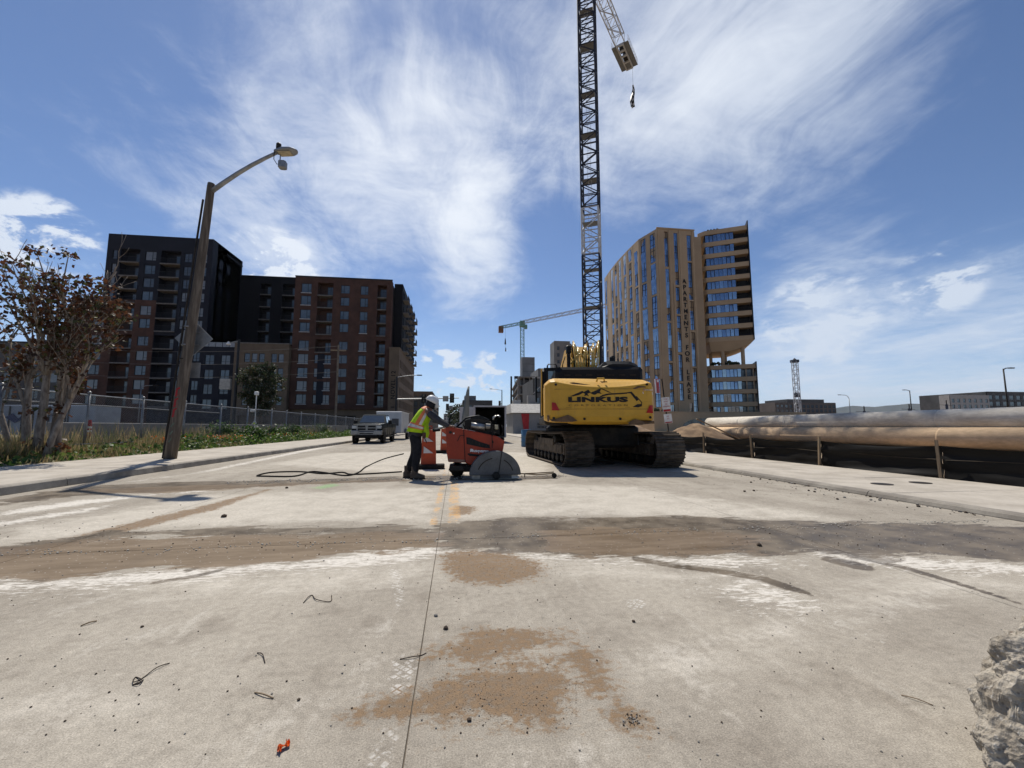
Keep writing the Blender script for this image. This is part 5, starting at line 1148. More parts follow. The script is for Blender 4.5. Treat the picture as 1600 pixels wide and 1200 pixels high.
for _ in range(26000):
    y = 11+49*random.random()**1.35; x = random.uniform(-13.1, -10.82); n_ = mnoise.noise((x*1.3, y*.6, 7))
    g_ = 1 if y > 18.5 else (.55 if y > 16 else .38)
    if random.random() > g_*(.75+n_*1.2): continue
    e = min(1, (-10.78-x)/.5); lf.append((x, y, verge_z(x)+random.random()**1.6*(.24+.30*max(0, n_+.2))*e*(1.25 if y > 20 else .7)))
m_ = MB(); leaf_cloud(m_, lf, .12, .5, 3, (.45, .3, .25), .42); tag(m_.build('weeds', L_grn), kind='stuff')
for k, (px, Y, h) in enumerate(((345, 26, 1.0), (395, 27.5, .95), (455, 36, 1.0), (500, 44, 1.1), (430, 32, .8))):
    x = min(-11.6, gY(px, 670, Y).x); t = thing('bush', ['dark leafy bush beside the fence left of the camera mast', 'dark leafy bush below the camera mast', 'low dark bush along the fence in front of the brick block', 'low dark bush nearest the pickup', 'small bush right of the camera mast'][k], 'bush', (x, Y, verge_z(x)))
    lf = [Vector((random.gauss(0, .38), random.gauss(0, .38), abs(random.gauss(h*.45, h*.25)))) for _ in range(900)]
    m_ = MB(); leaf_cloud(m_, lf, .12, .6, 3, (.35, .1, .55), .42); tag(m_.build('foliage', L_grn, t), kind='stuff'); MB().tube([(0, 0, -.1), (.05, 0, h*.6)], .02, 5).build('stem', barkd, t)
lf = [(-11.9+random.gauss(0, .5), random.choice((22.5, 24.0, 30.5, 35, 19.2))+random.gauss(0, .18), .48+random.uniform(0, .22)) for _ in range(220)]
m_ = MB(); leaf_cloud(m_, lf, .06, .6, 1, (1,), .5); tag(m_.build('poppies', [leafm('orange_petal', (.55, .13, .03))]), kind='stuff')

# ------------------------------------------------------------------ silt fence, spoil and pipes on the right
blk = pmat('black_silt_fabric', (.006, .006, .006), .6, col2=(.013, .012, .011), scale=1.2, stretch=(1, .25, 3), fine=.2, spec=.12)
XS = 9.72
sf = thing('silt_fence', 'black silt fabric fence on wooden stakes along the right pavement', 'fence', (XS, 14, .05))
stk = [1.5, 4.45, 7.27, 10.1, 12.65, 15.35, 18.1, 20.9, 23.8, 26.7, 30]
hts = [.70, .69, .67, .68, .70, .68, .72, .68, .66, .7, .7]
seam_m = pmat('brown_seam', (.06, .045, .03), .8)
for i, (a, e) in enumerate(zip(stk[:-1], stk[1:])):
    m_ = MB(); m_.smooth = True; nu, nv = 26, 14; ph = random.uniform(0, 6)
    for j in range(nv+1):
        v = j/nv
        for k in range(nu+1):
            u = k/nu; top_ = hts[i]*(1-u)+hts[i+1]*u-.075*math.sin(PI*u)*(1+.25*math.sin(ph)); z = v*top_
            bulge = .07*math.sin(PI*u)*math.sin(PI*min(1, v*1.1))+.016*math.sin(9*v+2.2*u+ph)*math.sin(PI*u)**.5+.012*math.sin(5*u+14*v+ph)+.02*mnoise.noise((u*5, v*7, i*3))
            m_.v.append((XS+.03+bulge, a+(e-a)*u, .05+z))
    for j in range(nv):
        for k in range(nu): q0 = j*(nu+1)+k; m_.face((q0+1, q0, q0+nu+1, q0+nu+2))
    o = m_.build('fabric_panel', blk, sf, off=sf.location)
    bm_ = MB(); bm_.tube([Vector((XS+.012+.07*math.sin(PI*t)*.9, a+(e-a)*t, .05+.40+.02*math.sin(5*t+ph))) for t in np.linspace(.02, .98, 12)], .006, 4); bm_.build('seam', seam_m, sf, off=sf.location)
for i, y in enumerate(stk):
    m_ = MB(); m_.bar((XS-.06, y, -.02), (XS-.06+random.uniform(-.06, .06), y+random.uniform(-.05, .05), hts[i]+random.uniform(.14, .28)), .034, 4); m_.build('stake', M['wood'], sf, off=sf.location)
mdirt = pmat('spoil_heap_soil', (.30, .20, .115), .95, col2=(.17, .11, .065), scale=1.3, bump=1.0, bscale=9)
for nm, lab, x, y, rx, ry, h in (('dirt_mound', 'pale brown spoil heap behind the silt fence under the arch', 17.6, 29, 3.0, 2.6, 1.35), ('dirt_mound', 'dark brown spoil heap left of the sign post', 14.2, 34, 4.0, 3, 1.5), ('dirt_mound', 'low brown soil bank beside the pipe ends', 20.8, 33.5, 2.6, 2.5, 1.0)):
    m_ = MB(); m_.smooth = True; n = 36
    for i in range(n+1):
        for j in range(n+1):
            u, v = -1+2*i/n, -1+2*j/n; d = math.hypot(u, v); z = h*max(0, 1-d**1.3)+(.22*mnoise.fractal((u*3+x, v*3, 1.3), 1.0, 2.0, 4))*max(0, 1.05-d); m_.v.append((u*rx, v*ry, z-.02))
    for i in range(n):
        for j in range(n): k = i*(n+1)+j; m_.face((k, k+n+1, k+n+2, k+1))
    tag(m_.build(nm, mdirt, loc=(x, y, .06)), lab, 'dirt heap')
t = thing('plank', 'weathered board leaning over the spoil heap behind the silt fence', 'plank', (17.3, 27.2, .3)); t.rotation_euler = (0, R(26), R(-12)); MB().box(-1.1, 2.1, -.12, .12, .95, 1.0).build('board', M['wood'], t)
pw = pmat('weathered_grey_pipe', (.60, .55, .47), .65, col2=(.44, .39, .32), scale=1.1, stretch=(1, .3, 1), bump=.15, bscale=12, fine=.2, rvar=.12, spec=.15)
pt_ = pmat('dusty_tan_pipe', (.60, .43, .27), .85, col2=(.46, .33, .21), scale=.8, stretch=(1, .35, 1), bump=.3, bscale=10, fine=.2, spec=.08)
def pipe(label, x, z, y0, y1, r_, mat, n=40):
    t = thing('pipe', label, 'pipe', (x, y0, z)); m_ = MB(); m_.smooth = True; ri = r_*.93; prof = []
    L = y1-y0; k = int(L/4.2); prof.append((ri, .15)); prof.append((ri, 0)); prof.append((r_, 0))
    m_.lathe([(r_, 0), (r_, -L)], n, axis='y'); 
    m2 = MB(); m2.smooth = True
    rs = [[(c_*math.cos(2*PI*j/n), h_, c_*math.sin(2*PI*j/n)) for j in range(n)] for c_, h_ in ((r_, 0), (r_, L), (ri, L), (ri, 0))]
    m2.loft(rs, cap=False)
    for j in range(n): a = j; b_ = (j+1) % n; m2.face((a, 3*n+a, 3*n+b_, b_))
    m2.build('pipe_wall', mat, t)
    for i in range(1, k): 
        m3 = MB(); yy = i*L/k+random.uniform(-.4, .4); m3.smooth = True; m3.loft([[(c_*math.cos(2*PI*j/n), h_, c_*math.sin(2*PI*j/n)) for j in range(n)] for c_, h_ in ((r_*1.001, yy-.05), (r_*1.02, yy-.03), (r_*1.012, yy), (r_*1.02, yy+.03), (r_*1.001, yy+.05))], cap=False); m3.build('weld_bead', mat, t)
    return t
pipe('dusty tan pipe lying in front, lower of the stacked pipes', 23.4, .57, 8, 36.3, .51, pt_)
pipe('grey weathered pipe on top of the stacked pipes', 23.95, 1.445, 8, 36.9, .51, pw)
pipe('pipe at the back of the stack, mostly hidden behind the tan one', 24.45, .57, 8, 36.6, .51, pt_)
# ------------------------------------------------------------------ excavator
ex = thing('excavator', 'yellow tracked excavator seen from behind with lettered counterweight', 'excavator', (4.2, 13.5, 0))
UR = R(3); HR = R(-9)
def under(name, m_, mat, parent=None, x=0, y=0):
    o = m_.build(name, mat, parent or ex); 
    if parent is None: o.rotation_euler = (0, 0, UR)
    return o
shoe = MB(); shoe.box(-.41, .41, -.1, .1, -.012, .012)
for yy in (-.07, .02): shoe.box(-.408, .408, yy-.014, yy+.014, .0122, .050)
shoe_me = shoe.mesh('track_shoe', M['steel_mud'])
TL, TR = 4.05, .44                              # wheel spacing and end radius
def track_path(n):
    per = 2*TL+2*PI*TR; out = []
    for i in range(n):
        s_ = per*i/n
        if s_ < TL: out.append((-TL/2+s_, 2*TR-.0-.03*math.sin(PI*s_/TL), 0.0)); continue
        s_ -= TL
        if s_ < PI*TR: a = s_/TR; out.append((TL/2+TR*math.sin(a), TR+TR*math.cos(a), -a)); continue
        s_ -= PI*TR
        if s_ < TL: out.append((TL/2-s_, 0, -PI)); continue
        s_ -= TL; a = s_/TR; out.append((-TL/2-TR*math.sin(a), TR-TR*math.cos(a), -PI-a))
    return out
for side, tx, dy in ((-1, -1.00, -.05), (1, 1.30, -.62)):
    m_ = MB(); m_.box(-.22, .22, -TL/2+.25, TL/2-.15, .30, .62); m_.box(-.26, .26, -TL/2+.4, TL/2-.5, .36, .58)
    m_.box(-.30, .30, -.9, .9, .55, .74)
    tk = m_.build('track', M['steel_mud'], ex, loc=(tx, dy, 0)); tk.rotation_euler = (0, 0, UR)
    for yy, zz_, a in track_path(54): link('track_shoe', shoe_me, tk, (0, yy, zz_+.045), (a, 0, 0))
    sp = MB(); prof = [(.34 if k % 2 else .40, 2*PI*k/36) for k in range(36)]; sp.prism([(r_*math.cos(a), r_*math.sin(a)) for r_, a in prof], -.06, .06, 'yz'); sp.lathe([(.2, -.14), (.24, -.1), (.24, .1), (.2, .14)], 16, axis='x')
    o = sp.build('sprocket', M['steel_dark'], tk, loc=(0, -TL/2, TR+.03))
    o = MB().lathe([(.30, -.12), (.36, -.1), (.36, .1), (.30, .12)], 20, axis='x').build('idler_wheel', M['steel_dark'], tk, loc=(0, TL/2, TR+.03))
    rm_ = MB().lathe([(.08, -.27), (.13, -.25), (.13, -.1), (.09, -.09), (.09, .09), (.13, .1), (.13, .25), (.08, .27)], 12, axis='x').mesh('roller', M['steel_dark'])
    for k in range(8): link('roller', rm_, tk, (0, -1.6+k*.45, .19))
    for k in (-.9, .7): link('roller', rm_, tk, (0, k, .74))
    ch = MB()
    for yy, zz_, a in track_path(54):
        Mx = Matrix.Translation((0, yy, zz_+.045)) @ Matrix.Rotation(a, 4, 'X')
        for x in (-.10, .07): ch.box(x, x+.03, -.085, .085, -.10, -.014, Mx)
    tag(ch.build('chain_link', M['steel_dark'], tk), kind='stuff')
m_ = MB(); m_.cbox(-.85, 1.05, -1.9, 1.6, .50, 1.15, .08); m_.box(-.9, 1.1, -.9, -.5, .45, .75); m_.box(-.9, 1.1, .3, .7, .45, .75); m_.lathe([(.62, .98), (.62, 1.12), (.7, 1.125), (.7, 1.2)], 24); under('car_body', m_, M['steel_dark'])
m_ = MB(); m_.tube([(-.55, -1.0, .55), (-.6, -1.35, .35), (-.45, -1.6, .1), (.1, -1.75, .06), (.3, -1.7, .05)], .03, 8); under('hose', m_, M['rubber'])
def house(name, m_, mat, parent=None):
    o = m_.build(name, mat, parent or ex)
    if parent is None: o.rotation_euler = (0, 0, HR)
    return o
# counterweight: swept block, bulging to the rear
hw = 1.42; m_ = MB(); m_.smooth = False; rings = []
for i in range(25):
    x = -hw+2*hw*i/24; t = abs(x)/hw; yr = -3.42+.10*t**2+.30*max(0, (t-.86)/.14)**2
    zt = 2.37-.13*max(0, (t-.86)/.14)**1.6+(.03 if x < 0 else -.02)*t; zb_ = 1.19-.03*math.sin(PI*(x/hw+1)/2)+(.03 if abs(t) > .55 else 0)+.04*max(0, (t-.9)/.1)
    rings.append([(x, -2.35, zb_+.02), (x, yr+.20, zb_), (x, yr+.06, zb_+.06), (x, yr+.015, zb_+.2), (x, yr, zb_+.5), (x, yr, zt-.36), (x, yr+.012, zt-.08-.19*(1-t*t)), (x, yr+.24, zt-.03-.09*(1-t*t)), (x, yr+.50, zt), (x, -2.35, zt+.01)])
m_.loft(rings); cw = house('counterweight', m_, M['yellow'])
bv = cw.modifiers.new('bevel', 'BEVEL'); bv.width = .02; bv.segments = 2; bv.limit_method = 'ANGLE'; bv.angle_limit = R(35)
YF = -3.43
def cwy(x): t = abs(x)/hw; return -3.42+.10*t**2+.30*max(0, (t-.86)/.14)**2
def decal(name, poly, mat, off=.006, th=.004):
    m_ = MB(); n = len(poly); rs = []
    rs = [[(x, cwy(x)-off, z) for x, z in poly], [(x, cwy(x)-off+th, z) for x, z in poly]]
    m_.loft(rs); return house(name, m_, mat, cw)
# pixel scale on the weight: 8x crop -> metres
def cp(u, v): return ((u-770)/465.0*1.0*1.0, 2.37-(v-235)/473.0)
def dpoly(name, pts, mat, **k): return decal(name, [cp(*p) for p in pts], mat, **k)
ink = pmat('black_decal_ink', (.018, .014, .012), .6); goldl = pmat('gold_decal_ink', (.30, .17, .03), .5)
for pts in ([(395, 470), (540, 405), (565, 420), (520, 445), (500, 455), (470, 462), (440, 470)], [(545, 425), (610, 390), (640, 425), (600, 440), (618, 470), (590, 460), (560, 468), (572, 442)], [(630, 430), (765, 372), (745, 420), (770, 440), (720, 435), (690, 452), (665, 450)], [(765, 372), (885, 430), (850, 425), (770, 385)]):
    dpoly('mountain_mark', pts[::-1] if False else pts, ink)
def arm_mark(pts, w):
    L = []; Rr = []
    for i, p in enumerate(pts):
        a = Vector(pts[max(0, i-1)]); b_ = Vector(pts[min(len(pts)-1, i+1)]); d = (b_-a).normalized(); n_ = Vector((-d.y, d.x)); ww = w[i] if isinstance(w, list) else w
        L.append(tuple(Vector(p)+n_*ww)); Rr.append(tuple(Vector(p)-n_*ww))
    for i in range(len(pts)-1): dpoly('boom_mark', [L[i], L[i+1], Rr[i+1], Rr[i]], ink)
arm_mark([(715, 500), (780, 462), (850, 445), (960, 440), (1065, 432)], [6, 9, 9, 8, 8]); arm_mark([(1060, 430), (1115, 425), (1190, 520)], [6, 13, 15]); arm_mark([(1175, 470), (1240, 545), (1235, 570)], [5, 5, 5])
dpoly('bucket_mark', [(1130, 598), (1185, 565), (1240, 562), (1240, 590), (1195, 604)], ink)
def cw_text(body, u, v, size, mat, sx, bold=0.0, sp=1.0):
    x, z = cp(u, v); me = text_mesh(body, size, mat, .002, spacing=sp, sx=sx, bold=bold); k = link('lettering', me, cw, (x, cwy(x)-.007, z), (PI/2, 0, 0)); return k
cw_text('LINKUS', 718, 513, .165, ink, 2.62, .010, 1.05)
cw_text('CORPORATION', 722, 580, .058, goldl, 2.2, .001, 1.9)
dpoly('underline', [(345, 600), (1100, 600), (1100, 604), (345, 604)], goldl)
dpoly('reflector', [(182, 540), (225, 545), (272, 638), (182, 638)], M['red'], off=.012, th=.01); dpoly('reflector', [(1380, 575), (1335, 578), (1290, 668), (1380, 672)], M['red'], off=.012, th=.01)
dpoly('warning_label', [(1252, 415), (1392, 418), (1388, 445), (1258, 440)], M['white']); dpoly('warning_label', [(1270, 375), (1385, 380), (1392, 410), (1262, 408)], pmat('faded_pink_label', (.50, .22, .20), .6))
cw_text('DANGER', 1326, 394, .05, M['white'], 1.1); 
scr = pmat('bare_scraped_metal', (.10, .062, .035), .7, col2=(.17, .10, .05), scale=7)
for pts in ([(160, 745), (240, 735), (340, 700), (370, 690), (420, 715), (480, 765), (420, 775), (300, 778), (180, 770)], [(1060, 790), (1120, 755), (1160, 742), (1220, 760), (1330, 775), (1410, 765), (1415, 795), (1250, 806), (1100, 806)], [(385, 305), (440, 300), (560, 320), (640, 328), (560, 332), (430, 322)], [(1140, 375), (1200, 345), (1280, 350), (1395, 372), (1290, 362), (1210, 368), (1160, 384)], [(1400, 305), (1414, 330), (1408, 370), (1398, 345)], [(745, 285), (770, 292), (830, 290), (840, 302), (770, 308)], [(130, 690), (150, 700), (150, 770), (132, 765)]):
    dpoly('scrape_mark', pts, scr)
m_ = MB(); m_.tube([(-.10, -3.26, 2.26), (-.08, -3.30, 2.34), (.08, -3.30, 2.34), (.10, -3.26, 2.26)], .025, 8); house('lifting_eye', m_, M['yellow'], cw)
for x, z in ((-1.16, 2.18), (1.16, 2.18), (-1.22, 1.32), (1.22, 1.34), (-.45, 1.30), (.45, 1.30)):
    m_ = MB(); m_.lathe([(.03, -.006), (.034, 0), (.034, .012), (.018, .014)], 10, (x, cwy(x)-.008, z), 'y'); house('bolt', m_, M['steel_dark'], cw)
for z in (1.55, 2.06): m_ = MB(); m_.loft([[(x, cwy(x)-.003, z-.004) for x in (-1.2, -.6, 0, .6, 1.2)]+[(x, cwy(x)-.003, z+.004) for x in (1.2, .6, 0, -.6, -1.2)], [(x, cwy(x)+.004, z-.004) for x in (-1.2, -.6, 0, .6, 1.2)]+[(x, cwy(x)+.004, z+.004) for x in (1.2, .6, 0, -.6, -1.2)]]); house('weld_line', m_, scr, cw)
# engine hood, cab, deck
m_ = MB(); rs = []
for y, k in ((-2.52, .08), (-2.45, 0), (-1.0, 0), (-.95, .06)):
    rs.append([(-1.10+k, y, 2.36), (1.32-k, y, 2.36), (1.32-k, y, 2.68-k), (1.26-k, y, 2.76-k), (-.98+k, y, 2.76-k), (-1.10+k, y, 2.66-k)])
m_.loft(rs); house('engine_hood', m_, M['blackgloss'])
m_ = MB(); rs = []
for y, k in ((-2.42, .1), (-2.3, 0), (-1.2, 0), (-1.1, .08)):
    rs.append([(.16+k, y, 2.762), (1.27-k, y, 2.762), (1.2-k, y, 2.86-k*.6), (1.02-k, y, 2.94-k), (.42+k, y, 2.95-k), (.3+k, y, 2.93-k)])
m_.loft(rs); house('engine_cover', m_, M['blackgloss'])
m_ = MB()
for k in range(7): m_.box(-.85+k*.3, -.68+k*.3, -2.532, -2.522, 2.50, 2.55)
house('vent_slot', m_, M['steel_dark'])
m_ = MB(); m_.lathe([(.07, 2.9), (.085, 3.0), (.085, 3.12), (.06, 3.16)], 12, (.62, -1.9, 0)); house('exhaust_stack', m_, M['black'])
m_ = MB(); m_.cbox(-1.40, 1.38, -2.34, 1.2, 1.16, 1.42, .04); house('deck', m_, M['steel_dark'])
m_ = MB(); m_.cbox(.62, 1.38, -1.0, 1.1, 1.43, 2.30, .06); house('side_body', m_, M['yellow'])
m_ = MB(); m_.cbox(-1.36, -1.12, -2.3, -.9, 1.43, 2.34, .04); m_.cbox(-1.1, .55, -2.3, -.95, 1.43, 2.34, .04); house('side_body', m_, M['yellow'])
m_ = MB()                                       # cab
prof = [(-.80, 1.43), (.95, 1.43), (1.02, 2.0), (.80, 2.86), (.55, 2.98), (-.62, 2.98), (-.80, 2.86)]
m_.prism(prof, -1.38, -1.32, 'yz'); m_.prism(prof, -.50, -.44, 'yz'); m_.box(-1.318, -.502, -.8, .6, 2.88, 2.98); m_.box(-1.318, -.502, -.8, -.72, 1.43, 2.15); m_.box(-1.318, -1.22, -.8, -.72, 2.152, 2.878); m_.box(-.60, -.502, -.8, -.72, 2.152, 2.878); m_.box(-1.318, -.502, -.7, .9, 1.43, 1.6)
cab = house('cab', m_, M['black'])
house('cab_window', MB().box(-1.218, -.602, -.77, -.75, 2.154, 2.876), pmat('green_cab_glass', (.12, .17, .17), .05, spec=1.0, coat=1.0), cab)
m_ = MB(); m_.cbox(-1.42, -1.381, -.85, -.74, 1.45, 2.94, .01); house('cab_post', m_, M['yellow'], cab)
m_ = MB(); m_.cbox(-1.56, -1.50, .4, .75, 1.95, 2.85, .02); m_.bar((-1.5, .55, 2.3), (-1.38, .55, 2.3), .02); house('mirror', m_, M['black'])
m_ = MB(); m_.cbox(-.44, .1, -.8, .8, 2.0, 2.83, .05); house('tank', m_, M['black'])
def rails(name, pts, r_=.022): m_ = MB(); m_.smooth = True; m_.tube(pts, r_, 8); return house(name, m_, M['black'])
rails('handrail', [(-1.25, -1.4, 2.35), (-1.25, -1.4, 2.95), (-1.22, -1.4, 3.0), (-1.0, -1.4, 3.0), (-.97, -1.4, 2.95), (-.97, -1.4, 2.7)]); rails('handrail', [(1.2, -1.0, 2.75), (1.2, -1.0, 3.15), (1.2, -.9, 3.18), (1.2, .2, 3.0), (1.2, .5, 2.6)]); rails('handrail', [(1.0, -1.3, 2.75), (1.2, -1.02, 3.1)])
# boom, stick, bucket (reaching away from the road camera)
bp_ = [(.25, 1.75), (.0, 2.3), (.2, 3.3), (1.0, 4.0), (2.4, 4.1), (4.0, 3.75), (5.9, 2.95), (6.0, 2.6), (4.2, 3.05), (2.9, 3.15), (2.1, 2.9), (1.2, 2.3), (.7, 1.75)]
def boomx(m_, x0, x1, poly): m_.prism(poly, x0, x1, 'yz')
m_ = MB(); boomx(m_, -.33, .33, bp_); boom = house('boom', m_, M['yellow'])
st_ = [(5.4, 3.3), (5.75, 3.45), (6.3, 2.9), (7.3, 1.4), (7.1, 1.25), (5.7, 2.6)]
m_ = MB(); boomx(m_, -.24, .24, st_); house('stick', m_, M['yellow'], boom)
bk = [(7.05, 1.35), (7.35, 1.4), (7.6, .9), (7.5, .35), (7.0, .02), (6.4, .15), (6.55, .3), (7.0, .35), (7.2, .8)]
m_ = MB(); boomx(m_, -.62, .62, bk); house('bucket', m_, M['steel_mud'], boom)
for x in (-.52, .44):
    m_ = MB(); m_.bar((x+.04, 1.0, 1.6), (x+.04, 1.75, 2.3), .10, 12); m_.bar((x+.04, 1.75, 2.3), (x+.04, 2.55, 3.0), .05, 12); house('boom_cylinder', m_, M['yellow'])
m_ = MB(); m_.bar((0, 2.6, 3.9), (0, 4.4, 3.85), .09, 12); m_.bar((0, 4.4, 3.85), (0, 5.6, 3.5), .045, 12); house('stick_cylinder', m_, M['yellow'], boom)
# bundled yellow hydraulic pipes up the back of the boom, looping at the top
random.seed(3)
for k in range(8):
    x = -.28+k*.112; m_ = MB(); m_.smooth = True
    m_.tube([(x, -.52, 2.0), (x, -.50, 2.6), (x+.005, -.42, 3.05)], .042, 8); pp = house('hydraulic_pipe', m_, M['yellow2'], boom)
    for j in range(2):
        w = random.uniform(-.10, .10); up = random.uniform(-.05, .26); m_ = MB(); m_.smooth = True; xx = x-.02+.04*j
        m_.tube([(xx, -.43, 3.0), (xx+w*.3, -.44, 3.25), (xx+w, -.36, 3.55+up), (xx+w*1.5, -.12, 3.76+up), (xx+w*1.2, .3, 3.72+up*.5), (xx+w, .7, 3.4), (xx, 1.0, 3.1)], .025, 7); house('hydraulic_hose', m_, M['yellow2'] if (k+j) % 4 else M['rubber'], boom)
for x0, z0, x1, z1 in ((-.42, 3.15, -.10, 3.5), (-.2, 3.5, .05, 3.3), (0, 3.6, .22, 3.25), (.2, 3.55, .42, 3.35)):
    m_ = MB(); m_.smooth = True; m_.tube([(x0, -.46, z0), ((x0+x1)/2, -.55, (z0+z1)/2+.06), (x1, -.46, z1)], .022, 7); house('hydraulic_hose', m_, M['yellow2'], boom)
m_ = MB(); m_.box(-.40, .46, -.56, -.36, 2.94, 2.99); m_.box(-.40, .46, -.60, -.42, 2.42, 2.46); house('pipe_clamp', m_, M['steel_dark'], boom)
m_ = MB(); m_.cbox(-.56, -.40, -.45, -.25, 3.50, 3.78, .03); m_.bar((-.48, -.38, 2.3), (-.48, -.36, 3.5), .06, 8); house('work_lamp', m_, M['black'], boom)
m_ = MB(); m_.smooth = True; m_.tube([(.52, -.45, 2.3), (.52, -.44, 2.8), (.46, -.42, 3.3)], .035, 8); house('grease_pipe', m_, M['white'], boom)
m_ = MB(); m_.smooth = True; m_.tube([(-.66, -.45, 2.5), (-.70, -.45, 3.1), (-.6, -.42, 3.4)], .018, 6); house('hydraulic_hose', m_, M['rubber'], boom)

# ------------------------------------------------------------------ concrete saw
SO = pmat('orange_machine_paint', (.33, .036, .011), .45, col2=(.25, .03, .011), scale=3, fine=.10)
SG = pmat('grey_guard_paint', (.115, .115, .115), .5, col2=(.085, .084, .082), scale=3, fine=.15)
sw_ = thing('concrete_saw', 'orange walk behind concrete saw with half round grey blade guard', 'concrete saw', (.55, 9.35, 0))
def PX(u, v, y=9.1): p = gY(u, v, y); return (p.x-.55, p.z)
def crop_s(u, v): return PX(690+u/9.23, 630+v/9.23)    # read off an enlargement
body = [crop_s(*p) for p in ((60, 325), (70, 700), (95, 850), (340, 860), (420, 890), (560, 870), (830, 820), (880, 720), (910, 540), (800, 475), (600, 430), (420, 395), (310, 375))]
m_ = MB(); m_.prism(body, -.25, .50); b_ = m_.build('body', SO, sw_); bv = b_.modifiers.new('bevel', 'BEVEL'); bv.width = .02; bv.segments = 2
def onface(name, pts, mat, y0=-.258, y1=-.252, parent=None): m_ = MB(); m_.prism([crop_s(*p) for p in pts], y0, y1); return m_.build(name, mat, parent or b_)
onface('side_vent', [(355, 490), (400, 495), (560, 560), (690, 600), (700, 650), (600, 640), (400, 600), (360, 590)], M['black'])
for k in range(6): onface('vent_bar', [(385+k*50, 515+k*17), (400+k*50, 518+k*17), (405+k*50, 575+k*13), (390+k*50, 572+k*13)], M['steel_dark'], -.266, -.2585)
onface('panel_gap', [(312, 378), (322, 378), (345, 850), (335, 850)], M['black']); onface('panel_gap', [(722, 470), (732, 470), (735, 640), (725, 640)], M['black'])
onface('slot', [(370, 735), (385, 720), (560, 745), (600, 730), (600, 745), (540, 770), (400, 760)], M['black']); onface('grip_line', [(225, 545), (262, 465), (330, 462), (330, 470), (268, 474), (233, 550)], M['black'])
onface('latch', [(105, 415), (125, 400), (150, 412), (150, 432), (128, 442), (108, 432)], M['steel_dark'], -.27); onface('latch', [(165, 428), (185, 425), (185, 445), (165, 445)], M['white'])
x, z = crop_s(545, 688); link('lettering', text_mesh('Husqvarna', .085, M['white'], .001, sx=1.1, bold=.003), b_, (x, -.256, z), (PI/2, R(3), 0))
onface('brand_mark', [(418, 690), (424, 660), (436, 655), (446, 672), (446, 695), (430, 700)], M['white'])
onface('lower_scuff', [(96, 800), (330, 815), (340, 855), (100, 845)], pmat('dusty_orange', (.20, .10, .07), .8, col2=(.26, .17, .12), scale=9), -.256)
cx, cz = crop_s(760, 1020); r0 = 0.545             # blade guard
arc = [(r0*math.cos(R(a)), r0*math.sin(R(a))*.93) for a in np.linspace(0, 180, 40)]
m_ = MB(); m_.prism([(cx+u, cz+v) for u, v in arc], -.50, -.32); gd = m_.build('blade_guard', SG, sw_); bv = gd.modifiers.new('bevel', 'BEVEL'); bv.width = .018; bv.segments = 2; bv.limit_method = 'ANGLE'
def arcs(name, a0, a1, ra, rb, mat, y0=-.508, y1=-.5005):
    o_ = [(cx+rb*math.cos(R(a)), cz+.93*rb*math.sin(R(a))) for a in np.linspace(a0, a1, 16)]+[(cx+ra*math.cos(R(a)), cz+.93*ra*math.sin(R(a))) for a in np.linspace(a1, a0, 16)]
    m_ = MB(); m_.prism(o_, y0, y1); return m_.build(name, mat, gd)
arcs('guard_rib', 100, 160, .37, .39, M['steel_dark']); arcs('guard_rib', 15, 62, .37, .39, M['steel_dark'])
m_ = MB(); m_.prism([(cx+.13, cz+.50), (cx+.145, cz+.50), (cx+.075, cz+.03), (cx+.06, cz+.03)], -.51, -.5005); m_.build('guard_strap', M['black'], gd)
m_ = MB(); m_.box(cx-.32, cx+.35, -.46, -.34, .015, cz+.02); m_.build('guard_skirt', SG, gd)
m_ = MB(); m_.lathe([(.20, -.012), (.49, -.004), (.49, .004), (.20, .012)], 48, axis='y'); o = m_.build('blade', M['steel'], sw_, loc=(cx, -.41, cz-.02))
m_ = MB(); m_.lathe([(.05, -.05), (.075, -.045), (.08, 0), (.08, .05)], 20, axis='y'); m_.build('blade_hub', M['black'], sw_, loc=(cx+.02, -.52, .085))
def wheel(name, x, y, r_, w):
    m_ = MB(); m_.smooth = True; m_.lathe([(r_*.6, -w/2), (r_*.92, -w/2), (r_, -w*.3), (r_, w*.3), (r_*.92, w/2), (r_*.6, w/2)], 24, axis='y'); o = m_.build(name, M['rubber'], sw_, loc=(x, y, r_))
    m_ = MB(); m_.lathe([(r_*.15, -w*.42), (r_*.58, -w*.36), (r_*.6, 0), (r_*.58, w*.36), (r_*.15, w*.42)], 16, axis='y'); m_.build('rim', M['steel_dark'], o)
xw, _ = crop_s(208, 950)
wheel('wheel', xw+.03, .12, .15, .09); wheel('wheel', xw+.03, .56, .15, .09); wheel('wheel', .40, -.02, .09, .06); wheel('wheel', .40, .40, .09, .06)
m_ = MB(); m_.cbox(xw-.14, .62, -.18, .42, .13, .27, .02); m_.prism([(xw-.16, .18), (xw+.17, .18), (xw+.12, .27), (xw-.13, .27)], -.29, -.185); m_.build('chassis', M['steel_dark'], sw_)
onp_ = lambda name, pts, mat, y0, y1: MB().prism([crop_s(*p) for p in pts], y0, y1).build(name, mat, sw_)
onp_('engine', [(330, 372), (340, 250), (430, 215), (690, 240), (720, 300), (840, 300), (850, 440), (720, 445)], M['steel_dark'], -.10, .40)
m_ = MB(); m_.smooth = True; a, e = crop_s(425, 320), crop_s(630, 350); m_.bar((a[0], -.14, a[1]), (e[0], -.14, e[1]), .075, 16); m_.build('muffler', M['steel'], sw_)
m_ = MB(); a = crop_s(640, 330); m_.bar((a[0], -.15, a[1]), (a[0]+.1, -.15, a[1]-.01), .06, 16); m_.build('filter', pmat('dull_aluminium', (.30, .29, .27), .5, .6), sw_)
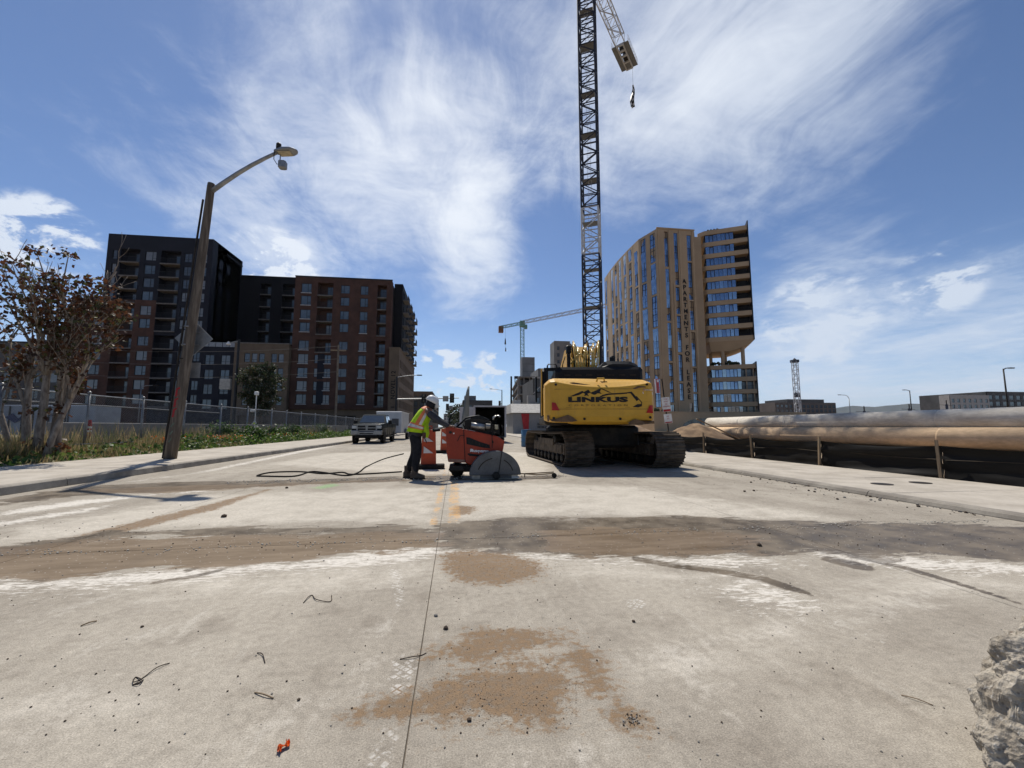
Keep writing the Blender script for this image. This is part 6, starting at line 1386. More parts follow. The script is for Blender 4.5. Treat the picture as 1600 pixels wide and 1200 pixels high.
m_ = MB(); a = crop_s(800, 345); m_.cbox(a[0]-.04, a[0]+.035, -.16, -.02, a[1]-.05, a[1]+.05, .01); m_.build('coolant_bottle', pmat('cream_plastic', (.45, .40, .27), .5), sw_)
m_ = MB(); m_.smooth = True; m_.tube([(crop_s(u, v)[0], -.05, crop_s(u, v)[1]) for u, v in ((220, 340), (300, 270), (350, 215), (430, 195), (540, 180), (650, 225), (700, 250))], .022, 8); m_.build('hood_edge', M['black'], sw_)
onp_('hood', [(420, 215), (480, 185), (560, 172), (600, 185), (670, 235), (560, 225)], M['black'], -.08, .30)
m_ = MB(); m_.smooth = True; m_.tube([(crop_s(u, v)[0], -.12, crop_s(u, v)[1]) for u, v in ((750, 240), (755, 205), (790, 180), (830, 178), (855, 195))], .020, 8); m_.build('intake_pipe', M['steel'], sw_)
for pts in (((700, 260), (730, 330), (715, 400), (730, 470)), ((760, 420), (830, 450), (880, 500), (905, 520)), ((870, 310), (890, 400), (870, 470)), ((340, 250), (310, 310), (340, 370)), ((725, 460), (740, 560), (770, 640))):
    m_ = MB(); m_.smooth = True; m_.tube([(crop_s(u, v)[0], -.2-.05*(k % 2), crop_s(u, v)[1]) for k, (u, v) in enumerate(pts)], .013, 6); m_.build('hose', M['rubber'], sw_)
for y in (-.2, .42):
    m_ = MB(); m_.smooth = True; a = crop_s(130, 345); e = crop_s(-130, 395); m_.tube([(a[0], y, a[1]), (a[0]-.10, y, a[1]+.02), (e[0], y, e[1])], .022, 8); m_.build('handle', M['galv'], sw_)
    m_ = MB(); m_.smooth = True; m_.bar((e[0]+.14, y, e[1]+.012), (e[0], y, e[1]), .03, 10); m_.build('grip', M['rubber'], sw_)
onp_('control_panel', [(60, 325), (62, 290), (190, 330), (300, 345), (310, 374)], M['black'], -.2, .45)
m_ = MB(); m_.smooth = True; m_.tube([(crop_s(u, v)[0], .2, crop_s(u, v)[1]) for u, v in ((100, 310), (105, 240), (130, 160), (180, 130))], .018, 7); m_.build('lever', M['black'], sw_)
m_ = MB(); a = crop_s(1105, 985); 
m_.smooth = True; m_.tube([(a[0], -.38, .10), (a[0]+.35, -.40, .11), (a[0]+.75, -.42, .13)], .014, 6); m_.tube([(a[0], -.30, .10), (a[0]+.4, -.33, .07), (a[0]+.78, -.40, .10)], .014, 6); m_.bar((a[0]+.12, -.38, .10), (a[0]+.12, -.38, .02), .012, 6); m_.build('guide_pointer', M['wood'], sw_)
m_ = MB(); m_.lathe([(.02, -.02), (.055, -.015), (.055, .015), (.02, .02)], 14, (a[0]+.76, -.42, .056), 'y'); m_.build('guide_wheel', M['rubber'], sw_)
m_ = MB(); m_.cbox(cx+.34, cx+.52, -.45, -.35, .02, .05, .01); m_.build('splash_tab', M['white'], sw_)
# hose snaking over the concrete behind the operator
hp = [(630, 728), (600, 726), (575, 728), (560, 738), (540, 743), (505, 738), (485, 737), (460, 744), (415, 744), (402, 743), (425, 738), (470, 737), (505, 740), (535, 738), (548, 741), (580, 740), (628, 737)]
gp = [gz(u, v, .015) for u, v in hp]; gp[0].z = .35; gp[1].z = .18; fin = []
for i in range(len(gp)-1):
    p0, p1, p2, p3 = gp[max(0, i-1)], gp[i], gp[i+1], gp[min(len(gp)-1, i+2)]
    for k in range(6):
        t = k/6; fin.append(.5*((2*p1)+(p2-p0)*t+(2*p0-5*p1+4*p2-p3)*t*t+(3*p1-p0-3*p2+p3)*t**3))
fin.append(gp[-1]); fin = [Vector((p.x, p.y, max(.016, p.z))) for p in fin]
m_ = MB(); m_.smooth = True; m_.tube(fin, .016, 8); tag(m_.build('water_hose', M['rubber']), 'black water hose snaking across the concrete left of the worker', 'hose')

# ------------------------------------------------------------------ barricade panels
orange = pmat('orange_barricade_plastic', (.46, .07, .022), .5, col2=(.34, .06, .025), scale=4); wrefl = pmat('white_reflective_sheet', (.62, .61, .60), .4)
def barricade(label, x, y, h=1.02, w=.36):
    t = thing('barricade_panel', label, 'barricade', (x, y, 0), 0, 'orange barricade panels'); MB().cbox(-.42, .42, -.20, .20, 0, .12, .02).build('rubber_base', M['rubber'], t)
    m_ = MB(); m_.loft([[(-w/2-.02, -.05, .12), (w/2+.02, -.05, .12), (w/2+.02, .05, .12), (-w/2-.02, .05, .12)], [(-w/2+.01, -.035, h), (w/2-.01, -.035, h), (w/2-.01, .035, h), (-w/2+.01, .035, h)]]); p_ = m_.build('panel', orange, t)
    for z in (.42, .72, 1.0):
        if z > h-.15: continue
        q_ = [(-w/2+.06, z-.10+.12), (-w/2+.06, z+.08), (w/2-.05, z-.17), (w/2-.05, z-.02-.10+.06)]
        m_ = MB(); m_.prism([(-w/2+.05, z+.16), (-w/2+.05, z+.0), (w/2-.05, z-.02), (w/2-.05, z+.0)] if False else [(-w/2+.05, z+.17), (-w/2+.05, z-.01), (w/2-.06, z-.01)], -.056, -.048) ; m_.build('white_stripe', wrefl, p_)
    MB().tube([(0, 0, h), (-.08, 0, h+.05), (-.08, 0, h+.1), (.08, 0, h+.1), (.08, 0, h+.05), (0, 0, h)], .018, 6).build('handle', orange, t); return t
barricade('orange and white striped barricade panel right behind the worker', -.70, 11.35)
barricade('orange barricade panel mostly hidden behind the left end of the saw', -.43, 18.0)
HAZE = 3e-5
# ------------------------------------------------------------------ the worker
import bmesh
def skin(name, pts, edges, mat, parent=None, sub=2, root=0):
    """pts: name -> (x, y, z, radius); edges: pairs of names; returns one continuous smooth mesh object"""
    bm = bmesh.new(); lay = bm.verts.layers.skin.verify(); ix = {}
    for k, p in pts.items():
        v = bm.verts.new(p[:3]); r_ = p[3]; v[lay].radius = (r_, r_ if len(p) < 5 else p[4]); ix[k] = v
    for a, e in edges: bm.edges.new((ix[a], ix[e]))
    first = list(pts)[0]; ix[first][lay].use_root = True
    me = bpy.data.meshes.new(name); bm.to_mesh(me); bm.free(); o = bpy.data.objects.new(name, me); COL.objects.link(o)
    o.modifiers.new('skin', 'SKIN').use_smooth_shade = True; s_ = o.modifiers.new('sub', 'SUBSURF'); s_.levels = sub; s_.render_levels = sub
    dg = bpy.context.evaluated_depsgraph_get(); dg.update(); m2 = bpy.data.meshes.new_from_object(o.evaluated_get(dg)); bpy.data.objects.remove(o); m2.name = name
    m2.materials.clear(); m2.materials.append(mat)
    for p in m2.polygons: p.use_smooth = True
    return link(name, m2, parent)
skinm = pmat('tanned_skin', (.20, .10, .065), .5, scale=20); navyt = pmat('dark_work_trousers', (.009, .009, .011), .9, col2=(.018, .017, .019), scale=7, bump=.5, bscale=22)
shirt = pmat('charcoal_shirt', (.045, .045, .052), .85, col2=(.028, .028, .033), scale=8, bump=.4, bscale=24); lime = pmat('lime_vest_fabric', (.42, .62, .012), .7, col2=(.33, .52, .01), scale=5, bump=.35, bscale=16, fine=.06)
orv = pmat('orange_vest_trim', (.72, .20, .07), .6, scale=6); silver = pmat('silver_reflective_tape', (.58, .55, .52), .35, .2, scale=9); boot = pmat('brown_work_boot', (.06, .042, .032), .7, col2=(.10, .075, .055), scale=9); hat = pmat('white_hard_hat', (.70, .69, .66), .3, col2=(.60, .59, .57), scale=6)
P_ = {'pelvis': (.04, 0, .93, .125), 'waist': (.07, 0, 1.05, .125), 'rib': (.14, 0, 1.20, .15), 'chest': (.22, 0, 1.36, .155), 'upper': (.28, 0, 1.46, .12), 'neck': (.32, 0, 1.545, .062), 'skull': (.36, 0, 1.605, .082), 'crown': (.365, 0, 1.685, .08), 'face': (.42, 0, 1.60, .063), 'nose': (.48, 0, 1.585, .016), 'chin': (.435, 0, 1.54, .04)}
E_ = [('pelvis', 'waist'), ('waist', 'rib'), ('rib', 'chest'), ('chest', 'upper'), ('upper', 'neck'), ('neck', 'skull'), ('skull', 'crown'), ('skull', 'face'), ('face', 'nose'), ('face', 'chin')]
legs = {'r': ((.035, -.10), (.10, -.14, .50), (.06, -.15, .12), (.27, -.16)), 'l': ((.02, .10), (.02, .13, .49), (-.12, .13, .12), (.08, .14))}
for s_, (h, k, a, t) in legs.items():
    P_['hip'+s_] = (h[0], h[1], .86, .105); P_['thigh'+s_] = ((h[0]+k[0])/2+.02, (h[1]+k[1])/2, .68, .085); P_['knee'+s_] = (*k, .06); P_['calf'+s_] = ((k[0]*.6+a[0]*.4)-.015, (k[1]+a[1])/2, .34, .058); P_['ankle'+s_] = (*a, .042); P_['heel'+s_] = (a[0]-.03, a[1], .05, .04); P_['toe'+s_] = (t[0]-.06, t[1], .035, .03)
    E_ += [('pelvis', 'hip'+s_), ('hip'+s_, 'thigh'+s_), ('thigh'+s_, 'knee'+s_), ('knee'+s_, 'calf'+s_), ('calf'+s_, 'ankle'+s_), ('ankle'+s_, 'heel'+s_), ('ankle'+s_, 'toe'+s_)]
arms = {'r': ((.30, -.19, 1.42), (.53, -.27, 1.22), (.76, -.21, 1.115)), 'l': ((.31, .19, 1.42), (.55, .27, 1.24), (.77, .22, 1.115))}
for s_, (sh, el, wr) in arms.items():
    sg_ = -1 if s_ == 'r' else 1
    P_['sh'+s_] = (*sh, .07); P_['ua'+s_] = tuple((sh[i]+el[i])/2 for i in range(3))+(.055,); P_['el'+s_] = (*el, .045); P_['fa'+s_] = tuple((el[i]+wr[i])/2 for i in range(3))+(.042,); P_['wr'+s_] = (*wr, .028)
    P_['palm'+s_] = (wr[0]+.07, wr[1], wr[2]-.005, .034, .022)
    E_ += [('upper', 'sh'+s_), ('sh'+s_, 'ua'+s_), ('ua'+s_, 'el'+s_), ('el'+s_, 'fa'+s_), ('fa'+s_, 'wr'+s_), ('wr'+s_, 'palm'+s_)]
    for f, (dy, L) in enumerate(((-.033, .042), (-.011, .05), (.011, .048), (.031, .036))):
        b0 = (wr[0]+.10, wr[1]+dy, wr[2], .0095); m0 = (wr[0]+.10+L*.75, wr[1]+dy*1.1, wr[2]-.012, .009); t0 = (wr[0]+.10+L*.8, wr[1]+dy*1.1, wr[2]-.012-L*.8, .008)
        for nm, v in (('a', b0), ('b', m0), ('c', t0)): P_['f%d%s%s' % (f, nm, s_)] = v
        E_ += [('palm'+s_, 'f%da%s' % (f, s_)), ('f%da%s' % (f, s_), 'f%db%s' % (f, s_)), ('f%db%s' % (f, s_), 'f%dc%s' % (f, s_))]
    P_['ta'+s_] = (wr[0]+.045, wr[1]-sg_*.045, wr[2]-.02, .011); P_['tb'+s_] = (wr[0]+.085, wr[1]-sg_*.055, wr[2]-.045, .009); E_ += [('wr'+s_, 'ta'+s_), ('ta'+s_, 'tb'+s_)]
pr = skin('person', P_, E_, skinm); pr.location = (-.90, 9.30, 0)
tag(pr, 'worker in lime safety vest and white hard hat bending over the orange saw', 'person')
lp_ = {k: (*v[:3], v[3]+(.030 if k[:4] in ('hipr', 'hipl', 'thig') else .034)) for k, v in P_.items() if k[:3] in ('pel', 'hip', 'thi', 'kne', 'cal', 'ank')}
lp_['ankler'] = (P_['ankler'][0], P_['ankler'][1], .12, .075); lp_['anklel'] = (P_['anklel'][0], P_['anklel'][1], .12, .075); lp_['waist'] = (.05, 0, 1.01, .15)
tr_ = skin('trousers', lp_, [e for e in E_ if e[0] in lp_ and e[1] in lp_], navyt, pr)
def ring(c, u, v, a, b_, n=20, pw=2.4):
    out = []
    for k in range(n):
        t = 2*PI*k/n; ct, st2 = math.cos(t), math.sin(t); out.append(Vector(c)+Vector(u)*a*math.copysign(abs(ct)**(2/pw), ct)+Vector(v)*b_*math.copysign(abs(st2)**(2/pw), st2))
    return out
yv = Vector((0, 1, 0))
def torso(name, secs, mat, parent, grow_=0.0, fac=None):
    m_ = MB(); m_.smooth = True; rs = []
    for (x, z, tilt, df, dl) in secs: rs.append(ring((x, 0, z), (math.cos(tilt), 0, -math.sin(tilt)), yv, df+grow_, dl+grow_))
    if fac is None: m_.loft(rs)
    else:
        n = 20
        for i in range(len(rs)-1):
            for j in range(n):
                if fac(i, j): m_.quad(rs[i][j], rs[i][(j+1) % n], rs[i+1][(j+1) % n], rs[i+1][j])
    return m_.build(name, mat, parent)
S_shirt = [(.03, .90, .05, .155, .185), (.05, 1.00, .1, .15, .18), (.10, 1.12, .3, .15, .185)]
torso('shirt_hem', S_shirt, shirt, pr)
S_vest = [(.04, .985, .12, .20, .205), (.065, 1.06, .2, .195, .20), (.10, 1.14, .32, .185, .20), (.14, 1.22, .38, .18, .205), (.185, 1.30, .42, .17, .21), (.225, 1.38, .5, .155, .205), (.265, 1.45, .6, .125, .18), (.305, 1.50, .7, .085, .12), (.33, 1.525, .75, .068, .08)]
vest = torso('vest', S_vest, lime, pr)
fl_ = MB()                                      # loose front of the vest hanging down
fl_.loft([[(.21, -.20, 1.33), (.25, -.10, 1.33), (.26, .10, 1.33), (.22, .20, 1.33)], [(.24, -.20, 1.15), (.31, -.10, 1.14), (.31, .10, 1.14), (.24, .20, 1.15)], [(.22, -.19, .99), (.33, -.10, .95), (.33, .10, .95), (.22, .19, .99)], [(.20, -.18, .90), (.30, -.09, .86), (.30, .09, .86), (.20, .18, .90)]]); fl_.build('vest_front', lime, vest)
band = lambda name, i0, i1, js, mat, g: torso(name, S_vest, mat, vest, g, lambda i, j: i0 <= i <= i1 and (js is None or j in js))
def sub_secs(z0, z1, n=3):
    out = []
    for k in range(n+1):
        z = z0+(z1-z0)*k/n
        for a, e in zip(S_vest[:-1], S_vest[1:]):
            if a[1] <= z <= e[1]: t = (z-a[1])/(e[1]-a[1]); out.append(tuple(a[q]*(1-t)+e[q]*t for q in range(5))); break
    return out
torso('orange_trim', sub_secs(1.055, 1.155), orv, vest, .006, lambda i, j: True); torso('reflective_stripe', sub_secs(1.08, 1.13), silver, vest, .011, lambda i, j: True)
for js, mat, g in (((15, 16, 12, 13), orv, .006), ((14, 6), orv, .006), ((14,), silver, .010)):
    pass
torso('orange_trim', sub_secs(1.155, 1.485, 8), orv, vest, .006, lambda i, j: j in (14, 15, 4, 5)); 
def stripe(jc, half, g, mat, nm):
    m_ = MB(); secs = sub_secs(1.155, 1.485, 8); L = []; Q = []
    for (x, z, tilt, df, dl) in secs:
        for t, lst in ((jc-half, L), (jc+half, Q)):
            ct, st2 = math.cos(t), math.sin(t); u = Vector((math.cos(tilt), 0, -math.sin(tilt))); pw = 2.4
            lst.append(Vector((x, 0, z))+u*(df+g)*math.copysign(abs(ct)**(2/pw), ct)+yv*(dl+g)*math.copysign(abs(st2)**(2/pw), st2))
    for i in range(len(secs)-1): m_.quad(L[i], Q[i], Q[i+1], L[i+1])
    m_.build(nm, mat, vest)
stripe(-PI/2+.16*0+.157, .13, .012, silver, 'reflective_stripe'); stripe(PI/2-.157, .13, .012, silver, 'reflective_stripe')
torso('orange_trim', sub_secs(1.44, 1.522, 4), orv, vest, .007, lambda i, j: True)
for s_ in 'rl':
    ks = ['sh'+s_, 'ua'+s_, 'el'+s_, 'fa'+s_, 'wr'+s_]; sp_ = {k: (*P_[k][:3], P_[k][3]+.022) for k in ks}; skin('sleeve', sp_, list(zip(ks[:-1], ks[1:])), shirt, pr)
    m_ = MB(); m_.smooth = True; a = P_['ankle'+s_]; t = P_['toe'+s_]; y = a[1]
    rs = [ring((x, y, z), (0, 0, 1), yv, h, w, 14, 3) for x, z, h, w in ((a[0]-.095, .07, .05, .035), (a[0]-.06, .085, .083, .045), (a[0]+.02, .085, .083, .048), (a[0]+.08, .062, .062, .048), (a[0]+.16, .050, .050, .050), (a[0]+.205, .040, .038, .040))]
    m_.loft(rs); b_ = m_.build('boot', boot, pr); m_ = MB(); m_.lathe([(.062, 0), (.068, .08), (.07, .16)], 14, (a[0]-.01, y, .10)); m_.build('boot_shaft', boot, b_)
    m_ = MB(); m_.prism([(a[0]-.10, y-.045), (a[0]+.15, y-.052), (a[0]+.215, y-.02), (a[0]+.215, y+.02), (a[0]+.15, y+.052), (a[0]-.10, y+.045)], 0, .022, 'xy'); m_.build('sole', M['rubber'], b_)
ht = MB(); ht.smooth = True; ht.lathe([(.145, -.005), (.147, .03), (.14, .075), (.115, .12), (.07, .15), (.015, .16)], 20); hto = ht.build('hard_hat', hat, pr, loc=(.37, 0, 1.645)); hto.rotation_euler = (0, R(28), 0); hto.scale = (.98, .84, .92)
m_ = MB(); m_.prism([(.10, -.10), (.185, -.075), (.21, 0), (.185, .075), (.10, .10)], -.008, .006, 'xy'); m_.build('brim', hat, hto); m_ = MB(); m_.tube([(-.12, 0, .10), (-.05, 0, .158), (.06, 0, .158), (.125, 0, .10)], .012, 6); m_.build('ridge', hat, hto)
m_ = MB(); m_.smooth = True; m_.lathe([(.05, -.05), (.105, -.03), (.108, .05), (.10, .12)], 16); nk = m_.build('neck_gaiter', navyt, pr, loc=(.335, 0, 1.555)); nk.rotation_euler = (0, R(25), 0)
m_ = MB(); m_.smooth = True; m_.lathe([(.05, -.02), (.055, .01), (.04, .045), (.012, .06)], 14, axis='x'); o = m_.build('respirator', M['white'], pr, loc=(.465, 0, 1.56)); o.rotation_euler = (0, R(15), 0)
m_ = MB()
for y in (-.032, .032): m_.cbox(.47, .49, y-.026, y+.026, 1.622, 1.652, .006)
m_.bar((.345, -.085, 1.645), (.475, -.06, 1.64), .006, 6); m_.bar((.345, .085, 1.645), (.475, .06, 1.64), .006, 6); m_.build('safety_glasses', M['black'], pr)
for s_ in (-1, 1): m_ = MB(); m_.smooth = True; m_.lathe([(.008, -.012), (.026, -.008), (.028, .004), (.012, .012)], 10, axis='y'); m_.build('ear', skinm, pr, loc=(.35, s_*.086, 1.605)); m_ = MB(); m_.lathe([(.002, -.004), (.01, 0), (.002, .006)], 8, axis='x'); m_.build('eye', M['white'], pr, loc=(.475, s_*.03, 1.625))
m_ = MB(); m_.cbox(.20, .27, -.225, -.16, .86, .98, .01); m_.bar((.23, -.24, .90), (.30, -.24, .76), .012, 6); m_.build('tool_pouch', pmat('brown_leather', (.10, .05, .03), .7), pr)

# ------------------------------------------------------------------ pickup and trailers
paint = pmat('dark_pickup_paint', (.010, .014, .014), .3, 0, col2=(.008, .010, .010), scale=2, coat=0, fine=.03, spec=.02); chrome = pmat('chrome', (.24, .24, .245), .28, .9, col2=(.17, .17, .175), scale=4)
tk = thing('pickup', 'dark crew cab pickup with chrome grille parked facing us at the left kerb', 'pickup', (-5.72, 28.2, 0))
def sec(y, w0, w1, zb_, zm, zt, wt): return [(-w0, y, zb_), (w0, y, zb_), (w1, y, zm), (wt, y, zt), (-wt, y, zt), (-w1, y, zm)]
m_ = MB(); m_.loft([sec(.0, .86, .93, .62, .95, 1.20, .86), sec(.08, .93, .97, .58, .98, 1.26, .92), sec(.5, .98, 1.0, .55, 1.0, 1.30, .96), sec(1.55, .98, 1.0, .55, 1.05, 1.36, .97), sec(2.0, .98, 1.0, .52, 1.05, 1.34, .98), sec(4.0, .98, 1.0, .52, 1.05, 1.33, .98), sec(4.05, .98, 1.02, .55, 1.05, 1.40, 1.0), sec(5.9, .98, 1.02, .60, 1.05, 1.40, 1.0), sec(6.0, .95, 1.0, .65, 1.05, 1.38, .97)])
bd = m_.build('body', paint, tk); bv = bd.modifiers.new('bevel', 'BEVEL'); bv.width = .03; bv.segments = 2; bv.limit_method = 'ANGLE'
m_ = MB(); m_.loft([[(-.93, 1.55, 1.34), (.93, 1.55, 1.34), (.93, 4.0, 1.32), (-.93, 4.0, 1.32)], [(-.76, 2.3, 1.93), (.76, 2.3, 1.93), (.78, 3.8, 1.95), (-.78, 3.8, 1.95)], [(-.66, 2.5, 1.985), (.66, 2.5, 1.985), (.68, 3.6, 2.0), (-.68, 3.6, 2.0)]]); cb = m_.build('cabin', paint, tk)
def lerp_pane(name, pts, mat, off): m_ = MB(); n = (Vector(pts[1])-Vector(pts[0])).cross(Vector(pts[2])-Vector(pts[1])).normalized(); a = [Vector(p)+n*off for p in pts]; e = [Vector(p)+n*(off+.006) for p in pts]; m_.loft([a, e]); return m_.build(name, mat, cb)
lerp_pane('windscreen', [(-.84, 1.62, 1.39), (.84, 1.62, 1.39), (.70, 2.25, 1.89), (-.70, 2.25, 1.89)], M['car_glass'], .006)
for s_ in (1, -1):
    for y0, y1 in ((1.95, 2.85), (2.95, 3.75)):
        q4 = [(s_*.925, y0+.05, 1.40), (s_*.925, y1, 1.39), (s_*.79, y1-.05, 1.86), (s_*.79, max(y0+.3 if y0 < 2 else y0, y0), 1.86)]
        lerp_pane('side_window', q4 if s_ > 0 else q4[::-1], M['car_glass'], .006)
    m_ = MB(); m_.cbox(min(s_*1.03, s_*1.28), max(s_*1.03, s_*1.28), 1.88, 1.98, 1.30, 1.58, .03); m_.bar((s_*.95, 1.95, 1.38), (s_*1.05, 1.93, 1.40), .03); m_.build('mirror', M['black'], tk)
    m_ = MB(); m_.cbox(min(s_*.62, s_*.93), max(s_*.62, s_*.93), -.03, .1, .98, 1.18, .02); m_.build('headlight', pmat('headlight_glass', (.38, .40, .42), .12, .3), tk)
    m_ = MB(); m_.box(min(s_*.99, s_*1.06), max(s_*.99, s_*1.06), 1.7, 4.0, .42, .50); m_.build('side_step', M['black'], tk)
    for y in (2.0, 2.95, 3.95): m_ = MB(); m_.box(min(s_*.985, s_*1.003), max(s_*.985, s_*1.003), y, y+.02, .56, 1.33); m_.build('door_seam', M['black'], tk)
    for y in (.95, 4.9):
        m_ = MB(); m_.lathe([(.40, -.012), (.50, -.008), (.50, .008), (.40, .012)], 24, axis='x'); m_.build('wheel_arch', M['black'], tk, loc=(s_*1.0, y, .46))
        m_ = MB(); m_.smooth = True; m_.lathe([(.24, -.14), (.37, -.14), (.41, -.10), (.41, .10), (.37, .14), (.24, .14)], 24, axis='x'); o = m_.build('wheel', M['rubber'], tk, loc=(s_*.88, y, .41)); m_ = MB(); m_.lathe([(.03, -.12), (.22, -.11), (.25, -.13), (.25, .13), (.22, .11), (.03, .12)], 16, axis='x'); m_.build('rim', chrome, o)
    m_ = MB(); m_.cbox(min(s_*.45, s_*.98), max(s_*.45, s_*.98), -.14, .06, .60, .88, .03); m_.build('bumper_end', chrome, tk)
m_ = MB(); m_.cbox(-.98, .98, -.12, .10, .56, .80, .03); m_.build('bumper', chrome, tk); MB().box(-.42, .42, -.125, -.121, .62, .70).build('bumper_intake', M['black'], tk)
m_ = MB(); m_.box(-.60, .60, -.02, .0, .86, 1.22); m_.build('grille', M['black'], tk)
m_ = MB(); m_.box(-.62, .62, -.06, -.021, 1.19, 1.25); m_.box(-.62, .62, -.06, -.021, .83, .88); m_.box(-.64, -.57, -.059, -.022, .881, 1.189); m_.box(.57, .64, -.059, -.022, .881, 1.189); m_.box(-.06, .06, -.065, -.022, .881, 1.189); m_.box(-.569, -.061, -.058, -.022, 1.01, 1.06); m_.box(.061, .569, -.058, -.022, 1.01, 1.06); m_.prism([(-.08, 1.12), (-.1, 1.2), (.1, 1.2), (.08, 1.12), (.03, 1.0), (-.03, 1.0)], -.075, -.0655); m_.build('grille_frame', chrome, tk)
m_ = MB(); m_.cbox(-.8, .8, .3, 5.6, .36, .56, .05); m_.build('underbody', M['black'], tk)
m_ = MB(); m_.box(-.3, .3, -.6, -.35, .02, .1); 
et = thing('cargo_trailer', 'pale grey enclosed cargo trailer hitched behind the dark pickup', 'trailer', (-5.6, 36.4, 0)); m_ = MB(); m_.cbox(-1.05, 1.05, 0, 5.4, .55, 2.42, .06); m_.prism([(-1.05, .55), (1.05, .55), (1.05, 2.3), (-1.05, 2.3)], -.35, -.003) if False else None
m_.build('body', pmat('pale_trailer_skin', (.50, .50, .50), .4, .2, col2=(.42, .42, .42), scale=1), et)
for s_ in (1, -1):
    m_ = MB(); m_.box(min(s_*1.06, s_*1.10), max(s_*1.06, s_*1.10), 0, 5.4, 2.36, 2.40); m_.build('roof_trim', M['white'], et)
    m_ = MB(); m_.smooth = True; m_.prism([(2.0, .55), (2.1, .82), (2.3, .95), (3.7, .95), (3.9, .82), (4.0, .55)], min(s_*1.06, s_*1.36), max(s_*1.06, s_*1.36), 'yz'); m_.build('mudguard', M['galv'], et)
    for y in (2.6, 3.4): m_ = MB(); m_.lathe([(.2, -.1), (.33, -.1), (.33, .1), (.2, .1)], 18, axis='x'); m_.build('wheel', M['rubber'], et, loc=(s_*1.2, y, .33))
m_ = MB(); m_.bar((-.5, 0, .5), (0, -1.6, .5), .05); m_.bar((.5, 0, .5), (0, -1.6, .5), .05); m_.build('drawbar', M['steel_dark'], et)
MB().box(.25, .8, -.02, -.003, 1.2, 1.8).build('door_plate', M['greyd'], et)
# open-backed box trailer in the middle distance
bx = thing('box_trailer', 'open backed pale box trailer with dark interior behind the saw engine', 'trailer', (2.35, 28.9, 0)); wt = pmat('pale_box_skin', (.42, .40, .40), .5, col2=(.34, .32, .32), scale=1.5)
for nm, a in (('side_wall', (-1.1, -1.04, 0, 6, .45, 2.5)), ('side_wall', (1.04, 1.1, 0, 6, .45, 2.5)), ('roof', (-1.1, 1.1, 0, 6, 2.502, 2.56)), ('floor', (-1.1, 1.1, 0, 6, .36, .448)), ('front_wall', (-1.038, 1.038, 5.9, 5.98, .45, 2.498))):
    MB().box(*a).build(nm, wt if nm in ('side_wall', 'roof') else M['greyd'], bx)
MB().box(-1.036, -1.02, .1, 5.85, .45, 2.49).build('inner_lining', M['black'], bx); MB().box(1.02, 1.036, .1, 5.85, .45, 2.49).build('inner_lining', M['black'], bx); MB().box(-1.0, 1.0, .1, 5.85, 2.48, 2.499).build('inner_lining', M['black'], bx)
m_ = MB(); m_.box(-1.14, -1.02, -.05, -.001, .4, 2.58); m_.box(1.02, 1.14, -.05, -.001, .4, 2.58); m_.box(-1.019, 1.019, -.048, -.002, 2.47, 2.58); m_.build('door_frame', wt, bx)
MB().box(-2.1, -1.16, -.45, -.40, .5, 2.45).build('door', wt, bx).rotation_euler = (0, 0, R(0))
for s_ in (1, -1):
    m_ = MB(); m_.lathe([(.2, -.12), (.34, -.12), (.34, .12), (.2, .12)], 18, axis='x'); m_.build('wheel', M['rubber'], bx, loc=(s_*1.0, 1.4, .34)); m_ = MB(); m_.box(min(s_*.9, s_*1.25), max(s_*.9, s_*1.25), .9, 1.9, .70, .74); m_.build('mudguard', M['steel_dark'], bx)
m_ = MB(); m_.cbox(-.7, .5, .8, 2.0, .45, 1.3, .05); tag(m_.build('equipment_crate', M['steel_dark'], loc=(2.35, 28.9, 0)), 'dark equipment crate standing inside the open box trailer', 'crate')
t = thing('portable_barrel', 'blue plastic barrel standing by the left excavator track', 'barrel', (3.92, 23.1, 0)); m_ = MB(); m_.smooth = True; m_.lathe([(.27, 0), (.29, .04), (.29, .28), (.305, .30), (.29, .32), (.29, .60), (.305, .62), (.29, .64), (.29, .9), (.27, .93)], 22); m_.build('body', pmat('blue_plastic', (.05, .13, .23), .5, col2=(.07, .16, .26), scale=5), t); MB().lathe([(.28, .931), (.28, .955), (.1, .96)], 22).build('lid', pmat('blue_lid', (.06, .15, .25), .5), t)

# ------------------------------------------------------------------ debris
rub = bmesh.new(); bmesh.ops.create_icosphere(rub, subdivisions=7, radius=1.0)
for v in rub.verts:
    p = v.co.copy(); s_ = Vector((math.copysign(abs(p.x)**.5, p.x), math.copysign(abs(p.y)**.5, p.y), math.copysign(abs(p.z)**.5, p.z)))
    q_ = Vector((s_.x*.34, s_.y*.30, s_.z*.23)); d = p.normalized()
    q_.x *= 1-.30*q_.z/.23; q_.x += .04
    vd = mnoise.voronoi(q_*9+Vector((1, 2, 3)))[0]; vs = mnoise.voronoi(q_*24)[0]
    n_ = .06*mnoise.fractal(q_*4.0+Vector((3, 1, 0)), 1.0, 2.1, 6)+.05*(vd[1]-vd[0])-.03+.006*(vs[1]-vs[0])+.008*mnoise.noise(q_*40)+.004*mnoise.noise(q_*95)
    v.co = q_+d*n_
me = bpy.data.meshes.new('concrete_rubble'); rub.to_mesh(me); rub.free()
rmat = bpy.data.materials.new('broken_concrete'); rmat.use_nodes = True; rmat.node_tree.nodes.clear(); q = NB(rmat.node_tree); co = q.n('ShaderNodeTexCoord').outputs['Object']
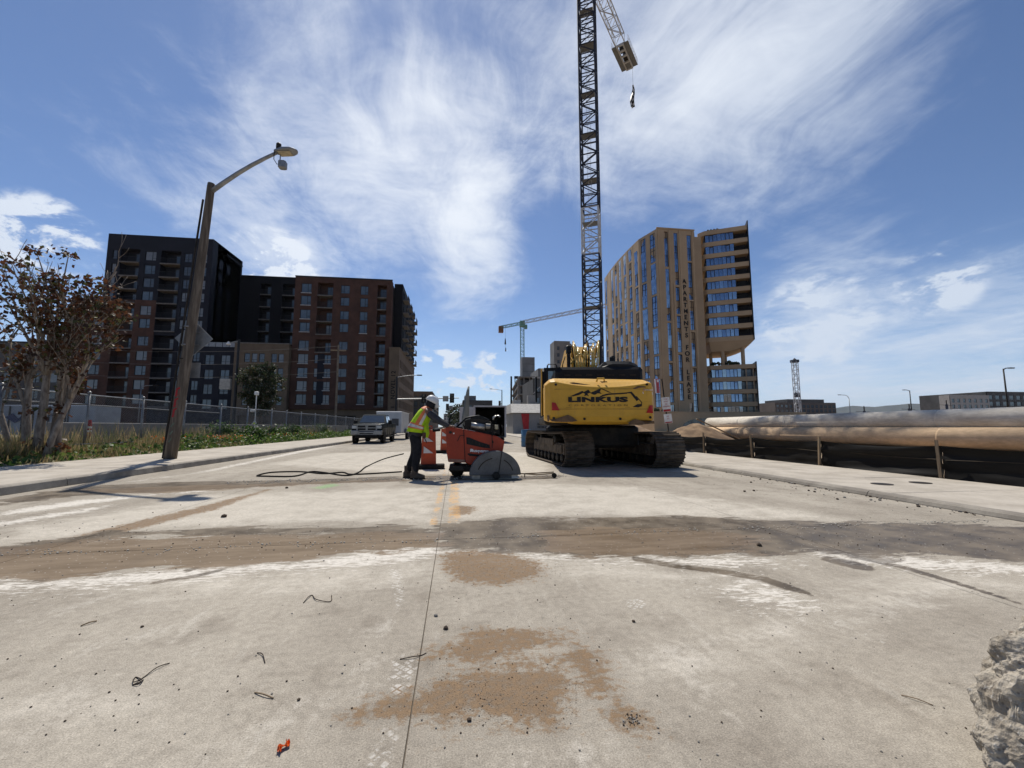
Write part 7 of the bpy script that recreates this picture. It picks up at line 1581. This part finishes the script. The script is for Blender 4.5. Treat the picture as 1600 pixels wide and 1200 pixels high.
n1 = q.noise(co, 9, 8, .65); n2 = q.noise(co, 60, 6, .7); c = q.mix(q.ss(n1, .35, .65), (.46, .41, .335, 1), (.27, .23, .18, 1)); c = q.mix(q.ss(n2, .55, .7), c, (.52, .49, .44, 1)); c = q.mix(q.ss(q.noise(co, 5, 4), .66, .74), c, (.25, .08, .025, 1)); vo = q.n('ShaderNodeTexVoronoi', inp={'Vector': co, 'Scale': 55.0}); c = q.mix(q.m('MULTIPLY', q.ss(vo.outputs['Distance'], .3, .1), .55), c, (.10, .085, .07, 1))
bu = q.n('ShaderNodeBump', inp={'Strength': 1.0, 'Distance': .012, 'Height': q.m('ADD', n2, q.m('MULTIPLY', vo.outputs['Distance'], .8))})
bs = q.n('ShaderNodeBsdfPrincipled', inp={'Base Color': c, 'Roughness': .95, 'Normal': bu.outputs[0]}); q.n('ShaderNodeOutputMaterial', inp={0: bs.outputs[0]}); me.materials.append(rmat)
ro = link('concrete_rubble', me, None, (1.975, 1.05, .225), (R(3), R(3), R(10))); tag(ro, 'jagged chunk of broken concrete at the lower right corner', 'rubble')
stone_m = pmat('grey_stone', (.16, .145, .125), .9, col2=(.30, .28, .25), scale=9); dark_st = pmat('dark_clod', (.085, .062, .044), .95, scale=9)
def stone_mesh(seed, r_):
    bm = bmesh.new(); bmesh.ops.create_icosphere(bm, subdivisions=1, radius=r_)
    for v in bm.verts: v.co *= 1+.45*mnoise.noise(v.co*(1.3/r_)+Vector((seed, seed*.7, 0))); v.co.z *= .7
    me = bpy.data.meshes.new('stone'); bm.to_mesh(me); bm.free(); return me
def grit(name, spots, mat, label_kind='stuff'):
    m_ = MB()
    for x, y, r_, z in spots:
        k = random.randrange(5); me = _ST[k]; o = len(m_.v); a = random.uniform(0, 6.28); ca, sa = math.cos(a), math.sin(a)
        m_.v += [(x+r_*(v.co.x*ca-v.co.y*sa), y+r_*(v.co.x*sa+v.co.y*ca), z+r_*.5*1+r_*v.co.z) for v in me.vertices]
        for p in me.polygons: m_.face([o+i for i in p.vertices])
    return tag(m_.build(name, mat), kind='stuff')
_ST = [stone_mesh(k*3.1, 1.0) for k in range(5)]
sp = []
for _ in range(300): p = gz(random.uniform(0, 1600), random.uniform(760, 1190)); sp.append((p.x, p.y, random.uniform(.0008, .0026)*(1+.45*p.y), 0))
for _ in range(150): u = random.random(); p = gz(1130+400*u+random.gauss(0, 40), 738+62*u+random.gauss(0, 7)); sp.append((min(p.x, 6.5), p.y, random.choice((.004, .006, .008, .012, .022)), 0))
for _ in range(260): u = random.uniform(0, 1600); p = gz(u, 842+random.gauss(0, 14)); sp.append((p.x, p.y, random.uniform(.002, .008), 0))
for _ in range(120): p = gz(random.uniform(690, 900), random.uniform(860, 1140)); sp.append((p.x, p.y, random.uniform(.0012, .0035), 0))
for _ in range(900): p = gz(min(900, max(575, random.gauss(770, 85))), min(1132, max(1020, random.gauss(1085, 26)))); sp.append((p.x, p.y, random.uniform(.0006, .0018), 0))
for _ in range(300): p = gz(random.uniform(690, 880), random.gauss(888, 12)); sp.append((p.x, p.y, random.uniform(.0012, .003), 0))
for _ in range(60): p = gz(985+random.gauss(0, 9), 1126+random.gauss(0, 6)); sp.append((p.x, p.y, random.uniform(.001, .0045), 0))
chips = []
for _ in range(420):
    x = random.uniform(-6.5, 6.3); y = 4.27+random.gauss(0, .05)+.02*math.sin(x*3); chips.append((x, y, random.uniform(.003, .010), 0))
for _ in range(260): x = random.uniform(-4.5, 2.5); chips.append((x, 9.2+random.gauss(0, .12), random.uniform(.006, .018), 0))
grit('slurry_chips', chips, pmat('pale_chip', (.52, .48, .41), .9))
grit('gravel', sp[::2], stone_m); grit('dirt_clods', sp[1::2], dark_st)
for px, py, r_, lab, mt in ((697, 983, .016, 'dark angular stone beside the slab joint, near the sand streak', dark_st), (681, 963, .013, 'pale stone just above the dark stone by the slab joint', stone_m), (467, 1094, .007, 'small black stone left of the sand patch', dark_st), (350, 808, .035, 'dark flat clod lying above the left mud band', dark_st), (448, 763, .03, 'dark clod near the green paint mark', dark_st), (990, 972, .011, 'small dark clod right of centre on the bare concrete', dark_st), (1186, 853, .026, 'black clod in the wet slurry on the right', dark_st), (733, 1126, .009, 'dark lump at the lower edge of the sand patch', dark_st), (222, 980, .009, 'small dark stone on the left concrete slab', dark_st)):
    p = gz(px, py); o = link('stone', random.choice(_ST).copy(), None, (p.x, p.y, r_*.45), (0, 0, random.uniform(0, 6))); o.scale = (r_, r_, r_); o.data.materials.append(mt); tag(o, lab, 'stone', 'loose stones on the concrete')
wire = pmat('rusty_wire', (.045, .03, .022), .7, .3)
def smooth_path(p, n=5):
    out = []
    for i in range(len(p)-1):
        p0, p1, p2, p3 = p[max(0, i-1)], p[i], p[i+1], p[min(len(p)-1, i+2)]
        for k in range(n): t = k/n; out.append(.5*((2*p1)+(p2-p0)*t+(2*p0-5*p1+4*p2-p3)*t*t+(3*p1-p0-3*p2+p3)*t**3))
    return out+[p[-1]]
def wire_thing(lab, pts, r_, mat=wire, name='wire', cat='wire'):
    r_ *= .72; v = [gz(x, y, r_) for x, y in pts]; c = sum(v, Vector())/len(v); m_ = MB(); m_.smooth = True
    m_.tube([p+Vector((0, 0, (.004 if 0 < i < len(v)-1 and i % 2 else 0)))-c for i, p in enumerate(v)] if False else smooth_path([p-c+Vector((0, 0, (.006 if 0 < i < len(v)-1 and i % 2 else 0))) for i, p in enumerate(v)]), r_, 6); tag(m_.build(name, mat, loc=c), lab, cat)
wire_thing('bent rusty wire with a looped end on the left concrete', [(265, 1036), (245, 1045), (222, 1060), (208, 1068), (212, 1058), (222, 1066), (207, 1070), (218, 1070), (224, 1062)], .003)
wire_thing('u shaped rusty wire on the concrete above the left slab centre', [(474, 942), (482, 934), (488, 930), (494, 938), (516, 940), (518, 930)], .0035)
wire_thing('short curled rusty wire in the middle of the left slab', [(402, 1020), (410, 1024), (414, 1036)], .003); wire_thing('short dark twig lying left of the orange scrap', [(398, 1082), (412, 1087), (427, 1091)], .004, M['wood'], 'twig', 'twig'); wire_thing('thin pale twig lying on the right hand concrete', [(1408, 1086), (1432, 1094), (1458, 1102)], .0025, M['wood'], 'twig', 'twig'); wire_thing('dark twig on the far left concrete slab', [(126, 978), (140, 974), (151, 970)], .005, M['wood'], 'twig', 'twig'); wire_thing('crooked twig crossing the slab joint beside the sand', [(625, 1030), (645, 1028), (658, 1024), (666, 1020)], .003, wire, 'twig', 'twig')
p = gz(443, 1170); m_ = MB(); m_.smooth = False; nu, nv = 5, 9
for j in range(nv+1):
    for k in range(nu+1):
        u, v = k/nu-.5, j/nv-.5; w = .020*(1-.35*abs(v)*2); m_.v.append((u*w*2+.010*math.sin(v*9), v*.085, .012+.009*math.sin(u*7+v*14)+.010*mnoise.noise((u*4, v*6, 2))))
for j in range(nv):
    for k in range(nu): q0 = j*(nu+1)+k; m_.face((q0, q0+1, q0+nu+2, q0+nu+1))
o = m_.build('flag_scrap', pmat('orange_flag_plastic', (.66, .11, .012), .5), loc=(p.x, p.y, .004)); so_ = o.modifiers.new('thick', 'SOLIDIFY'); so_.thickness = .0012; o.rotation_euler = (0, 0, R(-28)); o.scale = (.6, .6, .6); tag(o, 'crumpled scrap of orange marking flag on the concrete', 'plastic scrap')
# covers let into the right pavement
for px, py, lab in ((1378, 756, 'round dark utility cover on the right pavement, left one'), (1438, 754, 'round dark utility cover on the right pavement, right one')):
    p = gz(px, py, .085); m_ = MB(); m_.lathe([(.16, 0), (.16, .004), (.14, .006), (.02, .006)], 24); tag(m_.build('utility_cover', M['steel_dark'], loc=(p.x, p.y, .083)), lab, 'cover')

# ------------------------------------------------------------------ clear air over the far distance
hz = MB(); hz.box(-12500, 22500, -3500, 24500, -1.2, 900); hm = bpy.data.materials.new('haze_air'); hm.use_nodes = True; hm.node_tree.nodes.clear(); q = NB(hm.node_tree)
pv = q.n('ShaderNodeVolumePrincipled', inp={'Color': (.80, .88, 1.0, 1), 'Density': HAZE, 'Anisotropy': .3}); q.nt.links.new(pv.outputs[0], q.n('ShaderNodeOutputMaterial').inputs['Volume'])
tag(hz.build('haze', hm), kind='stuff')

# repeats of one kind share a group
for base, phrase in {'tower_crane': 'tower cranes over the building sites', 'apartment_tower': 'apartment towers', 'apartment_block': 'apartment blocks', 'office_block': 'office blocks in the distance', 'stair_core': 'bare concrete cores', 'unfinished_building': 'unfinished concrete frames',
                     'street_lamp': 'street lamps in the distance', 'traffic_signal': 'traffic lights down the street', 'utility_pole': 'utility poles', 'rail_post': 'rail posts beyond the pipes', 'power_line': 'power lines crossing the brick block', 'road_sign': 'sign backs on the lamp post', 'parking_sign': 'signs on the leaning post',
                     'marker_post': 'marker posts behind the fence', 'bush': 'bushes along the fence', 'street_tree': 'street trees down the road', 'dirt_mound': 'spoil heaps behind the silt fence', 'pipe': 'stacked pipes', 'twig': 'twigs on the concrete', 'wire': 'rusty wires on the concrete', 'utility_cover': 'covers in the right pavement'}.items():
    for o in list(bpy.data.objects):
        if o.parent is None and o.name.split('.')[0] == base and 'group' not in o: o['group'] = phrase
